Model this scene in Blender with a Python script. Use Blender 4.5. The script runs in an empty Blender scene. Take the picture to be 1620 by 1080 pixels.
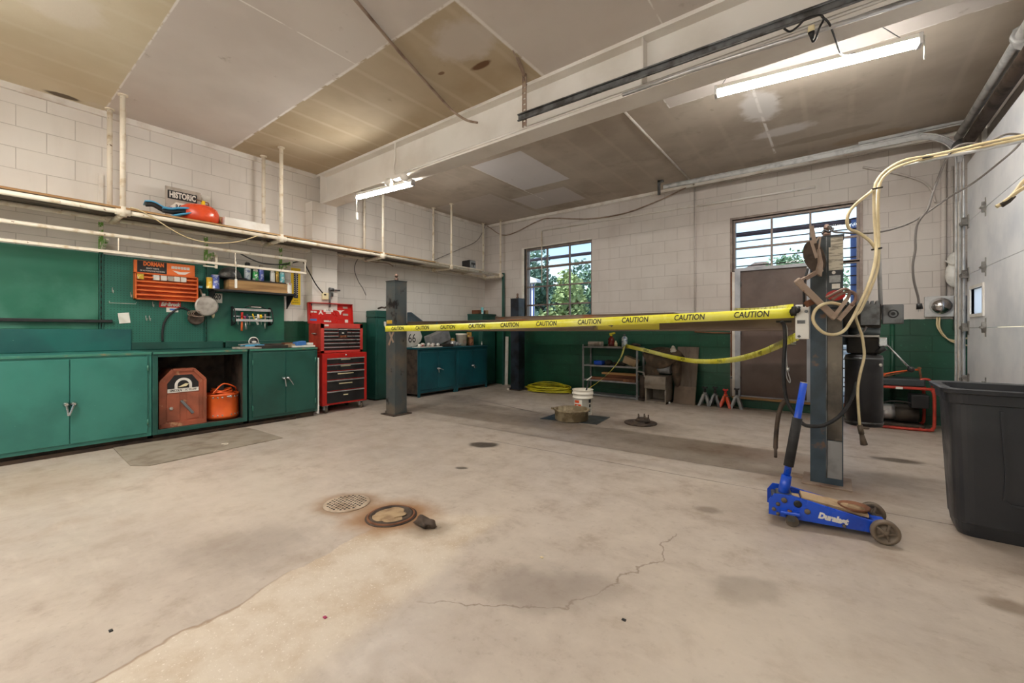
SKY, SUN, EXPO = .26, 5.0, 0.0
import bpy, bmesh, math, random
from mathutils import Vector, Matrix
random.seed(7)
C = bpy.context.scene.collection
PI = math.pi
# ---------------------------------------------------------------- camera model (level camera, 1.10 m high)
F, CY, H = 672.0, 524.6, 1.10
SN, CS = 0.6083, 0.7937
def at(px, py, **k):
    a = (px - 810) / F
    r = (a*CS - SN, a*SN + CS, (CY - py)/F)
    if 'd' in k: t = k['d']
    elif 'x' in k: t = k['x'] / r[0]
    elif 'y' in k: t = k['y'] / r[1]
    else: t = (k['z'] - H) / r[2]
    return Vector((r[0]*t, r[1]*t, H + r[2]*t))
def lin(c):
    return tuple(((v/255)/12.92 if v/255 <= .04045 else ((v/255+.055)/1.055)**2.4) for v in c)
# ---------------------------------------------------------------- materials
class NT:
    def __init__(s, name):
        s.m = bpy.data.materials.new(name); s.m.use_nodes = True
        s.t = s.m.node_tree; s.n = s.t.nodes; s.n.clear()
        s.out = s.n.new('ShaderNodeOutputMaterial')
    def new(s, typ, **kw):
        nd = s.n.new(typ)
        for k, v in kw.items():
            if k.startswith('i_'):
                key = k[2:]
                key = int(key) if key.isdigit() else key.replace('_', ' ')
                s.put(nd.inputs[key], v)
            else: setattr(nd, k, v)
        return nd
    def put(s, sock, v):
        if isinstance(v, bpy.types.NodeSocket): s.t.links.new(v, sock)
        else:
            if sock.type == 'RGBA' and len(v) == 3: v = (*v, 1)
            sock.default_value = v
    def math(s, op, a, b=0.0, c=0.0, clamp=False):
        nd = s.n.new('ShaderNodeMath'); nd.operation = op; nd.use_clamp = clamp
        s.put(nd.inputs[0], a); s.put(nd.inputs[1], b)
        if op in ('MULTIPLY_ADD', 'SMOOTH_MIN', 'SMOOTH_MAX', 'COMPARE'): s.put(nd.inputs[2], c)
        return nd.outputs[0]
    def mix(s, fac, a, b):
        nd = s.n.new('ShaderNodeMix'); nd.data_type = 'RGBA'; nd.clamp_factor = True
        s.put(nd.inputs[0], fac); s.put(nd.inputs[6], a); s.put(nd.inputs[7], b)
        return nd.outputs[2]
    def ramp(s, v, a, b, lo=0.0, hi=1.0):
        nd = s.n.new('ShaderNodeMapRange'); nd.clamp = True; nd.interpolation_type = 'SMOOTHSTEP'
        s.put(nd.inputs[0], v); nd.inputs[1].default_value = a; nd.inputs[2].default_value = b
        nd.inputs[3].default_value = lo; nd.inputs[4].default_value = hi
        return nd.outputs[0]
    def noise(s, vec, scale, detail=4, rough=.55, dist=0.0):
        nd = s.n.new('ShaderNodeTexNoise')
        s.put(nd.inputs['Vector'], vec); nd.inputs['Scale'].default_value = scale
        nd.inputs['Detail'].default_value = detail; nd.inputs['Roughness'].default_value = rough
        nd.inputs['Distortion'].default_value = dist
        return nd.outputs['Fac']
    def pos(s): return s.n.new('ShaderNodeNewGeometry').outputs['Position']
    def obj(s): return s.n.new('ShaderNodeTexCoord').outputs['Object']
    def xyz(s, v):
        nd = s.n.new('ShaderNodeSeparateXYZ'); s.put(nd.inputs[0], v); return nd.outputs
    def comb(s, x, y, z=0.0):
        nd = s.n.new('ShaderNodeCombineXYZ')
        for i, v in enumerate((x, y, z)): s.put(nd.inputs[i], v)
        return nd.outputs[0]
    def bsdf(s, col, rough=.5, metal=0.0, bump=None, bstr=.3, bdist=.004, spec=.5, coat=0.0):
        b = s.n.new('ShaderNodeBsdfPrincipled')
        s.put(b.inputs['Base Color'], col); s.put(b.inputs['Roughness'], rough); s.put(b.inputs['Metallic'], metal)
        b.inputs['Specular IOR Level'].default_value = spec; b.inputs['Coat Weight'].default_value = coat
        if bump is not None:
            bp = s.n.new('ShaderNodeBump'); bp.inputs['Strength'].default_value = bstr; bp.inputs['Distance'].default_value = bdist
            s.put(bp.inputs['Height'], bump); s.t.links.new(bp.outputs[0], b.inputs['Normal'])
        s.t.links.new(b.outputs[0], s.out.inputs[0]); return s.m
M = {}
def mat(name, rgb, rough=.5, metal=0.0, var=None, vs=6.0, lo=.42, hi=.68, bump=0.0, bs=60.0, spec=.5, stretch=None, fleck=None, fs=40, flo=.66, fhi=.72):
    """plain paint / metal / plastic with worn patches of a second colour and optional small flecks of a third"""
    t = NT(name); v = t.obj()
    if stretch:
        mp = t.new('ShaderNodeMapping'); t.put(mp.inputs[0], v); mp.inputs['Scale'].default_value = stretch; v = mp.outputs[0]
    col = lin(rgb)
    if var is not None: col = t.mix(t.ramp(t.noise(v, vs, 6), lo, hi), col, lin(var))
    if fleck is not None: col = t.mix(t.ramp(t.noise(v, fs, 3), flo, fhi), col, lin(fleck))
    rr = t.ramp(t.noise(v, 9, 3), .3, .7, max(.02, rough-.08), min(1, rough+.08))
    b = t.noise(v, bs, 4) if bump else None
    M[name] = t.bsdf(col, rr, metal, b, bump, .003, spec)
    return M[name]
def emit(name, rgb, s):
    t = NT(name); e = t.new('ShaderNodeEmission'); e.inputs[0].default_value = (*lin(rgb), 1); e.inputs[1].default_value = s
    t.t.links.new(e.outputs[0], t.out.inputs[0]); M[name] = t.m; return t.m
# ---------------------------------------------------------------- mesh building
def spline(pts, n=6):
    """Catmull-Rom through the points"""
    P = [Vector(p) for p in pts]
    if len(P) < 3: return P
    P = [P[0]*2-P[1]] + P + [P[-1]*2-P[-2]]
    out = []
    for i in range(1, len(P)-2):
        a, b, c, d = P[i-1:i+3]
        for k in range(n):
            t = k/n
            out.append(.5*((2*b)+(c-a)*t+(2*a-5*b+4*c-d)*t*t+(3*b-a-3*c+d)*t**3))
    out.append(P[-2]); return out
class MB:
    def __init__(s): s.v = []; s.f = []; s.mi = []; s.sm = []; s.cur = 0
    def m(s, i): s.cur = i; return s
    def add(s, vs, fs, smooth=False, xf=None):
        o = len(s.v)
        s.v += [(xf @ Vector(p)) if xf else Vector(p) for p in vs]
        for k, f in enumerate(fs):
            s.f.append([i+o for i in f]); s.mi.append(s.cur)
            s.sm.append(smooth[k] if isinstance(smooth, list) else smooth)
        return s
    def box(s, x0, x1, y0, y1, z0, z1, bev=0.0, xf=None):
        if bev <= 0:
            vs = [(x, y, z) for z in (z0, z1) for y in (y0, y1) for x in (x0, x1)]
            return s.add(vs, [(0,2,3,1),(4,5,7,6),(0,1,5,4),(2,6,7,3),(0,4,6,2),(1,3,7,5)], False, xf)
        b = bmesh.new(); bmesh.ops.create_cube(b, size=1)
        for q in b.verts: q.co = Vector(((x0+x1)/2+q.co.x*(x1-x0), (y0+y1)/2+q.co.y*(y1-y0), (z0+z1)/2+q.co.z*(z1-z0)))
        bmesh.ops.bevel(b, geom=b.edges[:], offset=min(bev, .45*min(abs(x1-x0), abs(y1-y0), abs(z1-z0))), segments=2, affect='EDGES', profile=.5)
        b.verts.index_update()
        s.add([q.co.copy() for q in b.verts], [[q.index for q in f.verts] for f in b.faces], False, xf); b.free(); return s
    def cyl(s, a, b, r, r2=None, seg=20, caps=True, xf=None):
        a, b = Vector(a), Vector(b); r2 = r if r2 is None else r2
        d = (b-a).normalized(); u = d.orthogonal().normalized(); w = d.cross(u)
        vs = []
        for p, q in ((a, r), (b, r2)):
            for i in range(seg):
                t = 2*PI*i/seg; vs.append(p+u*(q*math.cos(t))+w*(q*math.sin(t)))
        fs = [(i, (i+1) % seg, seg+(i+1) % seg, seg+i) for i in range(seg)]; sm = [True]*seg
        if caps: fs += [tuple(range(seg))[::-1], tuple(range(seg, 2*seg))]; sm += [False, False]
        return s.add(vs, fs, sm, xf)
    def tube(s, pts, r, seg=8, close=False, xf=None):
        P = [Vector(p) for p in pts]; n = len(P); R = r if isinstance(r, (list, tuple)) else [r]*n
        vs = []; u = None
        for i, p in enumerate(P):
            if close: d = P[(i+1) % n]-P[i-1]
            else: d = P[min(i+1, n-1)]-P[max(i-1, 0)]
            d = d.normalized() if d.length > 1e-9 else Vector((0,0,1))
            if u is None: u = d.orthogonal().normalized()
            else:
                u = u-d*u.dot(d); u = u.normalized() if u.length > 1e-6 else d.orthogonal().normalized()
            w = d.cross(u)
            for k in range(seg):
                t = 2*PI*k/seg; vs.append(p+u*(R[i]*math.cos(t))+w*(R[i]*math.sin(t)))
        fs = []; sm = []
        for i in range(n if close else n-1):
            j = (i+1) % n
            for k in range(seg):
                l = (k+1) % seg; fs.append((i*seg+k, i*seg+l, j*seg+l, j*seg+k)); sm.append(True)
        if not close: fs += [tuple(range(seg))[::-1], tuple(range((n-1)*seg, n*seg))]; sm += [False, False]
        return s.add(vs, fs, sm, xf)
    def lathe(s, prof, c=(0,0,0), axis=(0,0,1), seg=32, smooth=True, sx=1.0, sy=1.0, xf=None):
        c = Vector(c); d = Vector(axis).normalized(); u = d.orthogonal().normalized() if abs(d.z) < .99 else Vector((1,0,0)); w = d.cross(u)
        vs = []; n = len(prof)
        for r, h in prof:
            for k in range(seg):
                t = 2*PI*k/seg; vs.append(c+d*h+u*(r*sx*math.cos(t))+w*(r*sy*math.sin(t)))
        fs = [(i*seg+k, i*seg+(k+1) % seg, (i+1)*seg+(k+1) % seg, (i+1)*seg+k) for i in range(n-1) for k in range(seg)]
        sm = [smooth]*len(fs)
        if prof[0][0] > 1e-5: fs.append(tuple(range(seg))[::-1]); sm.append(False)
        if prof[-1][0] > 1e-5: fs.append(tuple(range((n-1)*seg, n*seg))); sm.append(False)
        return s.add(vs, fs, sm, xf)
    def prism(s, poly, axis, a, b, xf=None):
        """polygon extruded along an axis: x -> poly is (y,z), y -> (x,z), z -> (x,y)"""
        n = len(poly)
        def P(p, h):
            return {'x': (h, p[0], p[1]), 'y': (p[0], h, p[1]), 'z': (p[0], p[1], h)}[axis]
        vs = [P(p, a) for p in poly]+[P(p, b) for p in poly]
        fs = [tuple(range(n))[::-1], tuple(range(n, 2*n))]+[(i, (i+1) % n, n+(i+1) % n, n+i) for i in range(n)]
        return s.add(vs, fs, False, xf)
    def ball(s, c, rx, ry=None, rz=None, seg=18, ring=10, xf=None, jit=0.0):
        ry = rx if ry is None else ry; rz = rx if rz is None else rz; c = Vector(c)
        vs = [c+Vector((0,0,rz))]
        for i in range(1, ring):
            th = PI*i/ring
            for k in range(seg):
                t = 2*PI*k/seg; j = 1+random.uniform(-jit, jit)
                vs.append(c+Vector((rx*j*math.sin(th)*math.cos(t), ry*j*math.sin(th)*math.sin(t), rz*j*math.cos(th))))
        vs.append(c-Vector((0,0,rz))); e = len(vs)-1
        fs = [(0, 1+k, 1+(k+1) % seg) for k in range(seg)]
        for i in range(ring-2):
            for k in range(seg):
                a = 1+i*seg+k; b = 1+i*seg+(k+1) % seg; fs.append((a, a+seg, b+seg, b))
        fs += [(e, 1+(ring-2)*seg+(k+1) % seg, 1+(ring-2)*seg+k) for k in range(seg)]
        return s.add(vs, fs, True, xf)
    def bar(s, a, b, w, h, up=(0,0,1), xf=None, bev=0.0):
        """rectangular bar from a to b, w across, h along up"""
        a, b = Vector(a), Vector(b); d = (b-a); L = d.length; d.normalize()
        up = Vector(up); sd = d.cross(up)
        if sd.length < 1e-5: up = Vector((1,0,0)); sd = d.cross(up)
        sd.normalize(); up = sd.cross(d)
        mt = Matrix(((d.x, sd.x, up.x, a.x), (d.y, sd.y, up.y, a.y), (d.z, sd.z, up.z, a.z), (0,0,0,1)))
        if xf: mt = xf @ mt
        return s.box(0, L, -w/2, w/2, -h/2, h/2, bev, mt)
    def quad(s, a, b, c, d): return s.add([a, b, c, d], [(0,1,2,3)])
    def build(s, name, mats, parent=None, loc=None, world=True):
        off = Vector(loc) if loc is not None else Vector((0,0,0))
        if parent is not None and world: off = Vector(parent['_o'])
        me = bpy.data.meshes.new(name); me.from_pydata([tuple(p-off) for p in s.v], [], s.f)
        ml = mats if isinstance(mats, (list, tuple)) else [mats]
        for q in ml: me.materials.append(M[q] if isinstance(q, str) else q)
        me.polygons.foreach_set('material_index', s.mi); me.polygons.foreach_set('use_smooth', s.sm)
        b = bmesh.new(); b.from_mesh(me); bmesh.ops.recalc_face_normals(b, faces=b.faces[:]); b.to_mesh(me); b.free()
        o = bpy.data.objects.new(name, me); C.objects.link(o)
        if parent is not None: o.parent = parent
        elif loc is not None: o.location = loc
        o['_o'] = tuple(off); return o
def tag(o, label, cat, group=None, kind=None):
    o['label'] = label; o['category'] = cat
    if group: o['group'] = group
    if kind: o['kind'] = kind
    return o
def thing(name, loc, label, cat, group=None):
    o = bpy.data.objects.new(name, None); C.objects.link(o); o.empty_display_size = .1
    o.location = loc; o['_o'] = tuple(loc); return tag(o, label, cat, group)
def struct(o): o['kind'] = 'structure'; return o
def dup(root, loc=None, label=None, rz=None):
    def cp(o, par):
        c = o.copy(); C.objects.link(c)
        if par: c.parent = par
        for ch in list(o.children): cp(ch, c)
        return c
    r = cp(root, None)
    if loc is not None: r.location = loc; r['_o'] = tuple(loc)
    if rz is not None: r.rotation_euler.z = rz
    if label: r['label'] = label
    return r
def text(name, body, size, org, xd, yd, m, parent, sx=1.0, shear=0.0, bold=0.0, sp=1.0, local=False, align='CENTER', ext=.0006):
    cu = bpy.data.curves.new('t', 'FONT'); cu.body = body; cu.size = size; cu.shear = shear; cu.offset = bold
    cu.align_x = align; cu.align_y = 'CENTER'; cu.space_character = sp; cu.extrude = ext; cu.resolution_u = 3
    ob = bpy.data.objects.new('t', cu); C.objects.link(ob)
    bpy.context.view_layer.update()
    me = bpy.data.meshes.new_from_object(ob); bpy.data.objects.remove(ob); bpy.data.curves.remove(cu)
    xd = Vector(xd).normalized(); yd = Vector(yd).normalized(); n = xd.cross(yd); org = Vector(org)
    off = Vector((0,0,0)) if local else Vector(parent['_o'])
    for q in me.vertices: q.co = org+xd*(q.co.x*sx)+yd*q.co.y+n*(q.co.z+ext)-off
    me.name = name; me.materials.clear(); me.materials.append(M[m])
    o = bpy.data.objects.new(name, me); C.objects.link(o); o.parent = parent; return o
# ================================================================ MATERIALS
WX, BY, RX, CZ, FY = -6.09, 6.98, 1.20, 3.40, -5.0
def block_wall(name, ax, roff, coff, rh, bw, light, dark, streak=.5):
    t = NT(name); p = t.pos(); X = t.xyz(p); u = X[0] if ax == 'x' else X[1]
    vec = t.comb(t.math('ADD', u, coff), t.math('ADD', X[2], roff))
    b = t.new('ShaderNodeTexBrick', offset=.5, squash=1.0)
    t.put(b.inputs['Vector'], vec)
    for k, v in (('Scale', 1.0), ('Mortar Size', .0035), ('Mortar Smooth', .35), ('Brick Width', bw), ('Row Height', rh), ('Bias', 0.0)): b.inputs[k].default_value = v
    b.inputs['Color1'].default_value = (1,1,1,1); b.inputs['Color2'].default_value = (.965,.965,.965,1); b.inputs['Mortar'].default_value = (.8,.8,.8,1)
    tone = t.math('MULTIPLY', t.xyz(b.outputs['Color'])[0], 1.0)
    big = t.ramp(t.noise(p, 1.1, 5), .35, .7)
    # drip-like stains run down the wall
    sv = t.comb(t.math('MULTIPLY', u, 5.0), t.math('MULTIPLY', X[2], .55))
    drip = t.math('MULTIPLY', t.ramp(t.noise(sv, 1.6, 5, .6), .5, .78), streak)
    c = t.mix(big, lin(light), lin(dark)); c = t.mix(drip, c, lin((164,150,136)))
    edge = t.math('ADD', X[2], t.math('MULTIPLY', t.math('SUBTRACT', t.noise(p, 14, 3), .5), .02))
    g = t.math('LESS_THAN', edge, 1.25)
    gc = t.mix(t.ramp(t.noise(p, 2.3, 6), .35, .75), lin((28,82,60)), lin((24,66,50)))
    gc = t.mix(t.ramp(t.noise(p, 30, 4), .64, .75), gc, lin((48,104,78)))
    c = t.mix(g, c, gc)
    dark_j = t.mix(g, t.mix(.5, lin((140,128,116)), lin(dark)), lin((12,42,30)))
    c = t.mix(t.math('MULTIPLY', b.outputs['Fac'], t.ramp(t.noise(p, 3.0, 3), .3, .65, .35, .85)), c, dark_j)
    mul = t.new('ShaderNodeMix', data_type='RGBA', blend_type='MULTIPLY'); mul.inputs[0].default_value = .6
    t.put(mul.inputs[6], c); t.put(mul.inputs[7], t.comb(tone, tone, tone))
    hgt = t.math('ADD', t.math('MULTIPLY', b.outputs['Fac'], -1.0), t.math('MULTIPLY', t.noise(p, 55, 3), .22))
    rough = t.math('SUBTRACT', .55, t.math('MULTIPLY', g, .15))
    M[name] = t.bsdf(mul.outputs[2], rough, 0, hgt, .5, .004, .5)
block_wall('wall_left', 'y', -.022, .06, .2, .39, (226,221,214), (216,209,201), .12)
block_wall('wall_back', 'x', -.104+.19*2, .085, .19, .389, (208,201,195), (194,185,178), .16)
block_wall('wall_right', 'y', -.104+.19*2, .2, .19, .389, (205,198,190), (188,178,170), .5)

def ellipse(t, p, cx, cy, rx, ry, ang, amp=.25, ns=5.0, soft=.5):
    """1 inside a ragged ellipse on the floor, fading to 0 outside"""
    X = t.xyz(p); dx = t.math('SUBTRACT', X[0], cx); dy = t.math('SUBTRACT', X[1], cy); c, s = math.cos(ang), math.sin(ang)
    a = t.math('DIVIDE', t.math('ADD', t.math('MULTIPLY', dx, c), t.math('MULTIPLY', dy, s)), rx)
    b = t.math('DIVIDE', t.math('SUBTRACT', t.math('MULTIPLY', dy, c), t.math('MULTIPLY', dx, s)), ry)
    r = t.math('SQRT', t.math('ADD', t.math('MULTIPLY', a, a), t.math('MULTIPLY', b, b)))
    r = t.math('ADD', r, t.math('MULTIPLY', t.math('SUBTRACT', t.noise(p, ns, 5), .5), amp*4))
    return t.ramp(r, 1.0-soft, 1.0+soft, 1.0, 0.0)
def segdist(t, p, a, b):
    X = t.xyz(p); ex, ey = b[0]-a[0], b[1]-a[1]; L2 = ex*ex+ey*ey
    px = t.math('SUBTRACT', X[0], a[0]); py = t.math('SUBTRACT', X[1], a[1])
    h = t.math('DIVIDE', t.math('ADD', t.math('MULTIPLY', px, ex), t.math('MULTIPLY', py, ey)), L2, clamp=True)
    qx = t.math('SUBTRACT', px, t.math('MULTIPLY', h, ex)); qy = t.math('SUBTRACT', py, t.math('MULTIPLY', h, ey))
    return t.math('SQRT', t.math('ADD', t.math('MULTIPLY', qx, qx), t.math('MULTIPLY', qy, qy)))
def side(t, p, a, b):
    """signed distance to the line a-b (positive on its left)"""
    ex, ey = b[0]-a[0], b[1]-a[1]; L = math.hypot(ex, ey); nx, ny = -ey/L, ex/L; X = t.xyz(p)
    return t.math('ADD', t.math('ADD', t.math('MULTIPLY', X[0], nx), t.math('MULTIPLY', X[1], ny)), -(a[0]*nx+a[1]*ny))
def make_floor():
    t = NT('concrete'); p = t.pos()
    n1 = t.noise(p, .7, 6, .6); n2 = t.noise(p, 4.2, 8, .68, .15); n3 = t.noise(p, 26, 5, .6); n4 = t.noise(p, 140, 2)
    c = t.mix(t.ramp(n1, .35, .65), lin((192,179,166)), lin((178,166,155)))
    c = t.mix(t.ramp(n2, .48, .72), c, lin((166,151,137)))
    c = t.mix(t.math('MULTIPLY', t.ramp(n2, .52, .26), .5), c, lin((205,193,180)))
    c = t.mix(t.math('MULTIPLY', t.ramp(n3, .55, .75), .35), c, lin((140,124,108)))
    sc = t.new('ShaderNodeMapping'); t.put(sc.inputs[0], p); sc.inputs['Scale'].default_value = (2.0, 9.0, 1.0); sc.inputs['Rotation'].default_value = (0,0,.7)
    c = t.mix(t.math('MULTIPLY', t.ramp(t.noise(sc.outputs[0], 1.3, 6, .6), .55, .72), .35), c, lin((206,194,182)))
    # the older, rougher strip of concrete running towards the camera
    wob = t.math('MULTIPLY', t.math('SUBTRACT', t.noise(p, 2.6, 4), .5), .22)
    s1 = t.math('ADD', side(t, p, (-1.84,.1), (-2.06,1.5)), wob)      # negative = right of this edge
    s2 = t.math('ADD', side(t, p, (-1.28,.55), (-1.52,1.75)), t.math('MULTIPLY', wob, 1.6))
    s3 = t.math('ADD', side(t, p, (-2.1,1.62), (-1.45,2.1)), wob)
    inside = t.math('MULTIPLY', t.math('MULTIPLY', t.ramp(s1, -.004, .004, 1, 0), t.ramp(s2, -.05, .09)), t.ramp(s3, -.06, .06, 1, 0))
    pc = t.mix(t.ramp(n2, .4, .65), lin((206,193,176)), lin((190,172,150)))
    pc = t.mix(t.ramp(t.noise(p, 90, 2), .62, .7), pc, lin((224,214,202)))
    c = t.mix(t.math('MULTIPLY', inside, .85), c, pc)
    e1 = t.math('MULTIPLY', t.ramp(t.math('ABSOLUTE', s1), 0, .012, 1, 0), t.ramp(s3, -.5, -.9, 0, 1))
    c = t.mix(t.math('MULTIPLY', e1, .6), c, lin((128,96,66)))
    # joints
    js = None
    wj = t.math('MULTIPLY', t.math('SUBTRACT', t.noise(p, 3, 3), .5), .014)
    for a, b, w, k in (((-2.85,3.28), (.55,3.45), .006, .75), ((-3.6,3.66), (-.3,3.80), .01, .35), ((-4.9,5.2), (-2.9,4.7), .012, .8), ((-1.6,4.7), (.9,4.85), .008, .3)):
        d = t.math('ADD', segdist(t, p, a, b), wj); f = t.math('MULTIPLY', t.ramp(d, w*.4, w*1.5, 1, 0), k)
        c = t.mix(f, c, lin((84,70,60))); js = f if js is None else t.math('MAXIMUM', js, f)
    # wandering hairline crack
    wn = t.new('ShaderNodeTexNoise'); t.put(wn.inputs['Vector'], p); wn.inputs['Scale'].default_value = 7; wn.inputs['Detail'].default_value = 5
    wv = t.new('ShaderNodeVectorMath', operation='MULTIPLY_ADD'); t.put(wv.inputs[0], wn.outputs['Color']); wv.inputs[1].default_value = (.16,.16,0); t.put(wv.inputs[2], p)
    wv2 = t.new('ShaderNodeVectorMath', operation='SUBTRACT'); t.put(wv2.inputs[0], wv.outputs[0]); wv2.inputs[1].default_value = (.08,.08,0); pw = wv2.outputs[0]
    pl = [(-.72,2.38), (-.69,2.1), (-.78,1.68), (-.88,1.46), (-1.1,1.3), (-1.35,1.15)]
    d = None
    for a, b in zip(pl, pl[1:]):
        q = segdist(t, pw, a, b); d = q if d is None else t.math('MINIMUM', d, q)
    ck = t.math('MULTIPLY', t.math('MULTIPLY', t.ramp(d, .001, .006, 1, 0), .6), ellipse(t, p, -.9, 1.7, .6, .8, 0, .02, 2, .2))
    c = t.mix(ck, c, lin((112,92,72)))
    for cx, cy, rx, ry, an, col, k, amp, soft in (
        (-2.73,3.12,.14,.10,.5,(62,52,44),.9,.18,.3), (-2.41,2.475,.05,.03,.5,(70,60,52),.8,.15,.3), (.41,4.89,.17,.07,.2,(70,56,44),.8,.18,.35),
        (-.636,2.82,.07,.05,.3,(92,78,66),.6,.2,.5), (.55,2.56,.08,.06,0,(104,82,60),.6,.2,.5), (-.30,2.05,.15,.10,.8,(142,130,118),.6,.35,.4), (-2.4,.9,.3,.2,.5,(150,138,128),.5,.5,.5),
        (-1.0,1.55,.30,.14,.6,(136,124,116),.6,.5,.5), (-2.49,1.52,.20,.16,.6,(140,106,72),.85,.2,.5), (-2.12,1.58,.25,.22,.6,(150,110,68),.9,.2,.5), (-2.115,1.575,.175,.165,0,(132,88,50),.8,.12,.25), (-2.49,1.52,.165,.16,0,(136,104,72),.7,.12,.3),
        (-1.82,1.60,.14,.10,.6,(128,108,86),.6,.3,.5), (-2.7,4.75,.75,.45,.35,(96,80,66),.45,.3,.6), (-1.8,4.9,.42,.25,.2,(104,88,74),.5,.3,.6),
        (-.75,4.35,.45,.2,.1,(140,98,66),.35,.4,.7), (-.05,3.78,.35,.3,0,(140,112,84),.5,.35,.6), (.0,3.0,.75,.35,.1,(132,112,92),.35,.35,.7),
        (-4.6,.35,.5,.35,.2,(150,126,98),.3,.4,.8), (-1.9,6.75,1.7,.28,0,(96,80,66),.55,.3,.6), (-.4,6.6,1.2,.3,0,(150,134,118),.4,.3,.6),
        (-3.2,1.1,.7,.4,.7,(206,194,180),.35,.4,.8), (-.15,1.7,.5,.35,.4,(204,190,172),.35,.4,.8), (-4.75,5.0,.7,.25,-.2,(110,98,92),.45,.35,.6)):
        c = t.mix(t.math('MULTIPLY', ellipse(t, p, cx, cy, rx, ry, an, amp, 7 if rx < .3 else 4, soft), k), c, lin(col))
    h = t.math('SUBTRACT', t.math('ADD', t.math('MULTIPLY', n3, .5), t.math('MULTIPLY', n4, .35)), t.math('ADD', js, t.math('ADD', ck, t.math('MULTIPLY', e1, .8))))
    h = t.math('ADD', h, t.math('MULTIPLY', t.math('MULTIPLY', inside, t.noise(p, 70, 3)), .5))
    r = t.math('ADD', .34, t.math('MULTIPLY', t.ramp(n2, .35, .7), .22)); r = t.math('ADD', r, t.math('MULTIPLY', inside, .2))
    t.bsdf(c, r, 0, h, .22, .004, .45); M['concrete'] = t.m
make_floor()
def make_ceiling():
    t = NT('ceiling'); p = t.pos(); X = t.xyz(p); x, y = X[0], X[1]
    n = t.noise(p, 1.2, 5); n2 = t.noise(p, 6, 5, .6); wob = t.math('MULTIPLY', t.math('SUBTRACT', t.noise(p, 5, 3), .5), .03)
    yw = t.math('ADD', y, wob); xw = t.math('ADD', x, wob)
    lt = lambda a, b: t.math('LESS_THAN', a, b)
    gt = lambda a, b: t.math('GREATER_THAN', a, b)
    mul = lambda a, b: t.math('MULTIPLY', a, b)
    board = t.mix(t.ramp(n, .35, .7), lin((214,207,201)), lin((204,196,190)))
    ply = t.mix(t.ramp(n, .35, .7), lin((188,173,148)), lin((172,155,128)))
    far = t.mix(t.ramp(n, .35, .7), lin((188,177,163)), lin((168,156,142)))
    warm = t.mix(t.ramp(n, .35, .7), lin((216,206,182)), lin((204,192,164)))
    # pale bands where the joists sit behind the boards
    band = t.ramp(t.math('ABSOLUTE', t.math('SUBTRACT', t.math('FRACT', t.math('DIVIDE', t.math('ADD', x, 20.1), .385)), .5)), .10, .02)
    band = mul(band, .38)
    ply = t.mix(band, ply, lin((206,194,172))); far = t.mix(mul(band, .8), far, lin((196,184,168))); warm = t.mix(mul(band, .7), warm, lin((224,217,198)))
    grime = t.ramp(t.noise(p, 2.2, 6, .65), .5, .75)
    far = t.mix(mul(grime, .5), far, lin((140,128,114)))
    fg = lt(yw, .93)
    c = t.mix(fg, board, warm)
    isB = mul(mul(gt(yw, 2.09), lt(y, 3.3)), lt(xw, -2.1)); c = t.mix(isB, c, ply)
    isF = gt(y, 3.3); c = t.mix(isF, c, far)
    c = t.mix(mul(mul(isF, gt(xw, -1.37)), lt(yw, 4.45)), c, board)
    def rect(x0, x1, y0, y1): return mul(mul(gt(xw, x0), lt(xw, x1)), mul(gt(yw, y0), lt(yw, y1)))
    for r, col, k in ((( -4.05,-3.2,4.35,5.6), (222,220,222), .8), ((-4.5,-3.45,5.85,6.6), (206,200,198), .75), ((-5.9,-4.6,5.4,6.9), (200,192,186), .5)):
        c = t.mix(mul(rect(*r), k), c, lin(col))
    for cx, cy, rx, ry, col, k in ((-.63,5.0,.17,.34,(220,216,212),.9), (-.50,5.75,.28,.12,(218,214,210),.85), (-2.35,2.45,.28,.22,(206,198,190),.8), (-4.35,.45,.25,.2,(224,216,200),.9),
                                   (-2.44,2.75,.11,.035,(96,60,30),.9), (-2.8,2.62,.035,.02,(104,68,36),.8), (-2.35,3.62,.14,.05,(132,96,60),.7), (-6.0,.62,.05,.12,(84,70,56),.9), (-5.98,.86,.05,.08,(214,204,186),.8), (-.1,6.2,.5,.09,(150,136,118),.6), (.3,6.55,.35,.12,(170,150,124),.7)):
        c = t.mix(t.math('MULTIPLY', ellipse(t, p, cx, cy, rx, ry, 0, .22, 9, .25), k), c, lin(col))
    # chalky seams between the boards
    sm = None
    for a, b, w in (((-3.6,.93), (-6.1,.93), .006), ((-6.1,2.09), (-2.1,2.09), .012), ((-2.1,2.09), (-2.1,3.3), .014), ((-3.29,.93), (-3.29,2.09), .006), ((-1.04,2.0), (-1.04,3.3), .005), ((-1.37,4.45), (1.2,4.45), .005), ((-1.37,3.3), (-1.37,4.45), .007), ((-.64,4.6), (-.64,6.4), .012), ((-4.05,4.35), (-4.05,6.2), .006)):
        q = t.ramp(t.math('ABSOLUTE', t.math('ADD', segdist(t, p, a, b), t.math('MULTIPLY', wob, .35))), w*.5, w*1.6, 1, 0); sm = q if sm is None else t.math('MAXIMUM', sm, q)
    sm = t.math('MULTIPLY', sm, t.ramp(t.noise(p, 8, 4), .38, .5)); c = t.mix(sm, c, lin((236,232,228)))
    c = t.mix(t.math('MULTIPLY', t.ramp(n2, .66, .8), .5), c, lin((120,104,84)))
    hh = t.math('ADD', t.math('MULTIPLY', t.noise(p, 45, 3), mul(fg, .8)), t.math('MULTIPLY', t.noise(p, 70, 3), .2))
    M['ceiling'] = t.bsdf(c, .75, 0, hh, .25, .004, .3)
make_ceiling()
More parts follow.
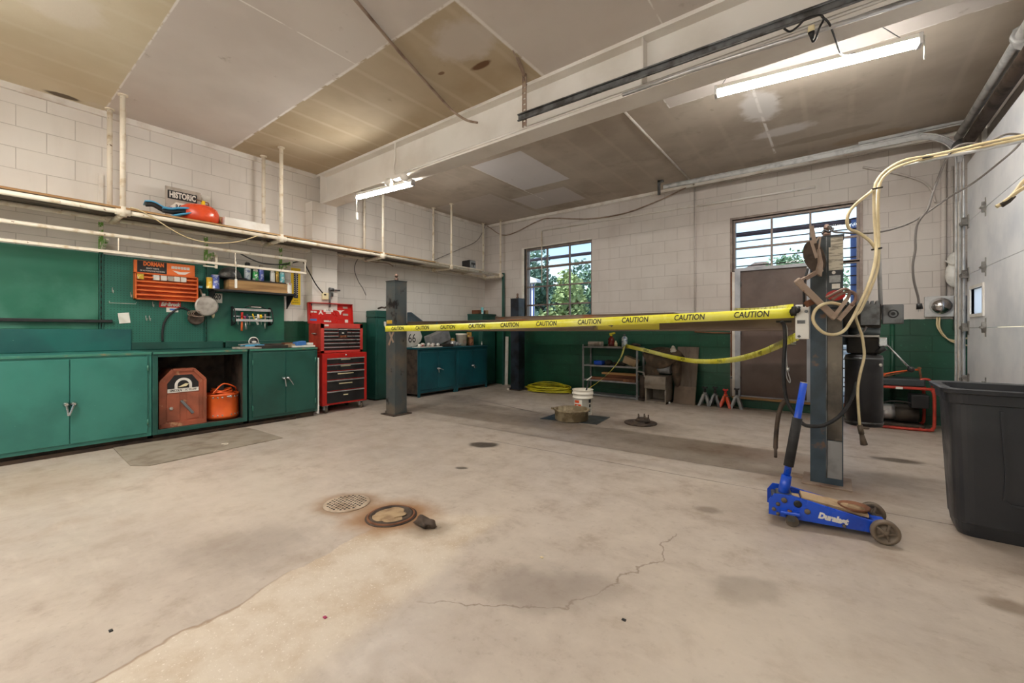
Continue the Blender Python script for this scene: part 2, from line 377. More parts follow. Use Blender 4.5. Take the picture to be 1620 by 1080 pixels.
# paints and metals
mat('beam_white', (236,232,226), .45, 0, (222,216,208), 1.5, bump=.05)
mat('white_trim', (226,221,213), .5, 0, (206,196,184), 5)
mat('pipe_cream', (232,222,204), .5, 0, (198,176,142), 9, .5, .72, fleck=(120,92,66), fs=30, flo=.68, fhi=.74)
mat('plank_top', (186,150,104), .7, 0, (150,112,70), 5, stretch=(1,.12,1))
mat('plank', (132,120,110), .8, 0, (84,74,68), 6, .4, .6, stretch=(3,.35,3), fleck=(176,158,134), fs=14)
mat('cab_green', (58,126,114), .36, 0, (46,108,98), 2.4, .38, .72, bump=.04, bs=25, fleck=(96,150,134), fs=55, flo=.73, fhi=.77)
mat('cab_green_dark', (32,84,74), .38, 0, (26,68,60), 2.4, .38, .72, bump=.04, bs=25, fleck=(78,120,106), fs=55, flo=.74, fhi=.78)
mat('cab_teal', (24,84,94), .36, 0, (20,66,76), 2.6, .38, .72, bump=.04, bs=25)
mat('cab_edge', (60,122,104), .45, 0, (140,120,84), 7, .55, .72)
mat('peg_green', (30,88,76), .5, 0, (40,110,86), 2.0, .42, .7)
mat('splash_green', (36,104,98), .36, 0, (30,86,84), 1.6, .4, .66, fleck=(150,176,166), fs=40, flo=.76, fhi=.78)
mat('board_green', (34,102,80), .42, 0, (66,126,106), 2.2, .42, .68, bump=.05, bs=8)
mat('kick', (70,54,42), .8, 0, (44,34,28), 8)
mat('wood_raw', (168,128,80), .7, 0, (126,90,54), 5, stretch=(.3,.3,4))
mat('wood_crate', (176,140,92), .75, 0, (118,84,50), 4, .38, .66, stretch=(1,.25,4), fleck=(84,60,40), fs=18)
mat('wood_red', (120,72,44), .75, 0, (84,48,30), 5, stretch=(.25,2,3))
mat('door_brown', (98,80,72), .5, 0, (82,66,60), 3, bump=.05)
mat('door_frame', (176,178,184), .4, 0, (150,152,158), 5)
mat('steel_sash', (124,108,100), .5, .2, (150,138,128), 9)
mat('chrome', (220,220,222), .22, 1.0)
mat('galv', (204,204,203), .42, .2, (168,169,170), 9)
mat('hinge_steel', (150,148,144), .45, .4, (104,100,96), 14)
mat('grate', (182,164,144), .85, 0, (150,128,106), 9, bump=.1)
mat('tank_black', (52,50,52), .45, .2, (34,33,35), 4, .4, .62, bump=.05, fleck=(124,92,70), fs=5, flo=.66, fhi=.74)
mat('post_dark', (50,58,70), .45, .3, (32,34,40), 4, .4, .62)
mat('sheet_low', (132,114,98), .8, 0, (110,94,82), 4)
mat('galv_dark', (120,122,124), .45, .8, (80,78,76), 9)
mat('alu', (206,206,206), .35, .7, (180,180,182), 12)
mat('black', (24,24,26), .5, 0, (38,36,36), 9)
mat('rubber', (30,30,32), .7, 0, (44,42,42), 20)
mat('bin_black', (44,46,51), .38, 0, (58,60,64), 3, .45, .75, bump=.08, bs=120, fleck=(110,108,104), fs=26, flo=.75, fhi=.79)
mat('post_steel', (88,96,98), .45, .35, (120,110,98), 2.2, .45, .66, bump=.08, bs=30, fleck=(40,38,38), fs=6, flo=.58, fhi=.7)
mat('post_blue', (70,86,98), .45, .3, (54,64,72), 3.2, .4, .66, bump=.08, bs=30, fleck=(120,92,70), fs=8, flo=.6, fhi=.72)
mat('post_brown', (120,112,100), .5, .35, (66,60,54), 2.6, .38, .62, bump=.08, bs=30, fleck=(150,140,126), fs=5, flo=.6, fhi=.7)
mat('post_panel', (64,70,72), .45, .3, (52,56,58), 4, bump=.05)
mat('run_steel', (96,80,70), .5, .45, (134,116,100), 2.4, .42, .66, bump=.1, bs=30, fleck=(150,92,52), fs=4, flo=.58, fhi=.68, stretch=(.35,1,1.6))
mat('rust', (132,86,58), .75, .2, (92,58,40), 7, bump=.15)
mat('rust_pale', (166,146,130), .65, .2, (128,104,88), 6, bump=.08, fleck=(120,80,60), fs=14)
mat('rust_rod', (130,102,88), .6, .3, (100,78,66), 8)
mat('rust_dark', (84,70,60), .75, .3, (56,48,42), 9, bump=.2)
mat('paint_yellow', (206,194,76), .55, 0, (120,104,78), 3.0, .5, .6, fleck=(96,82,70), fs=9, flo=.58, fhi=.64)
mat('tape', (236,230,70), .3, 0, (240,238,140), 2)
mat('tape_ink', (28,26,22), .5)
mat('red', (200,38,30), .35, 0, (176,30,26), 3)
mat('red_paint', (196,66,48), .45, 0, (150,44,34), 5)
mat('red_pink', (206,74,66), .38, 0, (188,58,52), 3)
mat('orange', (236,104,42), .45, 0, (216,86,34), 3)
mat('orange_tank', (226,84,44), .3, 0, (204,66,34), 3)
mat('orange_cab', (232,118,52), .5, 0, (206,92,36), 4)
mat('welder_red', (170,92,66), .55, 0, (128,72,52), 3.2, .4, .68, bump=.08, fleck=(196,150,112), fs=10, flo=.62, fhi=.74)
mat('cord_orange', (232,102,44), .5)
mat('blue', (24,78,200), .32, 0, (20,62,170), 4, .5, .75)
mat('blue_strip', (88,170,214), .35)
mat('blue_box', (66,120,190), .45)
mat('magenta', (150,30,80), .5)
mat('dust', (172,146,112), .8, 0, (134,108,80), 12, bump=.1)
mat('wheel', (118,104,90), .6, .3, (84,74,64), 10)
mat('white_plastic', (236,234,228), .4, 0, (218,212,202), 4)
mat('bucket_white', (234,228,214), .38, 0, (216,206,186), 5)
mat('paper', (232,228,220), .8, 0, (214,208,196), 8)
mat('paper_grey', (182,172,160), .8, 0, (150,138,126), 10)
mat('ivory', (232,218,176), .4)
mat('label_black', (30,30,32), .4)
mat('label_grey', (168,170,170), .5, 0, (140,142,142), 20)
mat('label_print', (206,198,180), .6, 0, (150,142,128), 34, .5, .56, stretch=(.4,.4,3))
mat('yellow', (240,202,24), .4, 0, (226,184,20), 5)
mat('yellow_hose', (206,196,40), .45, 0, (176,166,36), 9)
mat('cream_hose', (222,204,162), .4, 0, (204,184,142), 8)
mat('grey_cord', (108,102,98), .55)
mat('silver', (190,184,176), .4, .6, (160,152,144), 12)
mat('navy', (40,44,70), .45)
mat('pan_grey', (170,156,128), .55, .1, (120,104,78), 8, .4, .62, bump=.1)
mat('grime', (40,36,32), .8, 0, (60,52,44), 7)
mat('mat_grey', (148,138,124), .85, 0, (124,112,98), 5, bump=.25, bs=160)
mat('cardboard', (172,148,116), .8, 0, (150,126,96), 6)
mat('cloth_brown', (74,62,50), .9, 0, (104,86,70), 7, .45, .65, bump=.3, bs=30)
mat('panel_brown', (112,98,86), .75, 0, (92,80,70), 4, stretch=(3,3,.5))
mat('metal_grey', (150,150,150), .5, .4, (126,126,126), 8)
mat('heater_grey', (142,132,120), .6, .25, (116,104,92), 6)
mat('garage_white', (232,233,236), .38, 0, (210,213,219), 2, .4, .7, bump=.35, bs=34)
mat('bag_white', (224,222,216), .4, 0, (200,198,192), 12)
mat('can_blue', (84,100,180), .35, .2, (190,196,220), 14, .5, .58)
mat('can_yellow', (226,184,60), .35, .2, (240,226,160), 16, .52, .6)
mat('can_gold', (186,150,72), .35, .4, (120,84,50), 16, .5, .6)
mat('can_brown', (170,120,84), .4, .3, (112,66,48), 16, .48, .58)
mat('can_pale', (200,210,214), .35, .2, (90,110,150), 22, .52, .6)
mat('can_green', (70,170,96), .35, .1, (220,226,220), 16, .5, .58)
mat('can_cyan', (110,196,204), .35, .1, (228,236,236), 16, .5, .58)
mat('can_white', (226,224,216), .35, .1, (180,60,50), 18, .58, .64)
mat('bottle_red', (112,34,28), .3, 0, (86,24,20), 6)
mat('helmet', (60,60,60), .35, .2, (110,108,104), 10, .5, .68)
mat('leaf', (120,148,112), .6, 0, (92,124,88), 3); mat('leaf_light', (164,178,118), .6, 0, (138,158,104), 3); mat('leaf_dark', (102,130,112), .6, 0, (78,108,92), 3)
mat('bark', (92,76,60), .9, 0, (66,54,44), 9)
mat('house_white', (232,232,230), .7); mat('roof_brown', (128,112,106), .8, 0, (104,92,88), 8); mat('asphalt', (132,130,126), .9, 0, (112,110,106), 2)
mat('pole_blue', (84,108,168), .5); mat('maroon', (104,88,98), .5); mat('pale_ground', (206,203,198), .9, 0, (188,186,182), 2)
emit('tube_light', (255,250,242), 150.0)
def glass(name, tint=(1,1,1), fr=.06, haze=0.0):
    t = NT(name); tr = t.new('ShaderNodeBsdfTransparent'); tr.inputs[0].default_value = (*tint, 1)
    gl = t.new('ShaderNodeBsdfGlossy'); gl.inputs['Roughness'].default_value = .03
    fz = t.new('ShaderNodeFresnel'); fz.inputs[0].default_value = 1.14
    mx = t.new('ShaderNodeMixShader'); t.put(mx.inputs[0], fz.outputs[0]); t.put(mx.inputs[1], tr.outputs[0]); t.put(mx.inputs[2], gl.outputs[0])
    o = mx.outputs[0]
    if haze:
        df = t.new('ShaderNodeBsdfTranslucent'); df.inputs[0].default_value = (1,1,1,1); m2 = t.new('ShaderNodeMixShader'); m2.inputs[0].default_value = haze
        t.put(m2.inputs[1], o); t.put(m2.inputs[2], df.outputs[0]); o = m2.outputs[0]
    t.t.links.new(o, t.out.inputs[0]); M[name] = t.m
glass('window_glass', (.93,.96,.97)); glass('frosted_glass', (.95,.97,.98), .06, .85)
def pegboard():
    t = NT('pegboard'); p = t.pos(); X = t.xyz(p)
    fy = t.math('SUBTRACT', t.math('FRACT', t.math('DIVIDE', X[1], .0254)), .5); fz = t.math('SUBTRACT', t.math('FRACT', t.math('DIVIDE', X[2], .0254)), .5)
    d = t.math('SQRT', t.math('ADD', t.math('MULTIPLY', fy, fy), t.math('MULTIPLY', fz, fz)))
    hole = t.math('LESS_THAN', d, .13)
    c = t.mix(t.ramp(t.noise(p, 2.2, 5), .4, .7), lin((34,98,84)), lin((44,112,94)))
    c = t.mix(hole, c, lin((10,34,28)))
    M['pegboard'] = t.bsdf(c, .5, 0, t.math('MULTIPLY', hole, -1.0), .4, .003)
pegboard()
# ================================================================ THE BUILDING
def S(mb, name, m): return struct(mb.build(name, m))
S(MB().box(WX-.25, RX+.22, FY-.25, BY+.22, -.2, 0), 'floor', 'concrete')
S(MB().box(WX-.25, RX+.25, FY-.25, BY+.22, CZ, CZ+.25), 'ceiling', 'ceiling')
S(MB().box(WX-.22, WX, FY, BY, 0, CZ), 'wall_left', 'wall_left')
S(MB().box(WX-.22, RX+.2, FY-.22, FY, 0, CZ), 'wall_front', 'wall_left')
W1 = (-5.03, -3.53, 1.26, 2.77); W2 = (-1.235, .224, .14, 2.75)
w = MB()
def wallpiece(x0, x1, z0, z1): w.box(x0, x1, BY, BY+.2, z0, z1)
wallpiece(WX-.22, W1[0], 0, CZ); wallpiece(W1[0], W1[1], 0, W1[2]); wallpiece(W1[0], W1[1], W1[3], CZ); wallpiece(W1[1], W2[0], 0, CZ)
wallpiece(W2[0], W2[1], 0, W2[2]); wallpiece(W2[0], W2[1], W2[3], CZ); wallpiece(W2[1], RX+.2, 0, CZ)
S(w, 'wall_back', 'wall_back')
GY0, GY1, GZ = 2.45, 6.38, 2.87
w = MB()
for y0, y1, z0, z1 in ((GY1-.06, BY, 0, CZ), (GY0+.06, GY1-.06, GZ-.05, CZ), (-.6, GY0+.06, 0, CZ), (-4.2, -.6, 2.85, CZ), (FY, -4.2, 0, CZ)):
    w.box(RX, RX+.07, y0, y1, z0, z1)
S(w, 'wall_right', 'wall_right')
b = MB().box(WX, WX+.19, 3.05, 3.43, 0, 2.95); S(b, 'trim_1', 'wall_left')           # block pilaster under the beam
b = MB(); b.box(WX, WX+.03, FY, 3.19, CZ-.06, CZ); b.box(WX, WX+.03, 3.45, BY, CZ-.05, CZ); S(b, 'trim_2', 'white_trim')
S(MB().box(WX+.03, RX, BY-.03, BY, CZ-.05, CZ), 'trim_3', 'white_trim')
# steel I-beam across the room
b = MB(); b.box(WX, RX, 3.2, 3.42, CZ-.03, CZ); b.box(WX, RX, 3.2, 3.42, 2.95, 2.975); b.box(WX, RX, 3.30, 3.325, 2.975, CZ-.03)
for x in (-5.98, -1.2): b.box(x, x+.012, 3.21, 3.41, 2.975, CZ-.03)
bm_ = b.build('steel_beam', 'beam_white'); tag(bm_, 'white painted steel I-beam crossing under the ceiling', 'beam', kind='structure')
# ---- window 1
def frame_rect(b, x0, x1, z0, z1, y0, y1, w):
    b.box(x0, x1, y0, y1, z1-w, z1); b.box(x0, x1, y0, y1, z0, z0+w); b.box(x0, x0+w, y0, y1, z0+w, z1-w); b.box(x1-w, x1, y0, y1, z0+w, z1-w)
b = MB(); frame_rect(b, W1[0], W1[1], W1[2], W1[3], BY+.04, BY+.12, .035); w1 = S(b, 'window_1', 'steel_sash')
xs = [W1[0]+(W1[1]-W1[0])*k/3 for k in (1, 2)]; zs = [1.63, 2.0, 2.37]
b = MB()
for x in xs: b.box(x-.012, x+.012, BY+.06, BY+.1, W1[2]+.03, W1[3]-.03)
for z in zs: b.box(W1[0]+.03, W1[1]-.03, BY+.055, BY+.105, z-.012, z+.012)
b.box(W1[0]+.03, W1[1]-.03, BY+.03, BY+.055, 2.37, 2.395); b.box(W1[0]+.05, W1[1]-.05, BY+.03, BY+.055, 1.62, 1.645)
b.build('muntin', 'steel_sash', w1, world=True)
MB().box(W1[0]+.03, W1[1]-.03, BY+.078, BY+.082, W1[2]+.03, W1[3]-.03).build('pane', 'window_glass', w1)
b = MB().tube([(-4.28,BY+.02,1.645), (-4.26,BY-.03,1.66), (-4.2,BY-.04,1.69)], .008, 6); b.box(-4.31, -4.25, BY+.0, BY+.03, 1.63, 1.66); b.build('latch', 'galv_dark', w1)
b = MB().box(W1[0]-.06, W1[0], BY-.015, BY+.04, W1[2]-.04, W1[3]+.02); b.box(W1[0], W1[1], BY-.01, BY+.04, W1[3], W1[3]+.025); b.box(W1[0]-.03, W1[1]+.03, BY-.04, BY+.06, W1[2]-.03, W1[2]); b.build('casing', 'white_trim', w1)
# ---- window 2: transom over the door and the sidelight beside it
b = MB(); frame_rect(b, W2[0], W2[1], 2.0, W2[3], BY+.04, BY+.12, .03); frame_rect(b, -.25, W2[1], W2[2], 2.02, BY+.04, BY+.12, .03); w2 = S(b, 'window_2', 'steel_sash')
b = MB()
for px in (1221, 1282): x = at(px, 380, y=BY+.08).x; b.box(x-.012, x+.012, BY+.06, BY+.1, 2.03, W2[3]-.03)
b.box(W2[0]+.03, W2[1]-.03, BY+.055, BY+.105, 2.32, 2.345)
b.box(-.25, W2[1]-.03, BY+.065, BY+.095, 1.38, 1.41)
b.build('muntin', 'steel_sash', w2)
b = MB().box(W2[0]+.03, W2[1]-.03, BY+.078, BY+.082, 2.03, W2[3]-.03); b.box(-.22, W2[1]-.03, BY+.078, BY+.082, .17, 1.99); b.build('pane', 'window_glass', w2)
b = MB(); b.box(W2[0]-.03, W2[0], BY-.015, BY+.05, W2[2], W2[3]+.03); b.box(W2[1], W2[1]+.03, BY-.015, BY+.05, 0.14, W2[3]+.03); b.box(W2[0], W2[1], BY-.015, BY+.05, W2[3], W2[3]+.03); b.build('casing', 'steel_sash', w2)
# ---- brown door
b = MB().box(-1.13, -.33, BY+.02, BY+.065, .165, 1.985, .003); d1 = S(b, 'door_1', 'door_brown')
b = MB(); b.box(-1.20, -1.13, BY-.02, BY+.1, W2[2], 2.03); b.box(-.33, -.25, BY-.02, BY+.1, W2[2], 2.03); b.box(-1.13, -.33, BY-.02, BY+.1, 1.985, 2.03); b.build('door_frame', 'door_frame', d1)
b = MB(); b.box(-1.235, -1.2, BY-.03, BY+.02, .14, 1.98); b.build('jamb_strip', 'white_trim', d1)
p = at(1254, 541, y=BY); b = MB(); b.box(p.x-.05, p.x+.04, BY+.008, BY+.02, p.z-.035, p.z+.03, .003); b.tube([(p.x-.04, BY-.005, p.z-.01), (p.x, BY-.03, p.z-.01), (p.x+.03, BY-.005, p.z-.01)], .009, 8); b.build('door_handle', 'chrome', d1)
MB().box(W2[0], W2[1], BY-.06, BY+.1, .125, .155, .004).build('sill', 'wood_raw', d1)
b = MB()
for z in (.4, 1.1, 1.8): b.cyl((-1.128, BY+.012, z-.04), (-1.128, BY+.012, z+.04), .009, seg=10)
b.build('hinge', 'galv_dark', d1)
# ---- sectional garage door
GX = 1.07; seams = [0.02, .60, 1.14, 1.69, 2.235, 2.85]
b = MB()
d2 = None
for i, (z0, z1) in enumerate(zip(seams, seams[1:])):
    b = MB()
    y0, y1 = GY0, GY1
    if i == 2:
        wy0, wy1, wz0, wz1 = 5.76, 6.215, 1.275, 1.525
        b.box(GX, GX+.045, y0, wy0, z0+.002, z1-.002); b.box(GX, GX+.045, wy1, y1, z0+.002, z1-.002); b.box(GX, GX+.045, wy0, wy1, z0+.002, wz0); b.box(GX, GX+.045, wy0, wy1, wz1, z1-.002)
    else: b.box(GX, GX+.045, y0, y1, z0+.002, z1-.002, .003)
    if i == 0: d2 = struct(b.build('door_2', 'garage_white'))
    else: b.build('panel', 'garage_white', d2)
b = MB()
for z0, z1, y0, y1 in ((wz0-.03, wz0, wy0-.03, wy1+.03), (wz1, wz1+.03, wy0-.03, wy1+.03), (wz0, wz1, wy0-.03, wy0), (wz0, wz1, wy1, wy1+.03)): b.box(GX-.012, GX+.05, y0, y1, z0, z1)
b.build('window_frame', 'white_plastic', d2)
MB().box(GX+.02, GX+.024, wy0, wy1, wz0, wz1).build('pane', 'frosted_glass', d2)
for z in seams[:-1]:
    for y in (5.68, 4.45, 3.2):
        b = MB(); zz = z+.0 if z > .1 else z+.05
        b.box(GX-.006, GX, y-.012, y+.012, zz-.085, zz+.085); b.prism([(y-.03, zz), (y+.03, zz-.0), (y, zz+.05)], 'x', GX-.028, GX-.004); b.prism([(y-.03, zz), (y+.03, zz), (y, zz-.05)], 'x', GX-.028, GX-.004)
        b.cyl((GX-.03, y-.035, zz), (GX-.03, y+.035, zz), .01, seg=8); b.build('hinge', 'hinge_steel', d2)
    b = MB(); zz = z if z > .1 else z+.06
    b.box(GX-.006, GX, GY1-.09, GY1-.02, zz-.07, zz+.07); b.prism([(GY1-.09, zz-.035), (GY1-.01, zz-.035), (GY1-.03, zz+.05)], 'x', GX-.045, GX-.005)
    b.cyl((GX-.03, GY1-.06, zz), (GX-.03, GY1+.06, zz), .012, seg=10); b.cyl((GX-.03, GY1+.03, zz), (GX-.03, GY1+.06, zz), .024, seg=14); b.build('roller_bracket', 'hinge_steel', d2)
# ================================================================ TRACKS, SPRINGS, LIGHTS, PIPES UNDER THE CEILING
def channel(b, pts, w=.05, d=.025, up=(0,0,1)):
    """open C track: web plus two lips along the points"""
    for a, c in zip(pts, pts[1:]): b.bar(a, c, d, w, up)
def arc(c, r, a0, a1, n, fn): return [fn(c[0]+r*math.cos(a0+(a1-a0)*k/n), c[1]+r*math.sin(a0+(a1-a0)*k/n)) for k in range(n+1)]
TX, TY = 1.035, 6.50
zt = 3.27; cr = .36
path = [(TX,TY,z) for z in (.02, .6, 1.2, 1.8, 2.4)]+arc((TX-cr, zt-cr), cr, 0, PI/2, 10, lambda x, z: (x, TY, z))+[(-.4,TY,zt+.005), (-2.1,TY,zt+.02)]
t = thing('garage_door_track', (TX,TY,0), 'grey steel garage door track curving up beside the door and along the back wall', 'track')
b = MB()
for off in (-.028, .028):
    b.tube([(p[0]+(off if i < 5 else off*max(0, math.cos((i-5)/10*PI/2)) if i < 15 else 0), p[1], p[2]+(0 if i < 5 else off*math.sin(min(1, (i-5)/10)*PI/2))) for i, p in enumerate(path)], .008, 6)
for a, c in zip(path, path[1:]): b.bar((a[0],a[1]+.012,a[2]), (c[0],c[1]+.012,c[2]), .006, .058, (0,1,0) if abs(a[0]-c[0]) < 1e-6 else (0,0,1))
b.build('track', 'galv', t)
b = MB().box(TX-.035, TX+.045, TY+.02, TY+.03, .02, 2.5); b.build('track_angle', 'white_trim', t)
b = MB()
p = at(1043, 300, y=TY); b.box(p.x-.02, p.x+.02, TY-.02, TY+.0, 3.18, CZ); b.box(p.x-.02, p.x+.06, TY-.02, TY+.02, CZ-.03, CZ-.002); b.build('hanger', 'galv_dark', t)
b = MB().bar((-2.1,TY+.03,3.29), (1.12,TY+.12,3.37), .03, .006); b.bar((.2,TY+.1,3.36), (1.15,TY+.15,3.38), .005, .05); b.build('brace', 'galv', t)
NY, NZ = 3.12, 3.02
t = thing('garage_door_track', (-2.2,NY,NZ), 'grey steel garage door track hung from the ceiling beside the white beam', 'track')
b = MB(); a0, a1 = Vector((-2.28,NY-.05,NZ)), Vector((1.03,NY+.05,NZ+.0))
for dz in (-.027, .027): b.tube([a0+Vector((0,-.012,dz)), a1+Vector((0,-.012,dz))], .007, 6)
b.bar(a0, a1, .006, .06); b.build('track', 'galv_dark', t)
b = MB()
for k in range(9):
    z = NZ-.08+k*.05
    b.box(-2.24, -2.205, NY-.04, NY-.035, z, z+.035)
b.box(-2.243, -2.239, NY-.045, NY-.03, NZ-.09, CZ); b.box(-2.206, -2.202, NY-.045, NY-.03, NZ-.09, CZ); b.build('hanger', 'rust_pale', t)
b = MB().bar((-2.22,NY-.04,CZ-.02), (-2.13,2.85,CZ-.005), .03, .004); b.tube([(-2.2,NY-.03,3.3), (-2.1,2.75,CZ-.01)], .004, 5); b.build('brace', 'rust_pale', t)
o = MB().tube([at(985, 150, z=2.93), at(1100, 109.5, z=2.93), at(1280, 53, z=2.93), at(1460, -4, z=2.93)], .014, 10).build('conduit_pipe', 'alu', None, loc=at(1100,110,z=2.93)); tag(o, 'shiny metal conduit along the far lower edge of the white beam', 'pipe')
# torsion shaft and spring above the garage door
t = thing('garage_door_spring', (1.04,5.4,3.2), 'brown torsion spring and grey shaft above the garage door', 'spring')
MB().cyl((1.045,3.52,3.215), (1.045,6.62,3.215), .038, seg=16).build('shaft', 'galv', t)
b = MB(); b.cyl((1.09,3.66,3.10), (1.09,6.42,3.10), .05, seg=18); b.build('coil', 'rust_dark', t)
b = MB().lathe([(.03,-.05),(.085,-.045),(.085,-.02),(.07,0),(.085,.02),(.085,.045),(.03,.05)], (1.05,6.5,3.06), (0,1,0), 24); b.build('drum', 'galv_dark', t)
for y in (4.62, 3.58):
    b = MB(); b.prism([(RX-.005,3.0), (1.0,3.14), (1.0,3.27), (1.04,3.29), (RX-.005,3.05+.2)], 'y', y-.004, y+.004); b.box(RX-.012, RX-.003, y-.05, y+.05, 2.98, 3.3); b.lathe([(.045,-.015),(.06,-.015),(.06,.015),(.045,.015)], (1.045,y,3.215), (0,1,0), 20); b.build('end_bracket', 'galv', t)
o = MB().box(RX-.03, RX-.001, 4.42, 4.58, GZ, 3.38).build('spring_board', 'white_trim', None, loc=(RX-.01,4.5,3.0)); tag(o, 'short painted board behind the spring bracket above the garage door', 'board')
o = MB().box(RX-.04, RX-.001, 6.32, 6.42, GZ, 3.38).build('spring_board', 'white_trim', None, loc=(RX-.01,6.37,3.0)); tag(o, 'short painted board under the spring drum by the back corner', 'board')
# ---- tube lights
def tube_light(c, L, yaw, label, w=.07, fixture='box'):
    t = thing('tube_light', c, label, 'light', 'ceiling tube lights'); t.rotation_euler.z = yaw
    b = MB().box(-L/2, L/2, -w/2, w/2, .012, .045, .004); b.build('housing', 'white_plastic', t, world=False)
    pr = [(-w/2+.004,.011), (-w/2+.006,-.012), (-w/4,-.028), (w/4,-.028), (w/2-.006,-.012), (w/2-.004,.011)]
    b = MB().prism(pr, 'x', -L/2+.012, L/2-.012); b.build('diffuser', 'tube_light', t, world=False)
    for s in (-1, 1): MB().box(s*L/2-.011, s*L/2+.011, -w/2-.002, w/2+.002, -.03, .047, .003).build('end_cap', 'alu', t, world=False)
    return t
l1 = tube_light((-4.52,3.25,2.87), 1.0, .1, 'short glowing tube light on chains under the beam by the left wall', .055)
b = MB()
for x in (-.42, .42): b.cyl((x,0,.045), (x,-.03,.088), .004, seg=6)
b.build('chain', 'white_plastic', l1, world=False)
b = MB().cyl((-.49,-.02,-.02), (-.49,-.02,-.22), .003, seg=5); b.box(-.505, -.475, -.032, -.008, -.30, -.21, .004); b.build('pull_switch', 'white_plastic', l1, world=False)
l2 = tube_light((-.18,3.955,3.10), 1.27, .135, 'long glowing tube light hung from the ceiling at the right', .08)
b = MB(); b.tube([(-.6,0,.045), (-.35,-.25,.24), (-.1,-.5,.29)], .003, 5); b.tube([(.55,0,.045), (.2,-.2,.29)], .003, 5); b.build('chain', 'galv_dark', l2, world=False)
b = MB().cyl((.66,0,.04), (.66,0,-.13), .0045, seg=6); b.build('pull_cord', 'white_plastic', l2, world=False)
for c_, L_, s_, w_ in (((-3.9,-.62,3.2), 1.3, 'long tube light near the left wall behind the viewer', .15), ((-.6,-.9,3.2), 1.25, 'added unseen fill tube light over the open bay behind the viewer', .07), ((-2.6,-3.2,3.2), 1.25, 'added unseen fill tube light at the far end behind the viewer', .12)):  # second and third are added, unseen lamps that brighten the near half
    q = tube_light(c_, L_, .05, s_, w_); MB().box(-.3, .3, -.02, .02, .045, .2).build('mount', 'white_plastic', q, world=False)
# black cord and plug feeding the right tube light
o = MB().tube(spline([at(1240,45,z=2.95), at(1250,50,z=2.93), at(1262,42,z=2.95), at(1272,32,z=2.97), at(1285,26,z=2.98), at(1298,24,z=2.98), at(1303,30,z=2.96), at(1296,45,z=2.9), at(1291,60,z=2.86), at(1286,66,z=2.85), at(1283,58,z=2.87)], 5), .006, 6).build('electric_cable', 'black', None, loc=at(1285,40,z=2.95)); tag(o, 'black cord looped under the beam with a hanging plug', 'cord')
t = o; MB().cyl(at(1283.5,41,z=2.93), at(1283.5,50,z=2.9), .018, seg=10).build('socket', 'ivory', t); MB().cyl(at(1283.5,50,z=2.9), at(1285,62,z=2.86), .018, .009, seg=10).build('plug', 'black', t)
o = MB().tube(spline([at(1300,26,z=2.93), at(1311,36,z=2.93), at(1319,55,z=2.925), at(1327,78,z=2.925), at(1332,86,z=2.99), at(1345,86,z=3.10), at(1372,78,z=3.16)], 5), .006, 6).build('electric_cable', 'black', None, loc=at(1319,55,z=3.02)); tag(o, 'dark cord hanging from the beam down to the long tube light', 'cord')
# emergency twin lamp head under the beam
p0 = at(632, 276, z=2.955); t = thing('emergency_lamp', p0, 'white twin-head emergency lamp mounted under the beam', 'lamp')
MB().box(p0.x-.10, p0.x+.09, p0.y-.04, p0.y+.04, 2.905, 2.95, .01).build('body', 'beam_white', t)
for dx, s in ((-.16, -1), (.15, 1)):
    b = MB(); b.lathe([(.02,.06),(.045,.03),(.055,0),(.05,-.005)], (p0.x+dx,p0.y-.03,2.885), (-s*.3,-.9,-.35), 18); b.build('lamp_head', 'white_plastic', t)
o = MB().tube(spline([(p0.x-.12,3.2,3.37), (p0.x-.16,3.23,3.2), (p0.x-.17,3.22,3.08), (p0.x-.1,3.2,2.97), (p0.x-.02,3.19,2.95)], 5), .012, 8).build('conduit_pipe', 'beam_white', None, loc=(p0.x,3.2,3.1)); tag(o, 'white conduit bending down the beam face to the emergency lamp', 'pipe')
b = MB().cyl((-2.0+.0,3.195,2.985), (p0.x+.08,3.195,2.975), .011, seg=8); b.cyl((p0.x+.45,3.195,2.985), (1.15,3.195,2.985), .011, seg=8); o = b.build('conduit_pipe', 'beam_white', None, loc=(-1.5,3.195,2.98)); tag(o, 'white conduit running along the lower flange of the beam', 'pipe')
# tan pipe hanging from the ceiling
o = MB().tube(spline([at(552,-12,z=3.36), at(640,92,z=3.37), at(706,165,z=3.36), at(722,180,z=3.30), at(738,190,z=3.22), at(755,194,z=3.16)], 6), .012, 8).build('hanging_pipe', 'rust_pale', None, loc=at(640,92,z=3.37)); tag(o, 'thin tan pipe along the ceiling with its end bent down near the beam', 'pipe')
# conduits on ceiling and back wall
o = MB().cyl((-1.755,3.45,3.385), (-1.767,BY-.03,3.385), .013, seg=8).build('conduit_pipe', 'white_trim', None, loc=(-1.76,5,3.385)); tag(o, 'white conduit on the ceiling from the beam to the back wall', 'pipe')
o = MB().cyl((-1.756,BY-.018,1.27), (-1.756,BY-.018,3.34), .013, seg=8).build('conduit_pipe', 'wall_back', None, loc=(-1.756,BY,2.3)); tag(o, 'painted upright conduit on the back wall between the two windows', 'pipe')
o = MB().cyl((-4.57,BY-.016,3.076), (-.235,BY-.016,3.035), .011, seg=8).build('conduit_pipe', 'white_trim', None, loc=(-2,BY,3.05)); tag(o, 'white conduit running level across the back wall above the windows', 'pipe')
b = MB().cyl((-1.7,BY-.02,3.045), (-.235,BY-.02,3.032), .016, seg=8); o = b.build('conduit_sleeve', 'beam_white', None, loc=(-.9,BY,3.04)); tag(o, 'thicker white sleeve at the end of the level conduit over the door', 'pipe')
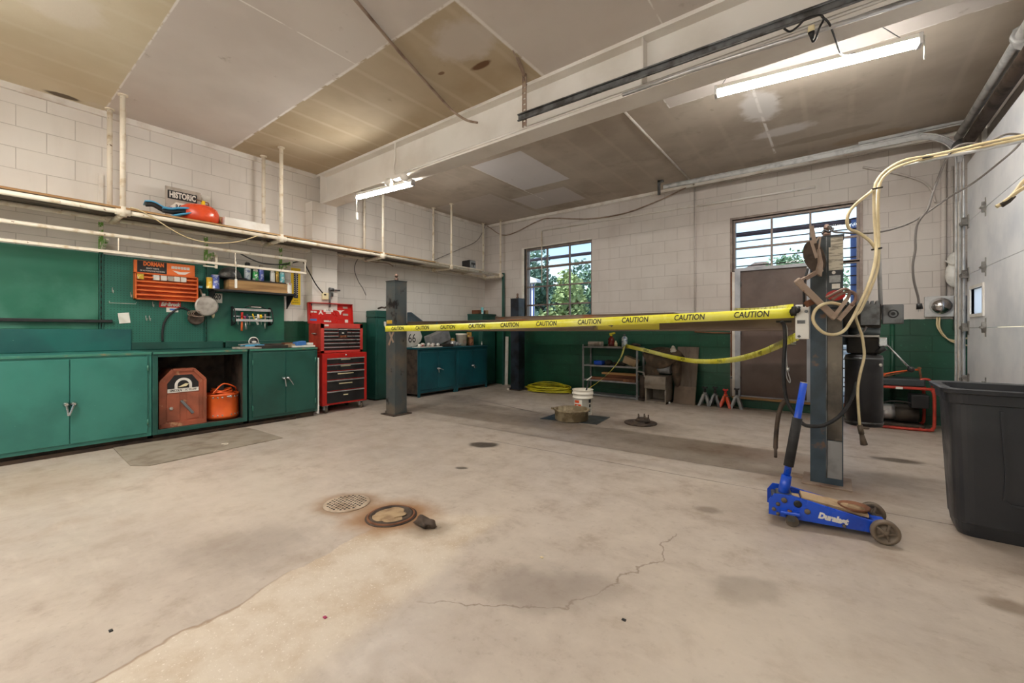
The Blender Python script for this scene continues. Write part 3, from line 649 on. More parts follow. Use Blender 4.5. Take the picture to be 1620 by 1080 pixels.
o = MB().cyl((-4.6,BY-.02,2.05), (-4.6,BY-.02,3.07), .01, seg=8).build('conduit_pipe', 'pipe_cream', None, loc=(-4.6,BY,2.5)); tag(o, 'thin white drop pipe hanging in front of the tree window', 'pipe')
o = MB().tube(spline([at(770,357,y=6.9), at(800,372,y=6.93), at(850,350,y=6.93), at(870,345,y=6.93), at(930,346,y=6.93), at(985,338,y=6.93), at(1040,318,y=6.93), at(1085,297,y=6.93)], 6), .010, 6).build('cable', 'rust_pale', None, loc=at(900,346,y=6.93)); tag(o, 'sagging tan cable strung along the top of the back wall', 'cable')
o = MB().tube(spline([at(770,352,x=-6.0), at(755,380,x=-6.05), at(725,395,x=-6.05), at(690,410,x=-6.05), at(668,420,x=-6.02)], 6), .006, 6).build('cable', 'grey_cord', None, loc=at(725,395,x=-6.05)); tag(o, 'thin dark cable sagging along the left wall above the shelf end', 'cable')
o = MB().cyl((.975,BY-.03,1.44), (.975,BY-.03,3.35), .026, seg=14).build('conduit_pipe', 'wall_back', None, loc=(.975,BY,2.4)); tag(o, 'thick painted upright pipe on the back wall above the meter box', 'pipe')
o = MB().cyl((1.045,BY-.025,1.42), (1.045,BY-.025,3.0), .012, seg=10).build('conduit_pipe', 'wall_back', None, loc=(1.045,BY,2.2)); tag(o, 'thin upright pipe on the back wall beside the thick one', 'pipe')
o = MB().tube(spline([at(1365,264,y=6.94), at(1430,277,y=6.94), at(1468,293,y=6.94), at(1480,320,y=6.94)], 6), .012, 8).build('cable', 'wall_back', None, loc=at(1430,277,y=6.94)); tag(o, 'painted cable arching on the back wall under the curved track', 'cable')
o = MB().cyl(at(850,415,y=BY-.02), at(850,416,y=BY-.02)+Vector((0,0,-.01)), .01, seg=6).build('conduit_clip', 'pipe_cream', None, loc=at(850,415,y=BY-.02)); tag(o, 'tiny clip at the top of the white drop pipe', 'clip')
o = MB().cyl((-1.245,BY-.02,.45), (-1.245,BY-.02,1.98), .011, seg=8)
o.tube([(-1.25,BY-.02,1.08), (-1.5,BY-.02,1.085), (-1.756,BY-.02,1.10), (-1.756,BY-.02,1.27)], .01, 8); o = o.build('copper_pipe', 'rust', None, loc=(-1.245,BY,1.1)); tag(o, 'rusty copper pipe branching on the back wall beside the brown door', 'pipe')
o = MB().cyl((-1.245,BY-.02,.42), (-1.245,BY-.05,.42), .014, seg=8).build('hose_tap', 'galv_dark', None, loc=(-1.245,BY,.42)); tag(o, 'small tap at the foot of the copper pipe', 'tap')
p = at(1408, 480, y=BY); b = MB().box(p.x-.085, p.x+.085, BY-.05, BY, 1.285, 1.415, .008); o = b.build('junction_box', 'white_plastic', None, loc=(p.x,BY,1.35)); tag(o, 'white wall box on top of the green conduit', 'box')
o = MB().cyl((p.x+.02,BY-.022,.0), (p.x+.02,BY-.022,1.285), .022, seg=12).build('conduit_pipe', 'wall_back', None, loc=(p.x,BY,.6)); tag(o, 'green painted conduit running up the wall to the white box', 'pipe')
# meter box by the garage door
p = at(1487, 484, y=BY-.04); t = thing('meter_box', (p.x,BY,p.z), 'square metal box with a round shiny dome beside the garage door track', 'box')
MB().box(p.x-.13, p.x+.13, BY-.06, BY, p.z-.125, p.z+.115, .006).build('plate', 'galv', t)
b = MB().lathe([(.098,0),(.096,.015),(.085,.045),(.055,.075),(.02,.088),(0,.09)], (p.x+.005,BY-.06,p.z+.0), (0,-1,0), 28); b.build('dome', 'chrome', t)
b = MB().box(p.x+.11, p.x+.24, BY-.09, BY, p.z-.28, p.z+.11, .006); o = b.build('breaker_box', 'galv_dark', None, loc=(p.x+.17,BY,p.z-.1)); tag(o, 'narrow grey box behind the meter box and the door track', 'box')
o = MB().tube(spline([(p.x-.02,BY-.03,p.z-.125), (p.x-.02,BY-.04,p.z-.24), (p.x+.04,BY-.05,p.z-.36), (p.x+.13,BY-.06,p.z-.40), (p.x+.24,BY-.06,p.z-.36)], 6), .009, 6)
o.tube(spline([(p.x-.0,BY-.03,p.z-.125), (p.x+.0,BY-.05,p.z-.26), (p.x+.08,BY-.06,p.z-.40), (p.x+.24,BY-.05,p.z-.46)], 6), .009, 6); o = o.build('cable', 'cream_hose', None, loc=(p.x,BY,p.z-.3)); tag(o, 'tan cables drooping below the meter box', 'cable')
p = at(1506, 428, y=BY-.1); b = MB(); b.ball((p.x+.02,BY-.08,p.z-.04), .075, .06, .15); b.ball((p.x+.03,BY-.1,p.z+.12), .07, .07, .09); b.tube(spline([(p.x-.05,BY-.08,p.z+.12), (p.x-.0,BY-.15,p.z+.07), (p.x+.07,BY-.13,p.z+.1)], 5), .01, 6); o = b.build('plastic_bag', 'bag_white', None, loc=(p.x,BY,p.z)); tag(o, 'white bag stuffed behind the garage door track', 'bag')
o = MB().tube(spline([(.55,6.6,3.3), (.2,6.7,3.34), (-.3,6.8,3.33)], 5), .008, 6).build('cable', 'white_trim', None, loc=(.2,6.7,3.3)); tag(o, 'short white cable end lying above the curved track', 'cable')
# ================================================================ FOUR-POST LIFT
t = thing('vehicle_lift', (-2.3,4.9,0), 'rusty four-post vehicle lift with raised runways', 'lift')
def post(x, y, h, face, name='post', s=.19):
    b = MB(); e = s/2
    b.prism([(x-e,y-e), (x+e,y-e), (x+e,y+e), (x+.03,y+e), (x+.03,y+e-.03), (x+e-.02,y+e-.03), (x+e-.02,y-e+.012), (x-e+.02,y-e+.012), (x-e+.02,y+e-.03), (x-.03,y+e-.03), (x-.03,y+e), (x-e,y+e)], 'z', .012, h)
    o = b.build('post', face, t)
    MB().box(x-e-.006, x+e+.006, y-e-.006, y+e+.006, h, h+.012, .003).build('cap', 'post_panel', o)
    b = MB().cyl((x,y,h+.012), (x,y,h+.11), .014, seg=10); b.cyl((x,y,h+.012), (x,y,h+.05), .026, seg=6); b.cyl((x,y,h+.07), (x,y,h+.095), .022, seg=6); b.build('threaded_rod', 'rust_rod', o)
    b = MB().box(x-e-.05, x+e+.05, y-e-.055, y+e+.05, 0, .013, .003); b.box(x-e-.12, x-e-.05, y-.02, y+.03, 0, .02)
    b.build('base_plate', 'rust_dark' if x < -1 else 'rust_pale', o); return o
PL = post(-4.69, 3.575, 1.765, 'post_steel'); PR = post(-.063, 3.875, 1.775, 'post_blue'); PB = post(-4.84, 6.49, 1.72, 'post_dark'); PX = post(-.1, 6.5, 1.70, 'post_steel')
# front cover of the right post: narrow blue flange, worn bare strip, dark upper panel
b = MB().box(-.059, .026, 3.772, 3.781, .33, 1.26, .002); b.build('cover_strip', 'post_brown', PR)
b = MB().box(-.059, .026, 3.770, 3.781, .06, .325, .002); b.build('lower_cover', 'metal_grey', PR)
b = MB().box(-.150, .026, 3.765, 3.781, 1.27, 1.775, .003); b.build('upper_panel', 'post_panel', PR)
b = MB().box(-.066, -.060, 3.760, 3.781, .06, 1.775); b.build('seam', 'galv_dark', PR)
def decal(px0, py0, px1, py1, m, name, y=3.764): 
    a, c = at(px0, py0, y=y), at(px1, py1, y=y); return MB().box(a.x, c.x, y-.0015, y+.001, c.z, a.z).build(name, m, PR)
decal(1314,376,1334,389,'label_print','label'); decal(1311,391.5,1334,426,'label_print','label'); decal(1314,428,1331,434,'label_black','label'); decal(1312,436,1330,446,'label_grey','label'); decal(1316,449,1329,456,'paper','label')
p = at(1319,431,y=3.762); MB().cyl((p.x,3.763,p.z), (p.x,3.759,p.z), .011, seg=14).build('sticker', 'paper', PR)
p = at(1322,467,y=3.762); MB().prism([(p.x+.055*math.cos(a_),p.z+.036*math.sin(a_)) for a_ in [2*PI*k/20 for k in range(20)]], 'y', 3.757, 3.763).build('red_label', 'red', PR)
# left post: orange sticker and pink tape cross
p = at(622,509,y=3.478); MB().box(-4.765, -4.655, 3.475, 3.479, p.z-.022, p.z+.022).build('sticker', 'can_yellow', PL)
b = MB(); q = at(619,535,y=3.476)
b.bar((q.x-.045,3.476,q.z+.085), (q.x+.045,3.476,q.z-.055), .03, .003, (0,1,0)); b.bar((q.x+.05,3.474,q.z+.09), (q.x-.05,3.474,q.z-.09), .03, .003, (0,1,0)); b.build('tape_cross', 'rust_pale', PL)
def runway(x0, y0, x1, y1, z0, z1, wd, name, paint=None):
    a, c = Vector((x0,y0,0)), Vector((x1,y1,0)); dx = (c-a).normalized(); n = Vector((-dx.y,dx.x,0)); L = (c-a).length
    mt = Matrix(((dx.x,n.x,0,a.x), (dx.y,n.y,0,a.y), (0,0,1,0), (0,0,0,1)))
    b = MB()
    segs = [(0,L,0)] if not paint else [(0,paint[0],0), (paint[0],paint[1],1), (paint[1],L,0)]
    for s0, s1, mi in segs: b.m(mi).box(s0, s1, 0, .008, z0+.012, z1-.012, 0, mt)
    b.m(0).box(0, L, wd-.008, wd, z0, z1, 0, mt); b.box(0, L, -.012, wd+.012, z1-.012, z1, .003, mt); b.box(0, L, -.012, .06, z0, z0+.012, .003, mt); b.box(0, L, wd-.06, wd+.012, z0, z0+.012, 0, mt)
    for k in range(1, 6): b.box(L*k/6-.02, L*k/6+.02, .01, wd-.01, z0+.005, z0+.05, 0, mt)
    return b.build(name, ['run_steel', 'paint_yellow'], t), mt
r1, mt1 = runway(-4.56, 3.655, -.255, 3.86, 1.107, 1.235, .48, 'runway', (2.66, 3.30))
r2, mt2 = runway(-4.6, 5.55, -1.7, 5.69, 1.13, 1.352, .48, 'runway')
r3, mt3 = runway(-1.7, 5.69, -.3, 5.76, 1.13, 1.26, .48, 'runway')
b = MB().prism([(-4.60,1.11), (-4.60,1.36), (-4.53,1.36), (-4.30,1.24), (-4.0,1.235), (-4.0,1.11)], 'y', 3.68, 3.70); b.build('wheel_stop', 'post_blue', t); 
b = MB()
for x, y0, y1 in ((-4.69,3.67,6.4), (-.08,3.97,6.42)): MB().box(x-.06, x+.06, y0, y1, 1.112, 1.215, .004).build('cross_beam', 'run_steel', t)
# opening in the runway where the cables leave, then the white switch box on its end
p = at(1240,508.5,y=3.845); MB().box(p.x-.05, p.x+.05, 3.835, 3.85, p.z-.008, p.z+.008).build('cable_slot', 'black', t)
p = at(1269,509,y=3.72); sb = MB().box(p.x-.042, p.x+.042, 3.72, 3.80, p.z-.125, p.z+.125, .006).build('switch_box', 'white_plastic', t)
b = MB(); b.box(p.x-.03, p.x+.018, 3.714, 3.721, p.z-.012, p.z+.012)
for z in (-.105, .105): b.box(p.x-.028, p.x-.008, 3.715, 3.721, p.z+z-.005, p.z+z+.005); b.box(p.x-.022, p.x-.014, 3.715, 3.721, p.z+z-.01, p.z+z+.01)
b.cyl((p.x+.025,3.721,p.z+.075), (p.x+.025,3.712,p.z+.075), .011, seg=12); b.build('switch_slot', 'galv_dark', sb)
# cables hanging from the runway
z_, = [0]
def dpt(px, py, d): return at(px, py, d=d)
o = MB().tube(spline([dpt(1236,508,3.2), dpt(1241,516,3.2), dpt(1242,540,3.2), dpt(1240,570,3.2), dpt(1240,600,3.2), dpt(1244,630,3.2), dpt(1255,652,3.17), dpt(1270,670,3.05), dpt(1284,674,2.95), dpt(1305,672,2.93), dpt(1330,656,2.95), dpt(1347,630,3.05), dpt(1356,600,3.15), dpt(1356,565,3.22), dpt(1355,556,3.25)], 7), .013, 8).build('hydraulic_hose', 'rubber', None, loc=dpt(1242,560,3.2)); tag(o, 'black hydraulic hose looping from the runway past the post to the power unit', 'hose')
b = MB().tube(spline([dpt(1238,508,3.22), dpt(1245,520,3.2), dpt(1244,560,3.2), dpt(1246,585,3.2), dpt(1250,600,3.2), dpt(1249,605,3.2), dpt(1244,594,3.2), dpt(1243,570,3.21)], 6), .004, 6); o = b.build('steel_cable', 'alu', None, loc=dpt(1244,560,3.2)); tag(o, 'thin steel cable loop hanging beside the black hose', 'cable')
MB().cyl(dpt(1246,581,3.19), dpt(1246,587,3.19), .011, seg=8).build('ferrule', 'alu', o)
o = MB().tube(spline([dpt(1243,634,3.3), dpt(1236,642,3.3), dpt(1231,660,3.3), dpt(1228,685,3.3), dpt(1227,705,3.25), dpt(1227,723,3.2)], 6), [.018]*6+[.016]*20+[.011]*5, 8).build('hose_end', 'rust_dark', None, loc=dpt(1231,680,3.3)); tag(o, 'loose brown hose end dangling left of the blue jack handle', 'hose')
# ================================================================ LEFT WALL: CABINETS
FX = -5.40
def lever(b, y, z, x, ang, L=.10):
    """chrome twist handle: round boss and a tapering lever"""
    b.lathe([(.022,0),(.022,.01),(.014,.02),(.012,.03)], (x,y,z), (1,0,0), 16)
    dy, dz = math.sin(ang), -math.cos(ang)
    b.bar((x+.03,y,z), (x+.036,y+dy*L,z+dz*L), .014, .016, (1,0,0), bev=.004)
def base_cabinet(y0, y1, label, m, doors, hz=.46, zb=.07, zt=.90, angs=(.12,-.32)):
    t = thing('base_cabinet', ((WX+FX)/2, (y0+y1)/2, 0), label, 'cabinet', 'green steel base cabinets along the left wall')
    b = MB(); f = .045
    b.box(WX+.03, FX-.02, y0, y0+.012, zb, zt-.02); b.box(WX+.03, FX-.02, y1-.012, y1, zb, zt-.02); b.box(WX+.03, WX+.042, y0, y1, zb, zt-.02); b.box(WX+.03, FX-.02, y0, y1, zb, zb+.03)
    b.box(FX-.02, FX, y0, y0+f, zb, zt-.02, .003); b.box(FX-.02, FX, y1-f, y1, zb, zt-.02, .003); b.box(FX-.02, FX, y0+f, y1-f, zb, zb+.045, .003); b.box(FX-.02, FX, y0+f, y1-f, zt-.055, zt-.02, .003)
    b.build('body', m, t)
    MB().box(WX+.03, FX+.012, y0, y1, zt-.025, zt, .004).build('top', m, t)
    b = MB().box(FX+.0095, FX+.0125, y0+.005, y1-.005, zt-.024, zt-.004); b.build('worn_edge', 'cab_edge', t)
    MB().box(WX+.1, FX-.06, y0+.02, y1-.02, .0, zb).build('plinth', 'kick', t)
    if doors:
        ym = (y0+y1)/2
        for k, (a, c) in enumerate(((y0+f, ym-.002), (ym+.002, y1-f))):
            d = MB().box(FX-.004, FX+.014, a-.012 if k == 0 else a, c if k == 0 else c+.012, zb+.035, zt-.045, .004).build('door', m, t)
            b = MB(); lever(b, ym-.024 if k == 0 else ym+.024, hz, FX+.014, angs[k]); b.build('handle', 'chrome', d)
            b = MB(); yh = a-.012 if k == 0 else c+.012
            for z in (zb+.14, zt-.16): b.cyl((FX+.014,yh,z-.03), (FX+.014,yh,z+.03), .006, seg=8)
            b.build('hinge', 'cab_edge', d)
    return t
base_cabinet(.035, 1.17, 'green two-door steel cabinet at the left end of the wall run', 'cab_green', True)
ct = base_cabinet(1.175, 2.03, 'open-fronted green cabinet holding the welder and orange tub', 'cab_green_dark', False)
b = MB(); b.box(WX+.05, FX-.03, 1.19, 1.195, .11, .86); b.box(WX+.05, FX-.03, 2.01, 2.016, .11, .86); b.box(WX+.044, WX+.05, 1.19, 2.016, .11, .86); b.box(WX+.05, FX-.03, 1.19, 2.016, .102, .108); b.build('lining', 'rust_dark', ct)
base_cabinet(2.05, 2.86, 'green two-door steel cabinet beside the red tool chest', 'cab_green_dark', True, .53, angs=(.12,.55))
o = MB().box(FX-.1, FX-.03, -.3, 2.6, 0, .035, .004).build('floor_batten', 'kick', None, loc=(FX-.05,1.2,0)); tag(o, 'dark timber batten on the floor under the cabinet fronts', 'batten')
o = MB().box(FX-.3, FX+.01, 2.865, 2.88, .03, .76, .002).build('foam_sheet', 'white_plastic', None, loc=(FX-.15,2.87,.0)); tag(o, 'thin white board on edge between green cabinet and tool chest', 'board')
# steel backsplash and boards on the wall
XB = WX+.05
o = MB().box(WX+.005, XB+.01, .03, 1.136, .902, 1.127, .004).build('splash_panel', 'splash_green', None, loc=(XB,.6,.9)); tag(o, 'long green steel splash panel behind the left worktop', 'panel')
o = MB().box(WX+.005, WX+.035, .02, .885, 1.128, 1.915, .003).build('wall_board', 'board_green', None, loc=(WX,.4,1.13)); tag(o, 'smudged plain green board on the wall at the left edge', 'board')
o = MB().box(WX+.005, XB-.01, .92, 1.81, 1.127, 1.905).box(WX+.005, XB-.01, 1.14, 1.81, .98, 1.128).build('pegboard', 'pegboard', None, loc=(WX,1.4,.98)); tag(o, 'green pegboard with many holes behind the orange drawer rack', 'pegboard')
o = MB().box(WX+.005, XB-.012, 1.83, 2.735, .97, 1.92).build('pegboard', 'peg_green', None, loc=(WX,2.3,.98)); tag(o, 'plain dark green wall panel behind the wire tool rack', 'pegboard')
o = MB().box(WX+.005, XB+.0, 1.14, 2.0, .902, .985, .004).build('splash_panel', 'cab_green_dark', None, loc=(XB,1.5,.9)); tag(o, 'low green steel strip behind the open cabinet top', 'panel')
o = MB().box(WX+.005, XB+.0, 2.03, 2.74, .902, .985, .004).build('splash_panel', 'cab_green_dark', None, loc=(XB,2.4,.9)); tag(o, 'low green steel strip behind the cluttered cabinet top', 'panel')
o = MB().box(XB-.01, XB+.03, .02, .985, 1.195, 1.225, .003).build('tool_bar', 'black', None, loc=(XB,.5,1.21)); tag(o, 'long black bar fixed across the plain green board', 'bar')
def standard(y, z0, z1, label, m='peg_green', w=.03):
    b = MB(); b.box(XB-.012, XB+.006, y-w/2, y-w/2+.008, z0, z1); b.box(XB-.012, XB+.006, y+w/2-.008, y+w/2, z0, z1); b.box(XB-.014, XB-.008, y-w/2, y+w/2, z0, z1)
    t = b.build('shelf_standard', m, None, loc=(XB,y,z0)); tag(t, label, 'bracket rail')
    b = MB()
    for k in range(int((z1-z0)/.06)): b.box(XB-.009, XB-.006, y-.004, y+.004, z0+.02+k*.06, z0+.05+k*.06)
    b.build('slots', 'black', t); return t
standard(.902, 1.13, 1.93, 'slotted green rail between the plain board and the pegboard')
standard(1.822, .99, 1.90, 'slotted green rail between the pegboard and the plain panel')
mat('green_peel', (112,160,70), .5, 0, (226,220,206), 14, .5, .56)
def wall_rail(y, z0, z1, label, top, brz):
    b = MB().box(WX, WX+.02, y-.018, y+.018, z0, z1)
    t = b.build('shelf_rail', 'green_peel', None, loc=(WX,y,z0)); tag(t, label, 'bracket rail')
    if top: MB().box(WX, WX+.022, y-.018, y+.018, z1, top).build('upper_rail', 'white_trim', t)
    MB().prism([(WX+.02,brz-.12), (WX+.02,brz), (WX+.33,brz), (WX+.33,brz-.02)], 'y', y-.01, y+.012).build('arm', 'green_peel', t)
    return t
wall_rail(.905, 1.93, 2.24, 'peeling green slotted rail and arm above the plain board', 2.74, 2.03)
wall_rail(1.83, 1.93, 2.25, 'peeling green slotted rail and arm above the orange drawer rack', None, 2.03)
wall_rail(2.70, 1.93, 2.25, 'peeling green slotted rail and arm beside the yellow thermometer', None, 2.03)
# ---- overhead pipe shelf
t = thing('hanging_shelf', (-5.73,3.2,2.275), 'long cream pipe shelf hung from the ceiling along the left wall', 'shelf')
XF, XR, ZS = -5.51, -5.965, 2.262
ys = [.975, 2.455, 3.95, 5.40, 6.80]
for x, l in ((XF, 'rail'), (XR, 'rail')): MB().cyl((x,-.9,ZS), (x,6.81,ZS), .023, seg=14).build(l, 'pipe_cream', t)
for y in ys:
    for x, dy in ((XF, 0), (XR, -.02)):
        b = MB().cyl((x,y+dy,ZS), (x,y+dy,CZ), .0225 if y < 3 else .019, seg=12); b.cyl((x,y+dy,CZ-.01), (x,y+dy,CZ), .04, seg=14); b.build('hanger', 'pipe_cream', t)
    b = MB().cyl((XR,y-.005,ZS-.03), (XF,y,ZS-.02), .025, seg=12)
    for x in (XF, XR): b.cyl((x,y-.055,ZS), (x,y+.055,ZS), .033, seg=12); b.cyl((x,y,ZS-.045), (x,y,ZS+.05), .031, seg=12)
    b.build('crossbar', 'pipe_cream', t)
def plank(y0, y1, x0, x1, label, z=ZS+.024, th=.02, m='plank', e='plank_top'):
    b = MB(); b.m(0).box(x0, x1, y0, y1, z, z+th); b.m(1).box(x1, x1+.004, y0, y1, z+.002, z+th+.001); b.m(1).box(x0, x1+.004, y0, y1, z+th, z+th+.001)
    o = b.build('shelf_plank', [m, e], None, loc=((x0+x1)/2,(y0+y1)/2,z)); return tag(o, label, 'plank', 'planks lying on the hanging shelf')
plank(-.9, 2.44, XR-.06, XF+.02, 'dirty wide plank on the hanging shelf under the orange tank')
plank(2.45, 5.0, XR-.06, XF+.02, 'dirty plank on the hanging shelf above the tool chest and lift post')
plank(5.01, 6.3, XR-.02, XF+.01, 'pale plank end on the hanging shelf under the clock radio', m='pipe_cream', e='pipe_cream')
# lower pipe frame hung in front of the boards
t = thing('pipe_frame', (-5.72,1.2,1.95), 'cream two-rail pipe frame hanging in front of the green boards', 'frame')
MB().cyl((-5.72,-.5,2.058), (-5.72,2.87,2.058), .02, seg=12).build('upper_rail', 'pipe_cream', t)
MB().box(-5.735, -5.705, -.5, 2.87, 1.878, 1.905, .003).build('lower_rail', 'pipe_cream', t)
for y in (.98, 2.02, 2.86): MB().cyl((-5.72,y,1.88), (-5.72,y,2.06), .006 if y < 2.8 else .009, seg=8).build('upright', 'pipe_cream', t)
b = MB().cyl((-5.70,2.02,1.94), (-5.70,2.02,1.71), .004, seg=6); b.box(-5.71, -5.69, 2.008, 2.032, 1.62, 1.73, .004); o = b.build('pull_switch', 'white_plastic', None, loc=(-5.7,2.02,1.9)); tag(o, 'white pull switch hanging from the pipe frame before the shelf', 'switch')
b = MB(); p = at(342,411,x=-5.85); b.box(-5.86, -5.84, p.y-.012, p.y+.012, p.z-.10, p.z+.06); b.bar((-5.85,p.y-.13,p.z-.085), (-5.85,p.y,p.z-.085), .012, .012); o = b.build('wire_hook', 'pipe_cream', None, loc=p); tag(o, 'cream bent bracket hanging below the pipe frame beside the drawer rack', 'hook')
# dangling cords
o = MB().tube(spline([at(206,328,x=-5.49), at(222,333,x=-5.47), at(245,346,x=-5.47), at(270,362,x=-5.48), at(300,377,x=-5.5), at(335,384,x=-5.5), at(370,383,x=-5.5), at(395,377,x=-5.5), at(415,370,x=-5.5)], 6), .006, 6).build('cord', 'cream_hose', None, loc=at(300,377,x=-5.5)); tag(o, 'cream cord drooping from the hanging shelf below the orange tank', 'cord')
o = MB().tube(spline([at(380,401,x=-5.74), at(400,411,x=-5.74), at(420,417,x=-5.76), at(450,418,x=-5.8), at(475,413,x=-5.78), at(481,416,x=-5.76), at(490,432,x=-5.80), at(500,450,x=-5.85), at(511,464,x=-5.87), at(513,466,x=-5.88)], 6), .008, 6).build('electric_cable', 'black', None, loc=at(420,417,x=-5.76)); tag(o, 'black cord draped over the pipe frame and plugged into the pilaster outlet', 'cord')
p = at(514, 469, x=WX+.2); t = thing('wall_outlet', p, 'cream square outlet on the pilaster above the tool chest', 'outlet')
MB().box(WX+.19, WX+.23, p.y-.045, p.y+.045, p.z-.045, p.z+.055, .006).build('box', 'ivory', t); MB().box(WX+.225, WX+.24, p.y-.03, p.y+.0, p.z+.015, p.z+.035, .003).build('plug', 'grime', t)
p = at(522, 459, x=WX+.22); b = MB(); b.cyl((WX+.215,p.y,p.z-.25), (WX+.215,p.y,p.z), .012, seg=8); b.cyl((WX+.215,p.y-.01,p.z+.02), (WX+.215,p.y+.06,p.z+.01), .022, seg=12); b.cyl((WX+.215,p.y+.05,p.z+.01), (WX+.215,p.y+.16,p.z+.008), .01, seg=8); b.box(WX+.2, WX+.23, p.y-.0, p.y+.05, p.z-.09, p.z-.03, .005)
o = b.build('air_fitting', 'galv_dark', None, loc=p); tag(o, 'grey air valve and pipe on the pilaster beside the outlet', 'valve')
o = MB().tube(spline([at(570,405,x=-5.95), at(563,415,x=-6.0), at(561,428,x=-6.0), at(567,445,x=-6.0), at(574,456,x=-6.0), at(579,467,x=-6.0)], 6), .006, 6).build('cable', 'grey_cord', None, loc=at(567,440,x=-6)); tag(o, 'loose dark cable hanging on the wall below the shelf behind the post', 'cable')
o = MB().tube(spline([at(577,411,x=-5.9), at(590,414,x=-5.9), at(612,416,x=-5.9), at(622,421,x=-5.9)], 6), .008, 6).build('cable', 'rust_pale', None, loc=at(600,415,x=-5.9)); tag(o, 'short cable under the hanging shelf above the lift post', 'cable')
p = at(323,319,x=WX); b = MB().box(WX, WX+.035, p.y-.04, p.y+.05, p.z-.04, p.z+.07, .005); o = b.build('wall_outlet', 'white_trim', None, loc=p); tag(o, 'painted outlet on the block wall above the orange tank', 'outlet')
# ---- things on the hanging shelf
ZP = ZS+.046
p = at(325,350,z=ZP); t = thing('air_tank', (-5.62,p.y+.02,ZP), 'round orange tank with a bent handle on the hanging shelf', 'tank')
MB().lathe([(.0,0),(.15,.0),(.18,.02),(.188,.07),(.186,.12),(.17,.165),(.13,.195),(.06,.21),(0,.212)], (-5.69,p.y,ZP), seg=40).build('body', 'orange_tank', t)
b = MB().tube(spline([(-5.68,p.y-.03,ZP+.265), (-5.68,p.y+.06,ZP+.255), (-5.68,p.y+.085,ZP+.25), (-5.68,p.y+.09,ZP+.19)], 5), .007, 6); b.build('handle', 'rust', t); MB().box(-5.70, -5.66, p.y+.02, p.y+.05, ZP+.20, ZP+.265, .004).build('valve', 'yellow', t)
a = at(352,350,z=ZP); c = at(434,364,z=ZP); o = MB().box(-5.64, -5.54, 1.85, 2.33, ZP, ZP+.105, .003).build('foam_block', 'white_plastic', None, loc=(-5.6,2.05,ZP)); tag(o, 'long white foam block on the hanging shelf beside the tank', 'block')
o = MB().box(-5.75, -5.70, 1.70, 2.1, ZP, ZP+.13, .002).build('wood_strip', 'plank_top', None, loc=(-5.72,1.9,ZP)); tag(o, 'tan wood strip behind the white foam block', 'strip')
# historic sign leaning at the wall
t = thing('road_sign', (-6.0,1.62,ZP), 'black and white historic route sign leaning behind the orange tank', 'sign')
xs_ = -5.93
a, c = at(266,308,x=xs_), at(330,330,x=xs_)
MB().box(xs_-.02, xs_-.005, 1.405, 1.735, ZP, ZP+.42, .002).build('backing', 'paper_grey', t)
MB().box(xs_-.005, xs_-.002, 1.425, 1.70, ZP+.285, ZP+.38).build('black_band', 'label_black', t)
text('lettering', 'HISTORIC', .09, (xs_-.002,1.5625,ZP+.331), (0,1,0), (0,0,1), 'paper', t, .62, bold=.004)
b = MB().prism([(1.45,ZP+.02), (1.45,ZP+.20), (1.50,ZP+.255), (1.63,ZP+.255), (1.69,ZP+.20), (1.69,ZP+.02)], 'x', xs_-.005, xs_-.002); b.build('shield', 'paper', t)
text('lettering', 'ROUTE', .075, (xs_-.002,1.57,ZP+.2), (0,1,0), (0,0,1), 'label_black', t, .62, bold=.002)
# curved blue and black strips
t = thing('trim_strip', (-5.7,1.35,ZP), 'curved blue and black moulded strips lying on the hanging shelf', 'strip')
def ribbon(b, pts, w, up, th=.004):
    P = [Vector(p) for p in pts]; up = Vector(up).normalized(); vs = []
    for i, p in enumerate(P):
        d = (P[min(i+1,len(P)-1)]-P[max(i-1,0)]).normalized(); u = (up-d*up.dot(d)).normalized(); n = d.cross(u)
        ww = w[i] if isinstance(w, list) else w
        vs += [p-u*ww/2-n*th/2, p+u*ww/2-n*th/2, p+u*ww/2+n*th/2, p-u*ww/2+n*th/2]
    fs = []; n = len(P)
    for i in range(n-1):
        for k in range(4): fs.append((4*i+k, 4*i+(k+1) % 4, 4*i+4+(k+1) % 4, 4*i+4+k))
    fs += [(3,2,1,0), (4*n-4, 4*n-3, 4*n-2, 4*n-1)]
    return b.add(vs, fs, True)
xa = -5.62
pa = [at(230,321,x=xa), at(243,322,x=xa), at(258,330,x=xa), at(275,335,x=xa), at(305,337,x=xa)]
pb = [at(257,331,x=xa+.03), at(270,333,x=xa+.03), at(290,332,x=xa+.03), at(310,336,x=xa+.03)]
pc = [at(268,343,x=xa+.05), at(285,340,x=xa+.05), at(302,338,x=xa+.05)]
b = MB(); ribbon(b, spline([q+Vector((-.05,0,.012)) for q in pa], 5), .10, (1,0,.25), .012); ribbon(b, spline([q+Vector((0,0,.012)) for q in pb], 5), .07, (1,0,.3), .01); ribbon(b, spline(pc, 5), .06, (1,0,.3), .01); b.build('blue_face', 'blue_strip', t)
b = MB(); ribbon(b, spline([q+Vector((0,0,-.012)) for q in pa], 5), [.045]*12+[.03]*9, (0,.2,1), .02); ribbon(b, spline([q+Vector((0,0,-.014)) for q in pb], 5), .035, (0,.2,1), .02); b.build('black_side', 'black', t)
b = MB(); ribbon(b, [at(258,329,x=xa+.02), at(272,329,x=xa+.02)], .02, (0,0,1), .03); b.build('magenta_stripe', 'magenta', t)
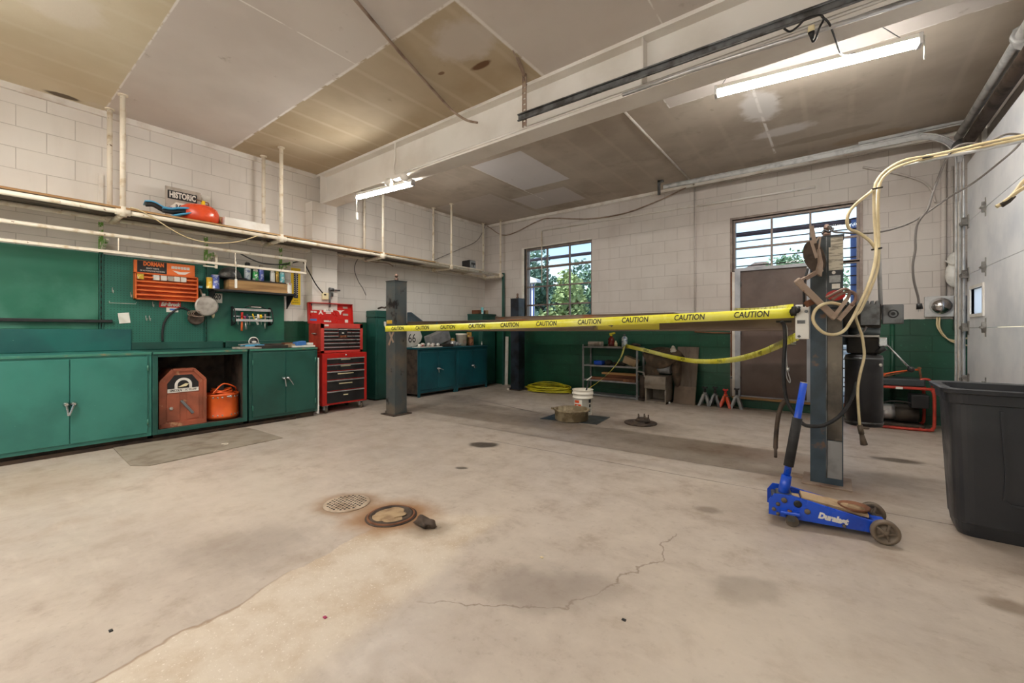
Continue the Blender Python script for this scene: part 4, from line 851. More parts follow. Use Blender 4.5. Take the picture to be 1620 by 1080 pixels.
# clock radio near the end
p = at(742,424,x=-5.75); t = thing('clock_radio', (p.x,p.y,ZP-.02), 'small black and grey device box at the far end of the hanging shelf', 'device')
MB().box(-5.88, -5.66, p.y-.07, p.y+.10, ZP, ZP+.19, .015).build('body', 'black', t); f = MB().box(-5.664, -5.655, p.y-.06, p.y+.09, ZP+.01, ZP+.18, .004).build('face', 'metal_grey', t)
b = MB().box(-5.656, -5.652, p.y-.04, p.y+.08, ZP+.10, ZP+.14); b.box(-5.656, -5.652, p.y+.005, p.y+.03, ZP+.06, ZP+.11); b.build('display', 'black', t)
# ---- orange drawer rack
y0, y1, z0, z1 = 1.155, 1.72, 1.450, 1.848; XD = XB+.075
t = thing('parts_rack', (XB,(y0+y1)/2,z0), 'orange metal parts rack with a black header on the pegboard', 'rack')
b = MB(); b.box(XB-.01, XB, y0, y1, z0, z1-.11); b.box(XB, XD, y0, y0+.012, z0, z1-.11); b.box(XB, XD, y1-.012, y1, z0, z1-.11); b.box(XB, XD, y0, y1, z0, z0+.01); b.box(XB, XD, y0, y1, z1-.12, z1-.11); b.build('case', 'orange_cab', t)
n = 6
for k in range(1, n):
    z = z0+(z1-.11-z0)*k/n
    b = MB().box(XB, XD-.008, y0+.012, y1-.012, z, z+.004); b.box(XD-.012, XD-.006, y0+.012, y1-.012, z-.002, z+.014); b.build('shelf', 'orange_cab', t)
hd = MB().box(XB-.01, XB+.03, y0, y1-.02, z1-.105, z1+.03, .003).build('header', 'orange_cab', t)
ym = y0+.28; MB().box(XB+.03, XB+.032, y0+.025, ym, z1-.1, z1+.027).build('black_panel', 'label_black', hd)
text('lettering', 'DORMAN', .062, (XB+.032,(y0+.03+ym)/2+.01,z1-.005), (0,1,0), (0,0,1), 'orange_cab', hd, .66, bold=.003)
text('lettering', 'READY PARTS', .022, (XB+.032,(y0+.03+ym)/2,z1-.052), (0,1,0), (0,0,1), 'paper', hd, .8)
text('lettering', 'OE AUTOMOTIVE FASTENERS', .021, (XB+.032,(y0+.03+ym)/2,z1-.08), (0,1,0), (0,0,1), 'paper', hd, .78)
for k, ch in enumerate('DORMAN'):
    yy = ym+.055+k*.029; MB().box(XB+.03, XB+.0315, yy-.012, yy+.012, z1-.03, z1-.002).build('letter_tile', 'paper', hd); text('lettering', ch, .024, (XB+.0315,yy,z1-.016), (0,1,0), (0,0,1), 'label_grey', hd, .8)
MB().prism([(ym+.05,z1-.05), (ym+.13,z1-.062), (ym+.22,z1-.052), (ym+.17,z1-.088), (ym+.11,z1-.09)], 'x', XB+.03, XB+.0315).build('wing_mark', 'paper', hd)
for k, (yy, m) in enumerate(((1.20,'can_yellow'), (1.335,'paper'), (1.40,'paper'), (1.46,'paper_grey'), (1.52,'paper'), (1.58,'paper'))):
    o = MB().box(XB+.005, XD-.004, yy-.027, yy+.027, z1-.178, z1-.122, .002).build('parts_box', m, None, loc=(XD-.03,yy,z1-.178)); tag(o, ['yellow parts box on the top row of the orange rack', 'small white parts box, first white one on the orange rack', 'small white parts box, second white one on the orange rack', 'greyish parts box in the middle of the orange rack top row', 'small white parts box just right of the greyish one', 'last white parts box on the orange rack top row'][k], 'box', 'parts boxes on the orange rack')
# small signs and tools
t = thing('sticker_sign', (XB,1.474,1.415), 'red sign with white script under the orange rack', 'sign'); MB().box(XB-.008, XB-.002, 1.375, 1.573, 1.376, 1.444, .001).build('plate', 'red', t)
text('lettering', 'Edelbrock', .056, (XB-.001,1.474,1.41), (0,1,0), (0,0,1), 'paper', t, .74, .3, .003, ext=.0012)
t = thing('sticker_sign', (XB,1.48,1.36), 'small pale card half hidden under the red script sign', 'sign'); MB().box(XB-.01, XB-.006, 1.44, 1.55, 1.325, 1.376).build('card', 'paper', t); MB().box(XB-.006, XB-.005, 1.47, 1.54, 1.345, 1.365).build('print', 'blue_box', t)
a = at(338,470,x=XB); t = thing('number_plate', a, 'white plate numbered 220 half hidden by the black shelf bracket', 'sign'); MB().box(XB-.012, XB-.006, 1.868, 1.992, 1.455, 1.572, .001).build('plate', 'paper', t)
text('lettering', '220', .085, (XB-.006,1.936,1.525), (0,1,0), (0,0,1), 'label_black', t, .62, bold=.003)
p = at(194,502,x=XB); o = MB().box(XB-.01, XB-.004, 1.035, 1.125, 1.19, 1.30, xf=Matrix.Translation((XB,p.y,p.z)) @ Matrix.Rotation(.12, 4, 'X') @ Matrix.Translation((-XB,-p.y,-p.z))).build('paper_note', 'paper', None, loc=p); tag(o, 'curled white paper note pinned low on the pegboard', 'paper')
def hook(y, z, label, n=1):
    b = MB()
    for k in range(n): b.tube(spline([(XB-.01,y+k*.03,z), (XB+.02,y+k*.03,z), (XB+.035,y+k*.03,z-.01), (XB+.035,y+k*.03,z+.02)], 4), .003, 5); b.tube([(XB-.008,y+k*.03,z), (XB-.008,y+k*.03,z+.05)], .003, 5)
    o = b.build('peg_hook', 'silver', None, loc=(XB,y,z)); tag(o, label, 'hook')
for px, py, n, lb in ((207,469,1,'single wire peg hook left of the orange rack'), (178,462,1,'small wire peg hook high on the pegboard near the slotted rail'), (242,484,1,'lone wire peg hook below the orange rack'), (231,506,2,'double wire peg hook right of the paper note')):
    q = at(px, py, x=XB); hook(q.y, q.z, lb, n)
q = at(172,479,x=XB); b = MB().tube([(XB+.03,q.y,q.z), (XB+.03,q.y+.21,q.z-.0), (XB+.03,q.y+.215,q.z+.02)], .003, 5); b.tube([(XB-.01,q.y+.01,q.z), (XB+.03,q.y,q.z), (XB+.03,q.y,q.z+.02)], .003, 5); o = b.build('peg_bar', 'silver', None, loc=q); tag(o, 'thin wire hanging bar on the pegboard above the paper note', 'hook')
# round can lid, strap wrench, filter
p = at(324,484,x=XB+.06); t = thing('oil_filter', (XB,p.y,p.z), 'grey round metal lid hanging on the panel edge under the shelf', 'lid'); MB().lathe([(.0,.0),(.105,0),(.12,.006),(.12,.02),(.1,.024),(0,.022)], (XB+.07,p.y+.012,p.z), (1,0,0), 32).build('disc', 'silver', t); MB().box(XB+.07, XB+.085, p.y-.035, p.y+.0, p.z+.11, p.z+.145, .003).build('tab', 'silver', t)
p = at(311,499,x=XB+.05); t = thing('wire_cup', (XB,p.y,p.z), 'dark round drum wrapped in wire hanging below the grey lid', 'drum'); MB().lathe([(.07,0),(.08,.02),(.078,.06),(.07,.065),(.06,.05),(0,.05)], (XB-.005,p.y-.0,p.z-.03), (1,0,0), 24).build('drum', 'rust_dark', t)
b = MB()
for k in range(4): b.tube([(XB+.095+.01*math.sin(a_*2+k), p.y+.02*(k-2)+.06*math.cos(a_+k*.8), p.z+.02+.035*math.sin(a_+k*.8)) for a_ in [i*PI/9 for i in range(13)]], .0032, 5)
b.build('wire', 'rust_pale', t)
o = MB().tube(spline([at(257,540,x=XB), at(257,525,x=XB), at(260,510,x=XB), at(268,498,x=XB), at(280,489,x=XB), at(290,487,x=XB), at(300,492,x=XB+.02)], 6), .011, 8).build('rubber_hose', 'rubber', None, loc=at(260,510,x=XB)); tag(o, 'curved black hose hanging on the pegboard below the red script sign', 'hose')
p = at(315,456,x=XB); t = thing('spray_gun', (XB,p.y,p.z), 'small black and pink tool hanging beside the orange rack', 'tool'); MB().box(XB, XB+.04, p.y-.03, p.y+.025, p.z-.01, p.z+.035, .006).build('head', 'black', t); MB().box(XB+.04, XB+.045, p.y-.02, p.y+.02, p.z-.0, p.z+.028).build('label', 'blue_strip', t); MB().bar((XB+.02,p.y,p.z), (XB+.02,p.y+.022,p.z-.075), .018, .018, (1,0,0), bev=.004).build('handle', 'rust_pale', t)
p = at(336,497,x=XB); o = MB().ball((XB+.02,p.y,p.z), .012, .018, .05).build('hand_grip', 'cream_hose', None, loc=p); tag(o, 'small pale grip hanging below the number plate', 'tool')
# ---- black shelf with crate, cans and helmet
SZ = 1.612; SY0, SY1 = 1.84, 2.80; SX = XB+.20
t = thing('wall_shelf', (XB,2.3,SZ), 'black metal wall shelf above the wire tool rack', 'shelf'); MB().box(XB-.012, SX, SY0, SY1, SZ-.024, SZ, .003).build('board', 'black', t)
for y in (SY0+.02, SY1-.03): MB().prism([(XB-.012,SZ-.024), (SX-.01,SZ-.024), (XB-.012,SZ-.2)], 'y', y-.006, y+.006).build('bracket', 'black', t)
t = thing('wooden_crate', (SX-.1,2.4,SZ), 'long weathered wooden box on the black wall shelf', 'crate'); cy0, cy1 = 2.0, 2.72
b = MB(); b.box(XB+.01, SX-.01, cy0, cy1, SZ, SZ+.125, .003); b.build('box', 'wood_crate', t)
MB().box(XB+.008, SX-.008, cy0-.003, cy1-.05, SZ+.122, SZ+.14, .003).build('lid', 'black', t)
def can(px, py_top, py_bot, w_px, x, m, label, cap=None, spray=False, zb=None):
    lo = at(px, py_bot, x=x); hi = at(px, py_top, x=x); zb = lo.z if zb is None else zb; h = hi.z-zb
    dist = (lo.x*-SN+lo.y*CS); r = w_px/F*dist/2
    t = thing('spray_can' if spray else 'can', (x,lo.y,zb), label, 'can', 'cans on the shelves')
    if spray: MB().lathe([(r*.94,0),(r,.004),(r,h*.74),(r*.9,h*.8),(r*.55,h*.84)], (x,lo.y,zb), seg=20).build('body', m, t); MB().lathe([(r*.8,h*.78),(r*.8,h*.96),(r*.5,h),(0,h)], (x,lo.y,zb), seg=20).build('cap', cap, t)
    else:
        MB().lathe([(r*.95,0),(r,.003),(r,.008),(r*.97,.012),(r*.97,h-.012),(r,h-.008),(r,h-.002),(r*.93,h),(r*.9,h-.006),(0,h-.006)], (x,lo.y,zb), seg=24).build('body', m, t)
        if cap: MB().cyl((x,lo.y,zb+h-.006), (x,lo.y,zb+h+.004), r*.85, seg=20).build('lid', cap, t)
    return t
xsh = XB+.12
can(331.5, 439, 456, 9, xsh, 'can_yellow', 'squat yellow can at the left end of the black shelf', 'silver', zb=SZ)
can(340.5, 435, 456, 11, xsh, 'can_blue', 'blue and white oil can beside the wooden box', 'silver', zb=SZ)
can(457, 448, 464, 8.5, xsh+.05, 'can_white', 'short white can at the right end of the wooden box', 'paper', zb=SZ)
zc = SZ+.141; xc = XB+.085
for px, pt, wp, m, cp, lb in ((391.5,415,9,'can_pale','black','tall pale spray can with black cap on the wooden box'), (404,426,8.5,'can_green','can_white','short red, white and green can on the wooden box'), (413,419,7.5,'can_blue','silver','slim blue-grey spray can third on the wooden box'),
                              (431,427,7,'can_white','can_white','white and red spray can fourth on the wooden box'), (438.5,428.5,5.5,'can_gold','can_yellow','dark gold spray can between white and turquoise ones'), (446,428,7.5,'can_cyan','can_cyan','turquoise spray can at the end of the wooden box')):
    can(px, pt, 446, wp, xc, m, lb, cp, True, zb=zc)
p = at(364,440,x=XB+.09); t = thing('helmet', (XB+.09,p.y,zc), 'scuffed dark helmet upside on the wooden box', 'helmet'); MB().lathe([(.13,0),(.128,.03),(.115,.075),(.085,.115),(.045,.138),(0,.145)], (XB+.085,p.y,zc), seg=32, sx=.75).build('shell', 'helmet', t); MB().lathe([(.13,0),(.165,.004),(.165,.012),(.128,.016)], (XB+.085,p.y+.02,zc), seg=32, sx=.72).build('brim', 'black', t)
# ---- yellow thermometer
a, c = at(460,420,x=WX+.02), at(478,484,x=WX+.02); yc = 2.905
t = thing('thermometer', (WX,yc,1.46), 'tall yellow advertising thermometer on the block wall', 'thermometer'); th0, th1 = 1.465, 2.01
b = MB(); b.box(WX, WX+.012, yc-.078, yc+.078, th0, th1, .006); b.build('plate', 'white_plastic', t); MB().box(WX+.012, WX+.016, yc-.066, yc+.066, th0+.015, th1-.012, .003).build('face', 'yellow', t)
MB().box(WX+.016, WX+.02, yc-.03, yc+.03, th0+.11, th1-.06, .003).build('scale', 'navy', t); MB().cyl((WX+.024,yc,th0+.13), (WX+.024,yc,th1-.08), .008, seg=8).build('tube', 'silver', t)
b = MB()
for k in range(12):
    z = th0+.16+k*.028
    for s in (-1, 1): b.box(WX+.02, WX+.0215, yc+s*.022-.006, yc+s*.022+.006, z, z+.006)
b.build('marks', 'paper', t)
text('lettering', 'DIAL IN', .02, (WX+.016,yc,th0+.075), (0,1,0), (0,0,1), 'tape_ink', t, .8); text('lettering', 'PERFORMANCE', .02, (WX+.016,yc,th0+.045), (0,1,0), (0,0,1), 'tape_ink', t, .7)
# ---- wire tool rack and its tools
ty0, ty1, tz0, tz1 = 2.09, 2.53, 1.18, 1.41; TXr = XB+.13
t = thing('tool_rack', (XB,2.3,1.18), 'silver and black wire tool rack on the plain green panel', 'rack')
for y in (ty0, ty1):
    b = MB().tube(spline([(XB-.01,y,tz1), (XB+.05,y,tz1+.0), (XB+.11,y,tz1-.06), (TXr,y,tz0+.08), (XB+.10,y,tz0+.02), (XB-.01,y,tz0)], 5), .007, 6); b.prism([(XB-.01,tz0), (XB-.01,tz1), (XB+.05,tz1-.005), (XB+.03,tz1-.08), (XB+.02,tz0+.08), (XB+.08,tz0+.02)], 'y', y-.003, y+.003); b.build('end_frame', 'black', t)
for x, z, w in ((XB+.06, tz1-.03, .03), (XB+.07, tz1-.115, .012), (TXr-.005, tz0+.065, .03)):
    MB().box(x-.004, x+.004, ty0, ty1, z-w/2, z+w/2, .001).build('rail', 'alu', t)
def tool(px, z0_, z1_, m, hm, hl, label, name='screwdriver', r=.006, hr=.011, tilt=0.0):
    q = at(px, 505, x=TXr-.03); t = thing(name, (TXr-.03,q.y,z0_), label, 'tool', 'hand tools in the wire rack')
    a_, b_ = Vector((TXr-.025,q.y+tilt,z0_)), Vector((TXr-.04,q.y,z1_)); mdl = a_.lerp(b_, 1-hl)
    MB().cyl(a_, mdl, r, seg=8).build('blade', m, t); MB().cyl(mdl, b_, hr, hr*.9, seg=10).build('handle', hm, t); return t
for px, z0_, z1_, m, hm, hl, lb, nm, r, hr, tl in (
    (376.5,1.19,1.28,'silver','black',.3,'short screwdriver at the left end of the wire rack','screwdriver',.005,.008,0),
    (383.5,1.11,1.345,'cord_orange','red',.3,'red handled file with orange tip in the wire rack','file',.012,.014,-.01),
    (388,1.13,1.30,'alu','magenta',.35,'long silver tool hanging lowest beside the red handled file','file',.01,.011,.008),
    (391.5,1.19,1.32,'silver','navy',.45,'navy handled screwdriver in the wire rack','screwdriver',.005,.011,0), (395,1.185,1.30,'silver','silver',.3,'silver screwdriver beside the navy one','screwdriver',.005,.006,0),
    (400,1.25,1.33,'yellow','yellow',.5,'small slanted yellow tool at the middle of the wire rack','screwdriver',.006,.008,.02), (405,1.19,1.27,'white_plastic','white_plastic',.5,'white scraper in the wire rack','scraper',.012,.016,.02),
    (409,1.19,1.325,'silver','pipe_cream',.4,'cream handled screwdriver beside the yellow knob','screwdriver',.005,.015,0), (413,1.19,1.32,'silver','yellow',.35,'fat yellow handled screwdriver in the wire rack','screwdriver',.005,.017,0),
    (420,1.14,1.33,'silver','rust_pale',.55,'brown handled pliers at the right end of the wire rack','pliers',.008,.011,-.01)):
    tool(px, z0_, z1_, m, hm, hl, lb, nm, r, hr, tl)
o = MB().box(XB+.03, XB+.1, 2.28, 2.40, tz1+.0, tz1+.012, .003, ).build('wrench', 'silver', None, loc=(XB+.06,2.34,tz1)); tag(o, 'flat silver tool lying on top of the wire rack', 'tool')
o = MB().tube([(XB+.06,2.22,tz1), (XB+.07,2.26,tz1+.02), (XB+.07,2.34,tz1+.018), (XB+.06,2.40,tz1+.02), (XB+.06,2.47,tz1-.01)], .007, 6).build('cable', 'black', None, loc=(XB+.06,2.34,tz1)); tag(o, 'black cable lying over the top of the wire rack', 'cable')
# ---- clutter on the cabinet tops
ZT = .901
def slab(px0, px1, x, dx, h, m, label, cat, name, rz=0.0, z=ZT, tilt=0.0, mats=None):
    a_, c_ = at(px0, 549, x=x), at(px1, 549, x=x); L = abs(c_.y-a_.y)
    o = MB().box(-dx/2, dx/2, -L/2, L/2, 0, h, min(.003, h*.3)).build(name, m, None, loc=(0,0,0)); o.location = (x,(a_.y+c_.y)/2,z); o.rotation_euler = (tilt,0,rz); o['_o'] = (0,0,0); tag(o, label, cat); return o
slab(372, 399, -5.52, .16, .022, 'paper_grey', 'pale flat book at the left of the cabinet clutter', 'book', 'book', .12)
slab(384, 414, -5.62, .18, .02, 'blue_strip', 'light blue folder on the cabinet top behind the book', 'folder', 'folder', -.08, ZT+.024)
slab(376, 412, -5.58, .05, .012, 'alu', 'long flat silver bar among the cabinet clutter', 'bar', 'metal_bar', .3, ZT+.046, .05)
slab(405, 452, -5.50, .14, .035, 'grime', 'long black tool case on the cabinet top', 'case', 'tool_case', .06)
slab(395, 413, -5.43, .04, .016, 'paper_grey', 'thin pale strip at the cabinet front edge', 'strip', 'wood_strip', .0)
slab(418, 448, -5.65, .12, .05, 'rust_dark', 'dark flat box behind the black tool case', 'box', 'box', .1)
slab(454, 468, -5.55, .14, .045, 'cardboard', 'small brown carton near the blue box', 'box', 'box', .2)
slab(459, 494, -5.52, .16, .022, 'paper', 'white sheets under the blue box beside the tool chest', 'paper', 'paper_stack', -.06)
slab(466, 482, -5.50, .09, .05, 'blue_box', 'small blue box on the white sheets beside the tool chest', 'box', 'box', .15, ZT+.024, .12)
slab(482, 493, -5.58, .08, .03, 'white_plastic', 'small white packet behind the blue box', 'packet', 'packet', .2, ZT+.024)
slab(446, 464, -5.62, .05, .06, 'rust', 'brown wooden tool lying between case and carton', 'tool', 'wooden_tool', .25)
t = thing('emblem_plate', (-5.75,2.36,ZT), 'oval white rimmed emblem plate standing on the cabinet top', 'plate'); p = at(401,540,x=-5.75)
b = MB().lathe([(.058,0),(.058,.006),(0,.006)], (-5.75,p.y,p.z), (1,0,0), 28, sx=1, sy=1); b.build('rim', 'paper', t); MB().lathe([(.048,0),(.048,.008),(0,.008)], (-5.75,p.y,p.z), (1,0,0), 28).build('field', 'label_black', t)
b = MB().ball((-5.741,p.y+.005,p.z-.005), .002, .028, .014); b.build('mark', 'paper', t)
MB().box(-5.79, -5.75, p.y-.04, p.y+.04, ZT, p.z-.02, .003).build('stand', 'black', t)
# ---- welder and orange tub in the open cabinet
t = thing('arc_welder', (-5.62,1.45,.109), 'rusty red arc welder with a half-round dial inside the open cabinet', 'welder')
wx, wy0, wy1, wz0, wz1 = -5.50, 1.262, 1.642, .112, .70; wm = (wy0+wy1)/2
pr = [(wy0,wz0), (wy1,wz0), (wy1,wz1-.115), (wy1-.1,wz1), (wy0+.1,wz1), (wy0,wz1-.115)]
b = MB().prism(pr, 'x', wx-.4, wx); b.build('case', 'welder_red', t)
b = MB()
for a_, c_ in zip(pr[1:], pr[2:]+pr[:1]): b.bar((wx+.004,a_[0],a_[1]), (wx+.004,c_[0],c_[1]), .03, .024, (1,0,0))
b.bar((wx+.006,wy0,wz0+.02), (wx+.006,wy1,wz0+.02), .045, .028, (1,0,0)); b.build('rim', 'welder_red', t)
pp = [(wy0+.055,wz1-.22), (wy1-.055,wz1-.22), (wy1-.055,wz1-.14), (wy1-.115,wz1-.055), (wy0+.115,wz1-.055), (wy0+.055,wz1-.14)]
dp = MB().prism(pp, 'x', wx, wx+.006).build('dial_plate', 'label_black', t); MB().box(wx+.004, wx+.008, wy0+.055, wy1-.055, wz1-.235, wz1-.195).build('name_strip', 'paper', dp)
text('lettering', 'LINCOLN', .032, (wx+.008,wy0+.125,wz1-.215), (0,1,0), (0,0,1), 'label_black', dp, .72, bold=.001); text('lettering', 'AC 225 AMP', .028, (wx+.008,wy1-.125,wz1-.215), (0,1,0), (0,0,1), 'label_black', dp, .66)
arcp = [(wm+.075*math.cos(a_), wz1-.16+.075*math.sin(a_)) for a_ in [PI*k/14 for k in range(15)]]; arci = [(wm+.05*math.cos(a_), wz1-.16+.05*math.sin(a_)) for a_ in [PI-PI*k/14 for k in range(15)]]
b = MB()
for k in range(14): b.add([(wx+.008,*arcp[k]), (wx+.008,*arcp[k+1]), (wx+.008,*arci[13-k]), (wx+.008,*arci[14-k])], [(0,1,2,3)])
b.box(wx+.006, wx+.0079, wm+.05, wm+.075, wz1-.195, wz1-.16); b.box(wx+.006, wx+.0079, wm-.075, wm-.05, wz1-.195, wz1-.16); b.build('dial_arc', 'paper', dp)
MB().prism([(wm-.045,wz1-.18), (wm+.02,wz1-.175), (wm+.045,wz1-.15), (wm+.02,wz1-.145)], 'x', wx+.006, wx+.025).build('dial_pointer', 'ivory', dp)
b = MB(); b.box(wx, wx+.006, wy0+.05, wm-.03, wz0+.06, wz1-.25, .003); b.box(wx, wx+.006, wm+.03, wy1-.05, wz0+.06, wz1-.25, .003); b.build('front_panel', 'welder_red', t)
MB().bar((wx+.01,wm-.02,wz0+.265), (wx+.05,wm+.075,wz0+.12), .026, .02, (1,0,0), bev=.006).build('crank_handle', 'galv_dark', t); MB().lathe([(.018,0),(.018,.012),(.01,.02)], (wx+.004,wy0+.085,wz0+.19), (1,0,0), 16).build('knob', 'silver', t)
rc = Vector((-5.62,1.845,.109)); R = .165
t = thing('storage_tub', rc, 'round orange riveted metal tub beside the welder', 'tub')
MB().lathe([(0,.02),(R-.02,.02),(R,.03),(R+.002,.0),(R+.004,.05),(R,.06),(R,.27),(R+.006,.275),(R+.006,.29),(R-.004,.29),(R-.006,.03)], rc, seg=40).build('tub', 'orange', t)
for k in range(11):
    a_ = -1.35+k*.27; dv = Vector((math.cos(a_), math.sin(a_), 0))
    for z, s in ((.255,.011), (.055,.010)):
        if (k*7+int(z*100)) % 4 == 0: continue
        MB().lathe([(s,0),(s*.7,.006),(0,.008)], rc+dv*(R-.001)+Vector((0,0,z)), dv, 10).build('rivet', 'silver', t)
b = MB(); dv = Vector((math.cos(.15), math.sin(.15), 0)); b.ball(rc+dv*(R+.002)+Vector((0,0,.262)), .006, .03, .012); b.build('badge', 'chrome', t)
o = MB()
for k in range(5): o.tube([rc+Vector(((R-.03-.012*k)*math.cos(a_)+.01*math.sin(3*a_+k), (R-.03-.012*k)*math.sin(a_), .26+.018*k+.012*math.sin(2*a_+k*1.3))) for a_ in [2*PI*i/28 for i in range(28)]], .008, 6, True)
o.tube(spline([rc+Vector((.1,-.12,.30)), rc+Vector((.1,-.02,.40)), rc+Vector((.08,.1,.36)), rc+Vector((-.02,.16,.3))], 6), .008, 6)
o = o.build('extension_cord', 'cord_orange', None, loc=rc+Vector((0,0,.3))); tag(o, 'coiled orange extension cord piled in the orange tub', 'cord'); MB().box(rc.x+.03, rc.x+.08, rc.y-.06, rc.y+.0, rc.z+.33, rc.z+.38, .006).build('plug', 'black', o)
# rubber mat on the floor
MP = [(-5.455,.893), (-4.60,.86), (-4.47,.957), (-4.552,2.042), (-5.2,2.03), (-5.38,2.0), (-5.38,1.458)]
o = MB().prism(MP, 'z', .0005, .007).build('floor_mat', 'mat_grey', None, loc=(-5,1.5,0)); tag(o, 'grey rubber mat on the floor before the open cabinet', 'mat')
b = MB(); p = at(352,703,z=.0075); b.tube([(p.x+.03*math.cos(a_), p.y+.05*math.sin(a_), .0075) for a_ in [PI*k/10 for k in range(11)]], .004, 5); b.build('chalk_mark', 'pipe_cream', o)
# ---- red tool chest
cx0, cx1, cy0, cy1 = -5.92, -5.45, 2.955, 3.63
t = thing('rolling_cabinet', (-5.68,3.29,0), 'red rolling tool cabinet with black drawers', 'tool cabinet')
b = MB(); b.box(cx0, cx1, cy0, cy1, .105, .805, .006); b.build('body', 'red', t)
dz = [.125, .295, .445, .565, .655, .745]; pulls = [(.02,.05), (.075,.075), (.1,.1), (.06,.06), (.055,.055)]
for k in range(5):
    d = MB().box(cx1-.01, cx1+.008, cy0+.065, cy1-.05, dz[k]+.006, dz[k+1]-.004, .002).build('drawer', 'black', t)
    MB().box(cx1+.004, cx1+.02, cy0+.065, cy1-.05, dz[k+1]-.02, dz[k+1]-.006, .003).build('handle', 'alu', d)
    w_ = [.035, .10, .12, .075, .07][k]; MB().box(cx1+.008, cx1+.011, 3.29-w_, 3.29+w_, (dz[k]+dz[k+1])/2+.012, (dz[k]+dz[k+1])/2+.024).build('label_strip', 'ivory', d)
MB().lathe([(.012,0),(.012,.006),(0,.008)], (cx1,3.3,.777), (1,0,0), 12).build('lock', 'chrome', t)
for x in (cx0+.06, cx1-.05):
    for y in (cy0+.07, cy1-.07):
        w_ = MB(); w_.box(x-.03, x+.03, y-.03, y+.03, .098, .106); w_.box(x-.024, x+.02, y-.022, y-.016, .04, .1); w_.box(x-.024, x+.02, y+.016, y+.022, .04, .1); o_ = w_.build('caster', 'galv', t)
        MB().cyl((x,y-.014,.042), (x,y+.014,.042), .042, seg=18).build('wheel', 'wheel', o_)
t = thing('tool_chest', (-5.72,3.32,.806), 'red top tool chest with its sticker-covered lid raised', 'tool chest'); ux0, ux1, uy0, uy1 = -5.90, -5.58, 3.0, 3.64
MB().box(ux0, ux1, uy0, uy1, .807, 1.215, .006).build('body', 'red_paint', t); b = MB(); b.box(ux1, ux1+.012, uy0, uy0+.045, .812, 1.21); b.box(ux1, ux1+.012, uy1-.045, uy1, .812, 1.21); b.box(ux1, ux1+.012, uy0, uy1, 1.15, 1.21); b.box(ux1, ux1+.012, uy0, uy1, .812, .84); b.build('front_rim', 'red_pink', t)
dz = [.843, .895, .95, 1.0, 1.05, 1.10, 1.148]
for k in range(6):
    for a_, c_ in ([(uy0+.045, uy1-.045)] if k < 3 else [(uy0+.045, uy0+.255), (uy1-.245, uy1-.045)]):
        d = MB().box(ux1-.005, ux1+.006, a_, c_, dz[k]+.003, dz[k+1]-.003).build('drawer', 'black', t); MB().box(ux1+.004, ux1+.018, a_, c_, dz[k+1]-.02, dz[k+1]-.006, .003).build('handle', 'alu', d)
d = MB().box(ux1-.005, ux1+.008, uy0+.26, uy1-.25, 1.005, 1.148, .002).build('drawer', 'black', t); MB().box(ux1+.004, ux1+.018, uy0+.26, uy1-.25, 1.126, 1.14, .003).build('handle', 'galv', d); MB().box(ux1+.008, ux1+.011, uy0+.275, uy1-.265, 1.02, 1.05).build('badge', 'can_brown', d); MB().box(ux1+.008, ux1+.011, uy0+.31, uy1-.30, 1.075, 1.09).build('badge', 'paper', d)
b = MB().tube([(-5.75,uy0-.002,1.07), (-5.75,uy0-.03,1.075), (-5.68,uy0-.03,1.075), (-5.68,uy0-.002,1.07)], .008, 6); b.build('side_handle', 'silver', t); MB().box(ux1+.012, ux1+.014, uy0+.05, uy0+.11, 1.175, 1.20).build('sticker', 'paper', t)
lx = -5.86; ly0, ly1, lz0, lz1 = 2.98, 3.66, 1.215, 1.515
mt = Matrix.Translation((lx,0,lz0)) @ Matrix.Rotation(-.10, 4, 'Y') @ Matrix.Translation((-lx,0,-lz0))
b = MB(); b.box(lx-.03, lx-.02, ly0, ly1, lz0, lz1, 0, mt); b.box(lx-.03, lx+.02, ly0, ly0+.008, lz0, lz1, 0, mt); b.box(lx-.03, lx+.02, ly1-.008, ly1, lz0, lz1, 0, mt); b.box(lx-.03, lx+.03, ly0, ly1, lz1-.008, lz1, 0, mt); b.box(lx-.022, lx-.016, ly0, ly1, lz0+.07, lz0+.075, 0, mt); ld = b.build('lid', 'red', t)
def stick(y, z, w_, h_, m): MB().box(lx-.0205, lx-.018, y-w_/2, y+w_/2, z-h_/2, z+h_/2, 0, mt).build('sticker', m, ld)
for y, z, w_, h_, m in ((3.29,1.415,.145,.045,'paper'), (3.29,1.375,.08,.018,'paper'), (3.06,1.485,.045,.03,'navy'), (3.30,1.475,.07,.024,'galv_dark'), (3.56,1.465,.075,.028,'paper_grey'), (3.07,1.385,.085,.024,'can_white'), (3.56,1.36,.085,.03,'paper_grey'), (3.06,1.275,.095,.032,'blue_box'), (3.27,1.255,.11,.024,'can_white'), (3.57,1.262,.05,.045,'paper')): stick(y, z, w_, h_, m)
text('lettering', 'A.R.E.', .034, mt @ Vector((lx-.018,3.29,1.416)), (0,1,0), mt.to_3x3() @ Vector((0,0,1)), 'label_black', ld, .9, .3)
b = MB(); b.prism([(3.40,1.43), (3.46,1.42), (3.475,1.425), (3.49,1.42), (3.55,1.43), (3.51,1.408), (3.495,1.40), (3.48,1.355), (3.47,1.355), (3.455,1.40), (3.44,1.408)], 'x', lx-.0205, lx-.018, mt); b.build('sticker', 'paper', ld)
b = MB(); b.prism([(3.135,1.35), (3.15,1.35), (3.172,1.375), (3.195,1.35), (3.21,1.35), (3.185,1.39), (3.188,1.41), (3.16,1.41), (3.162,1.39)], 'x', lx-.0205, lx-.018, mt); b.build('sticker', 'paper', ld)
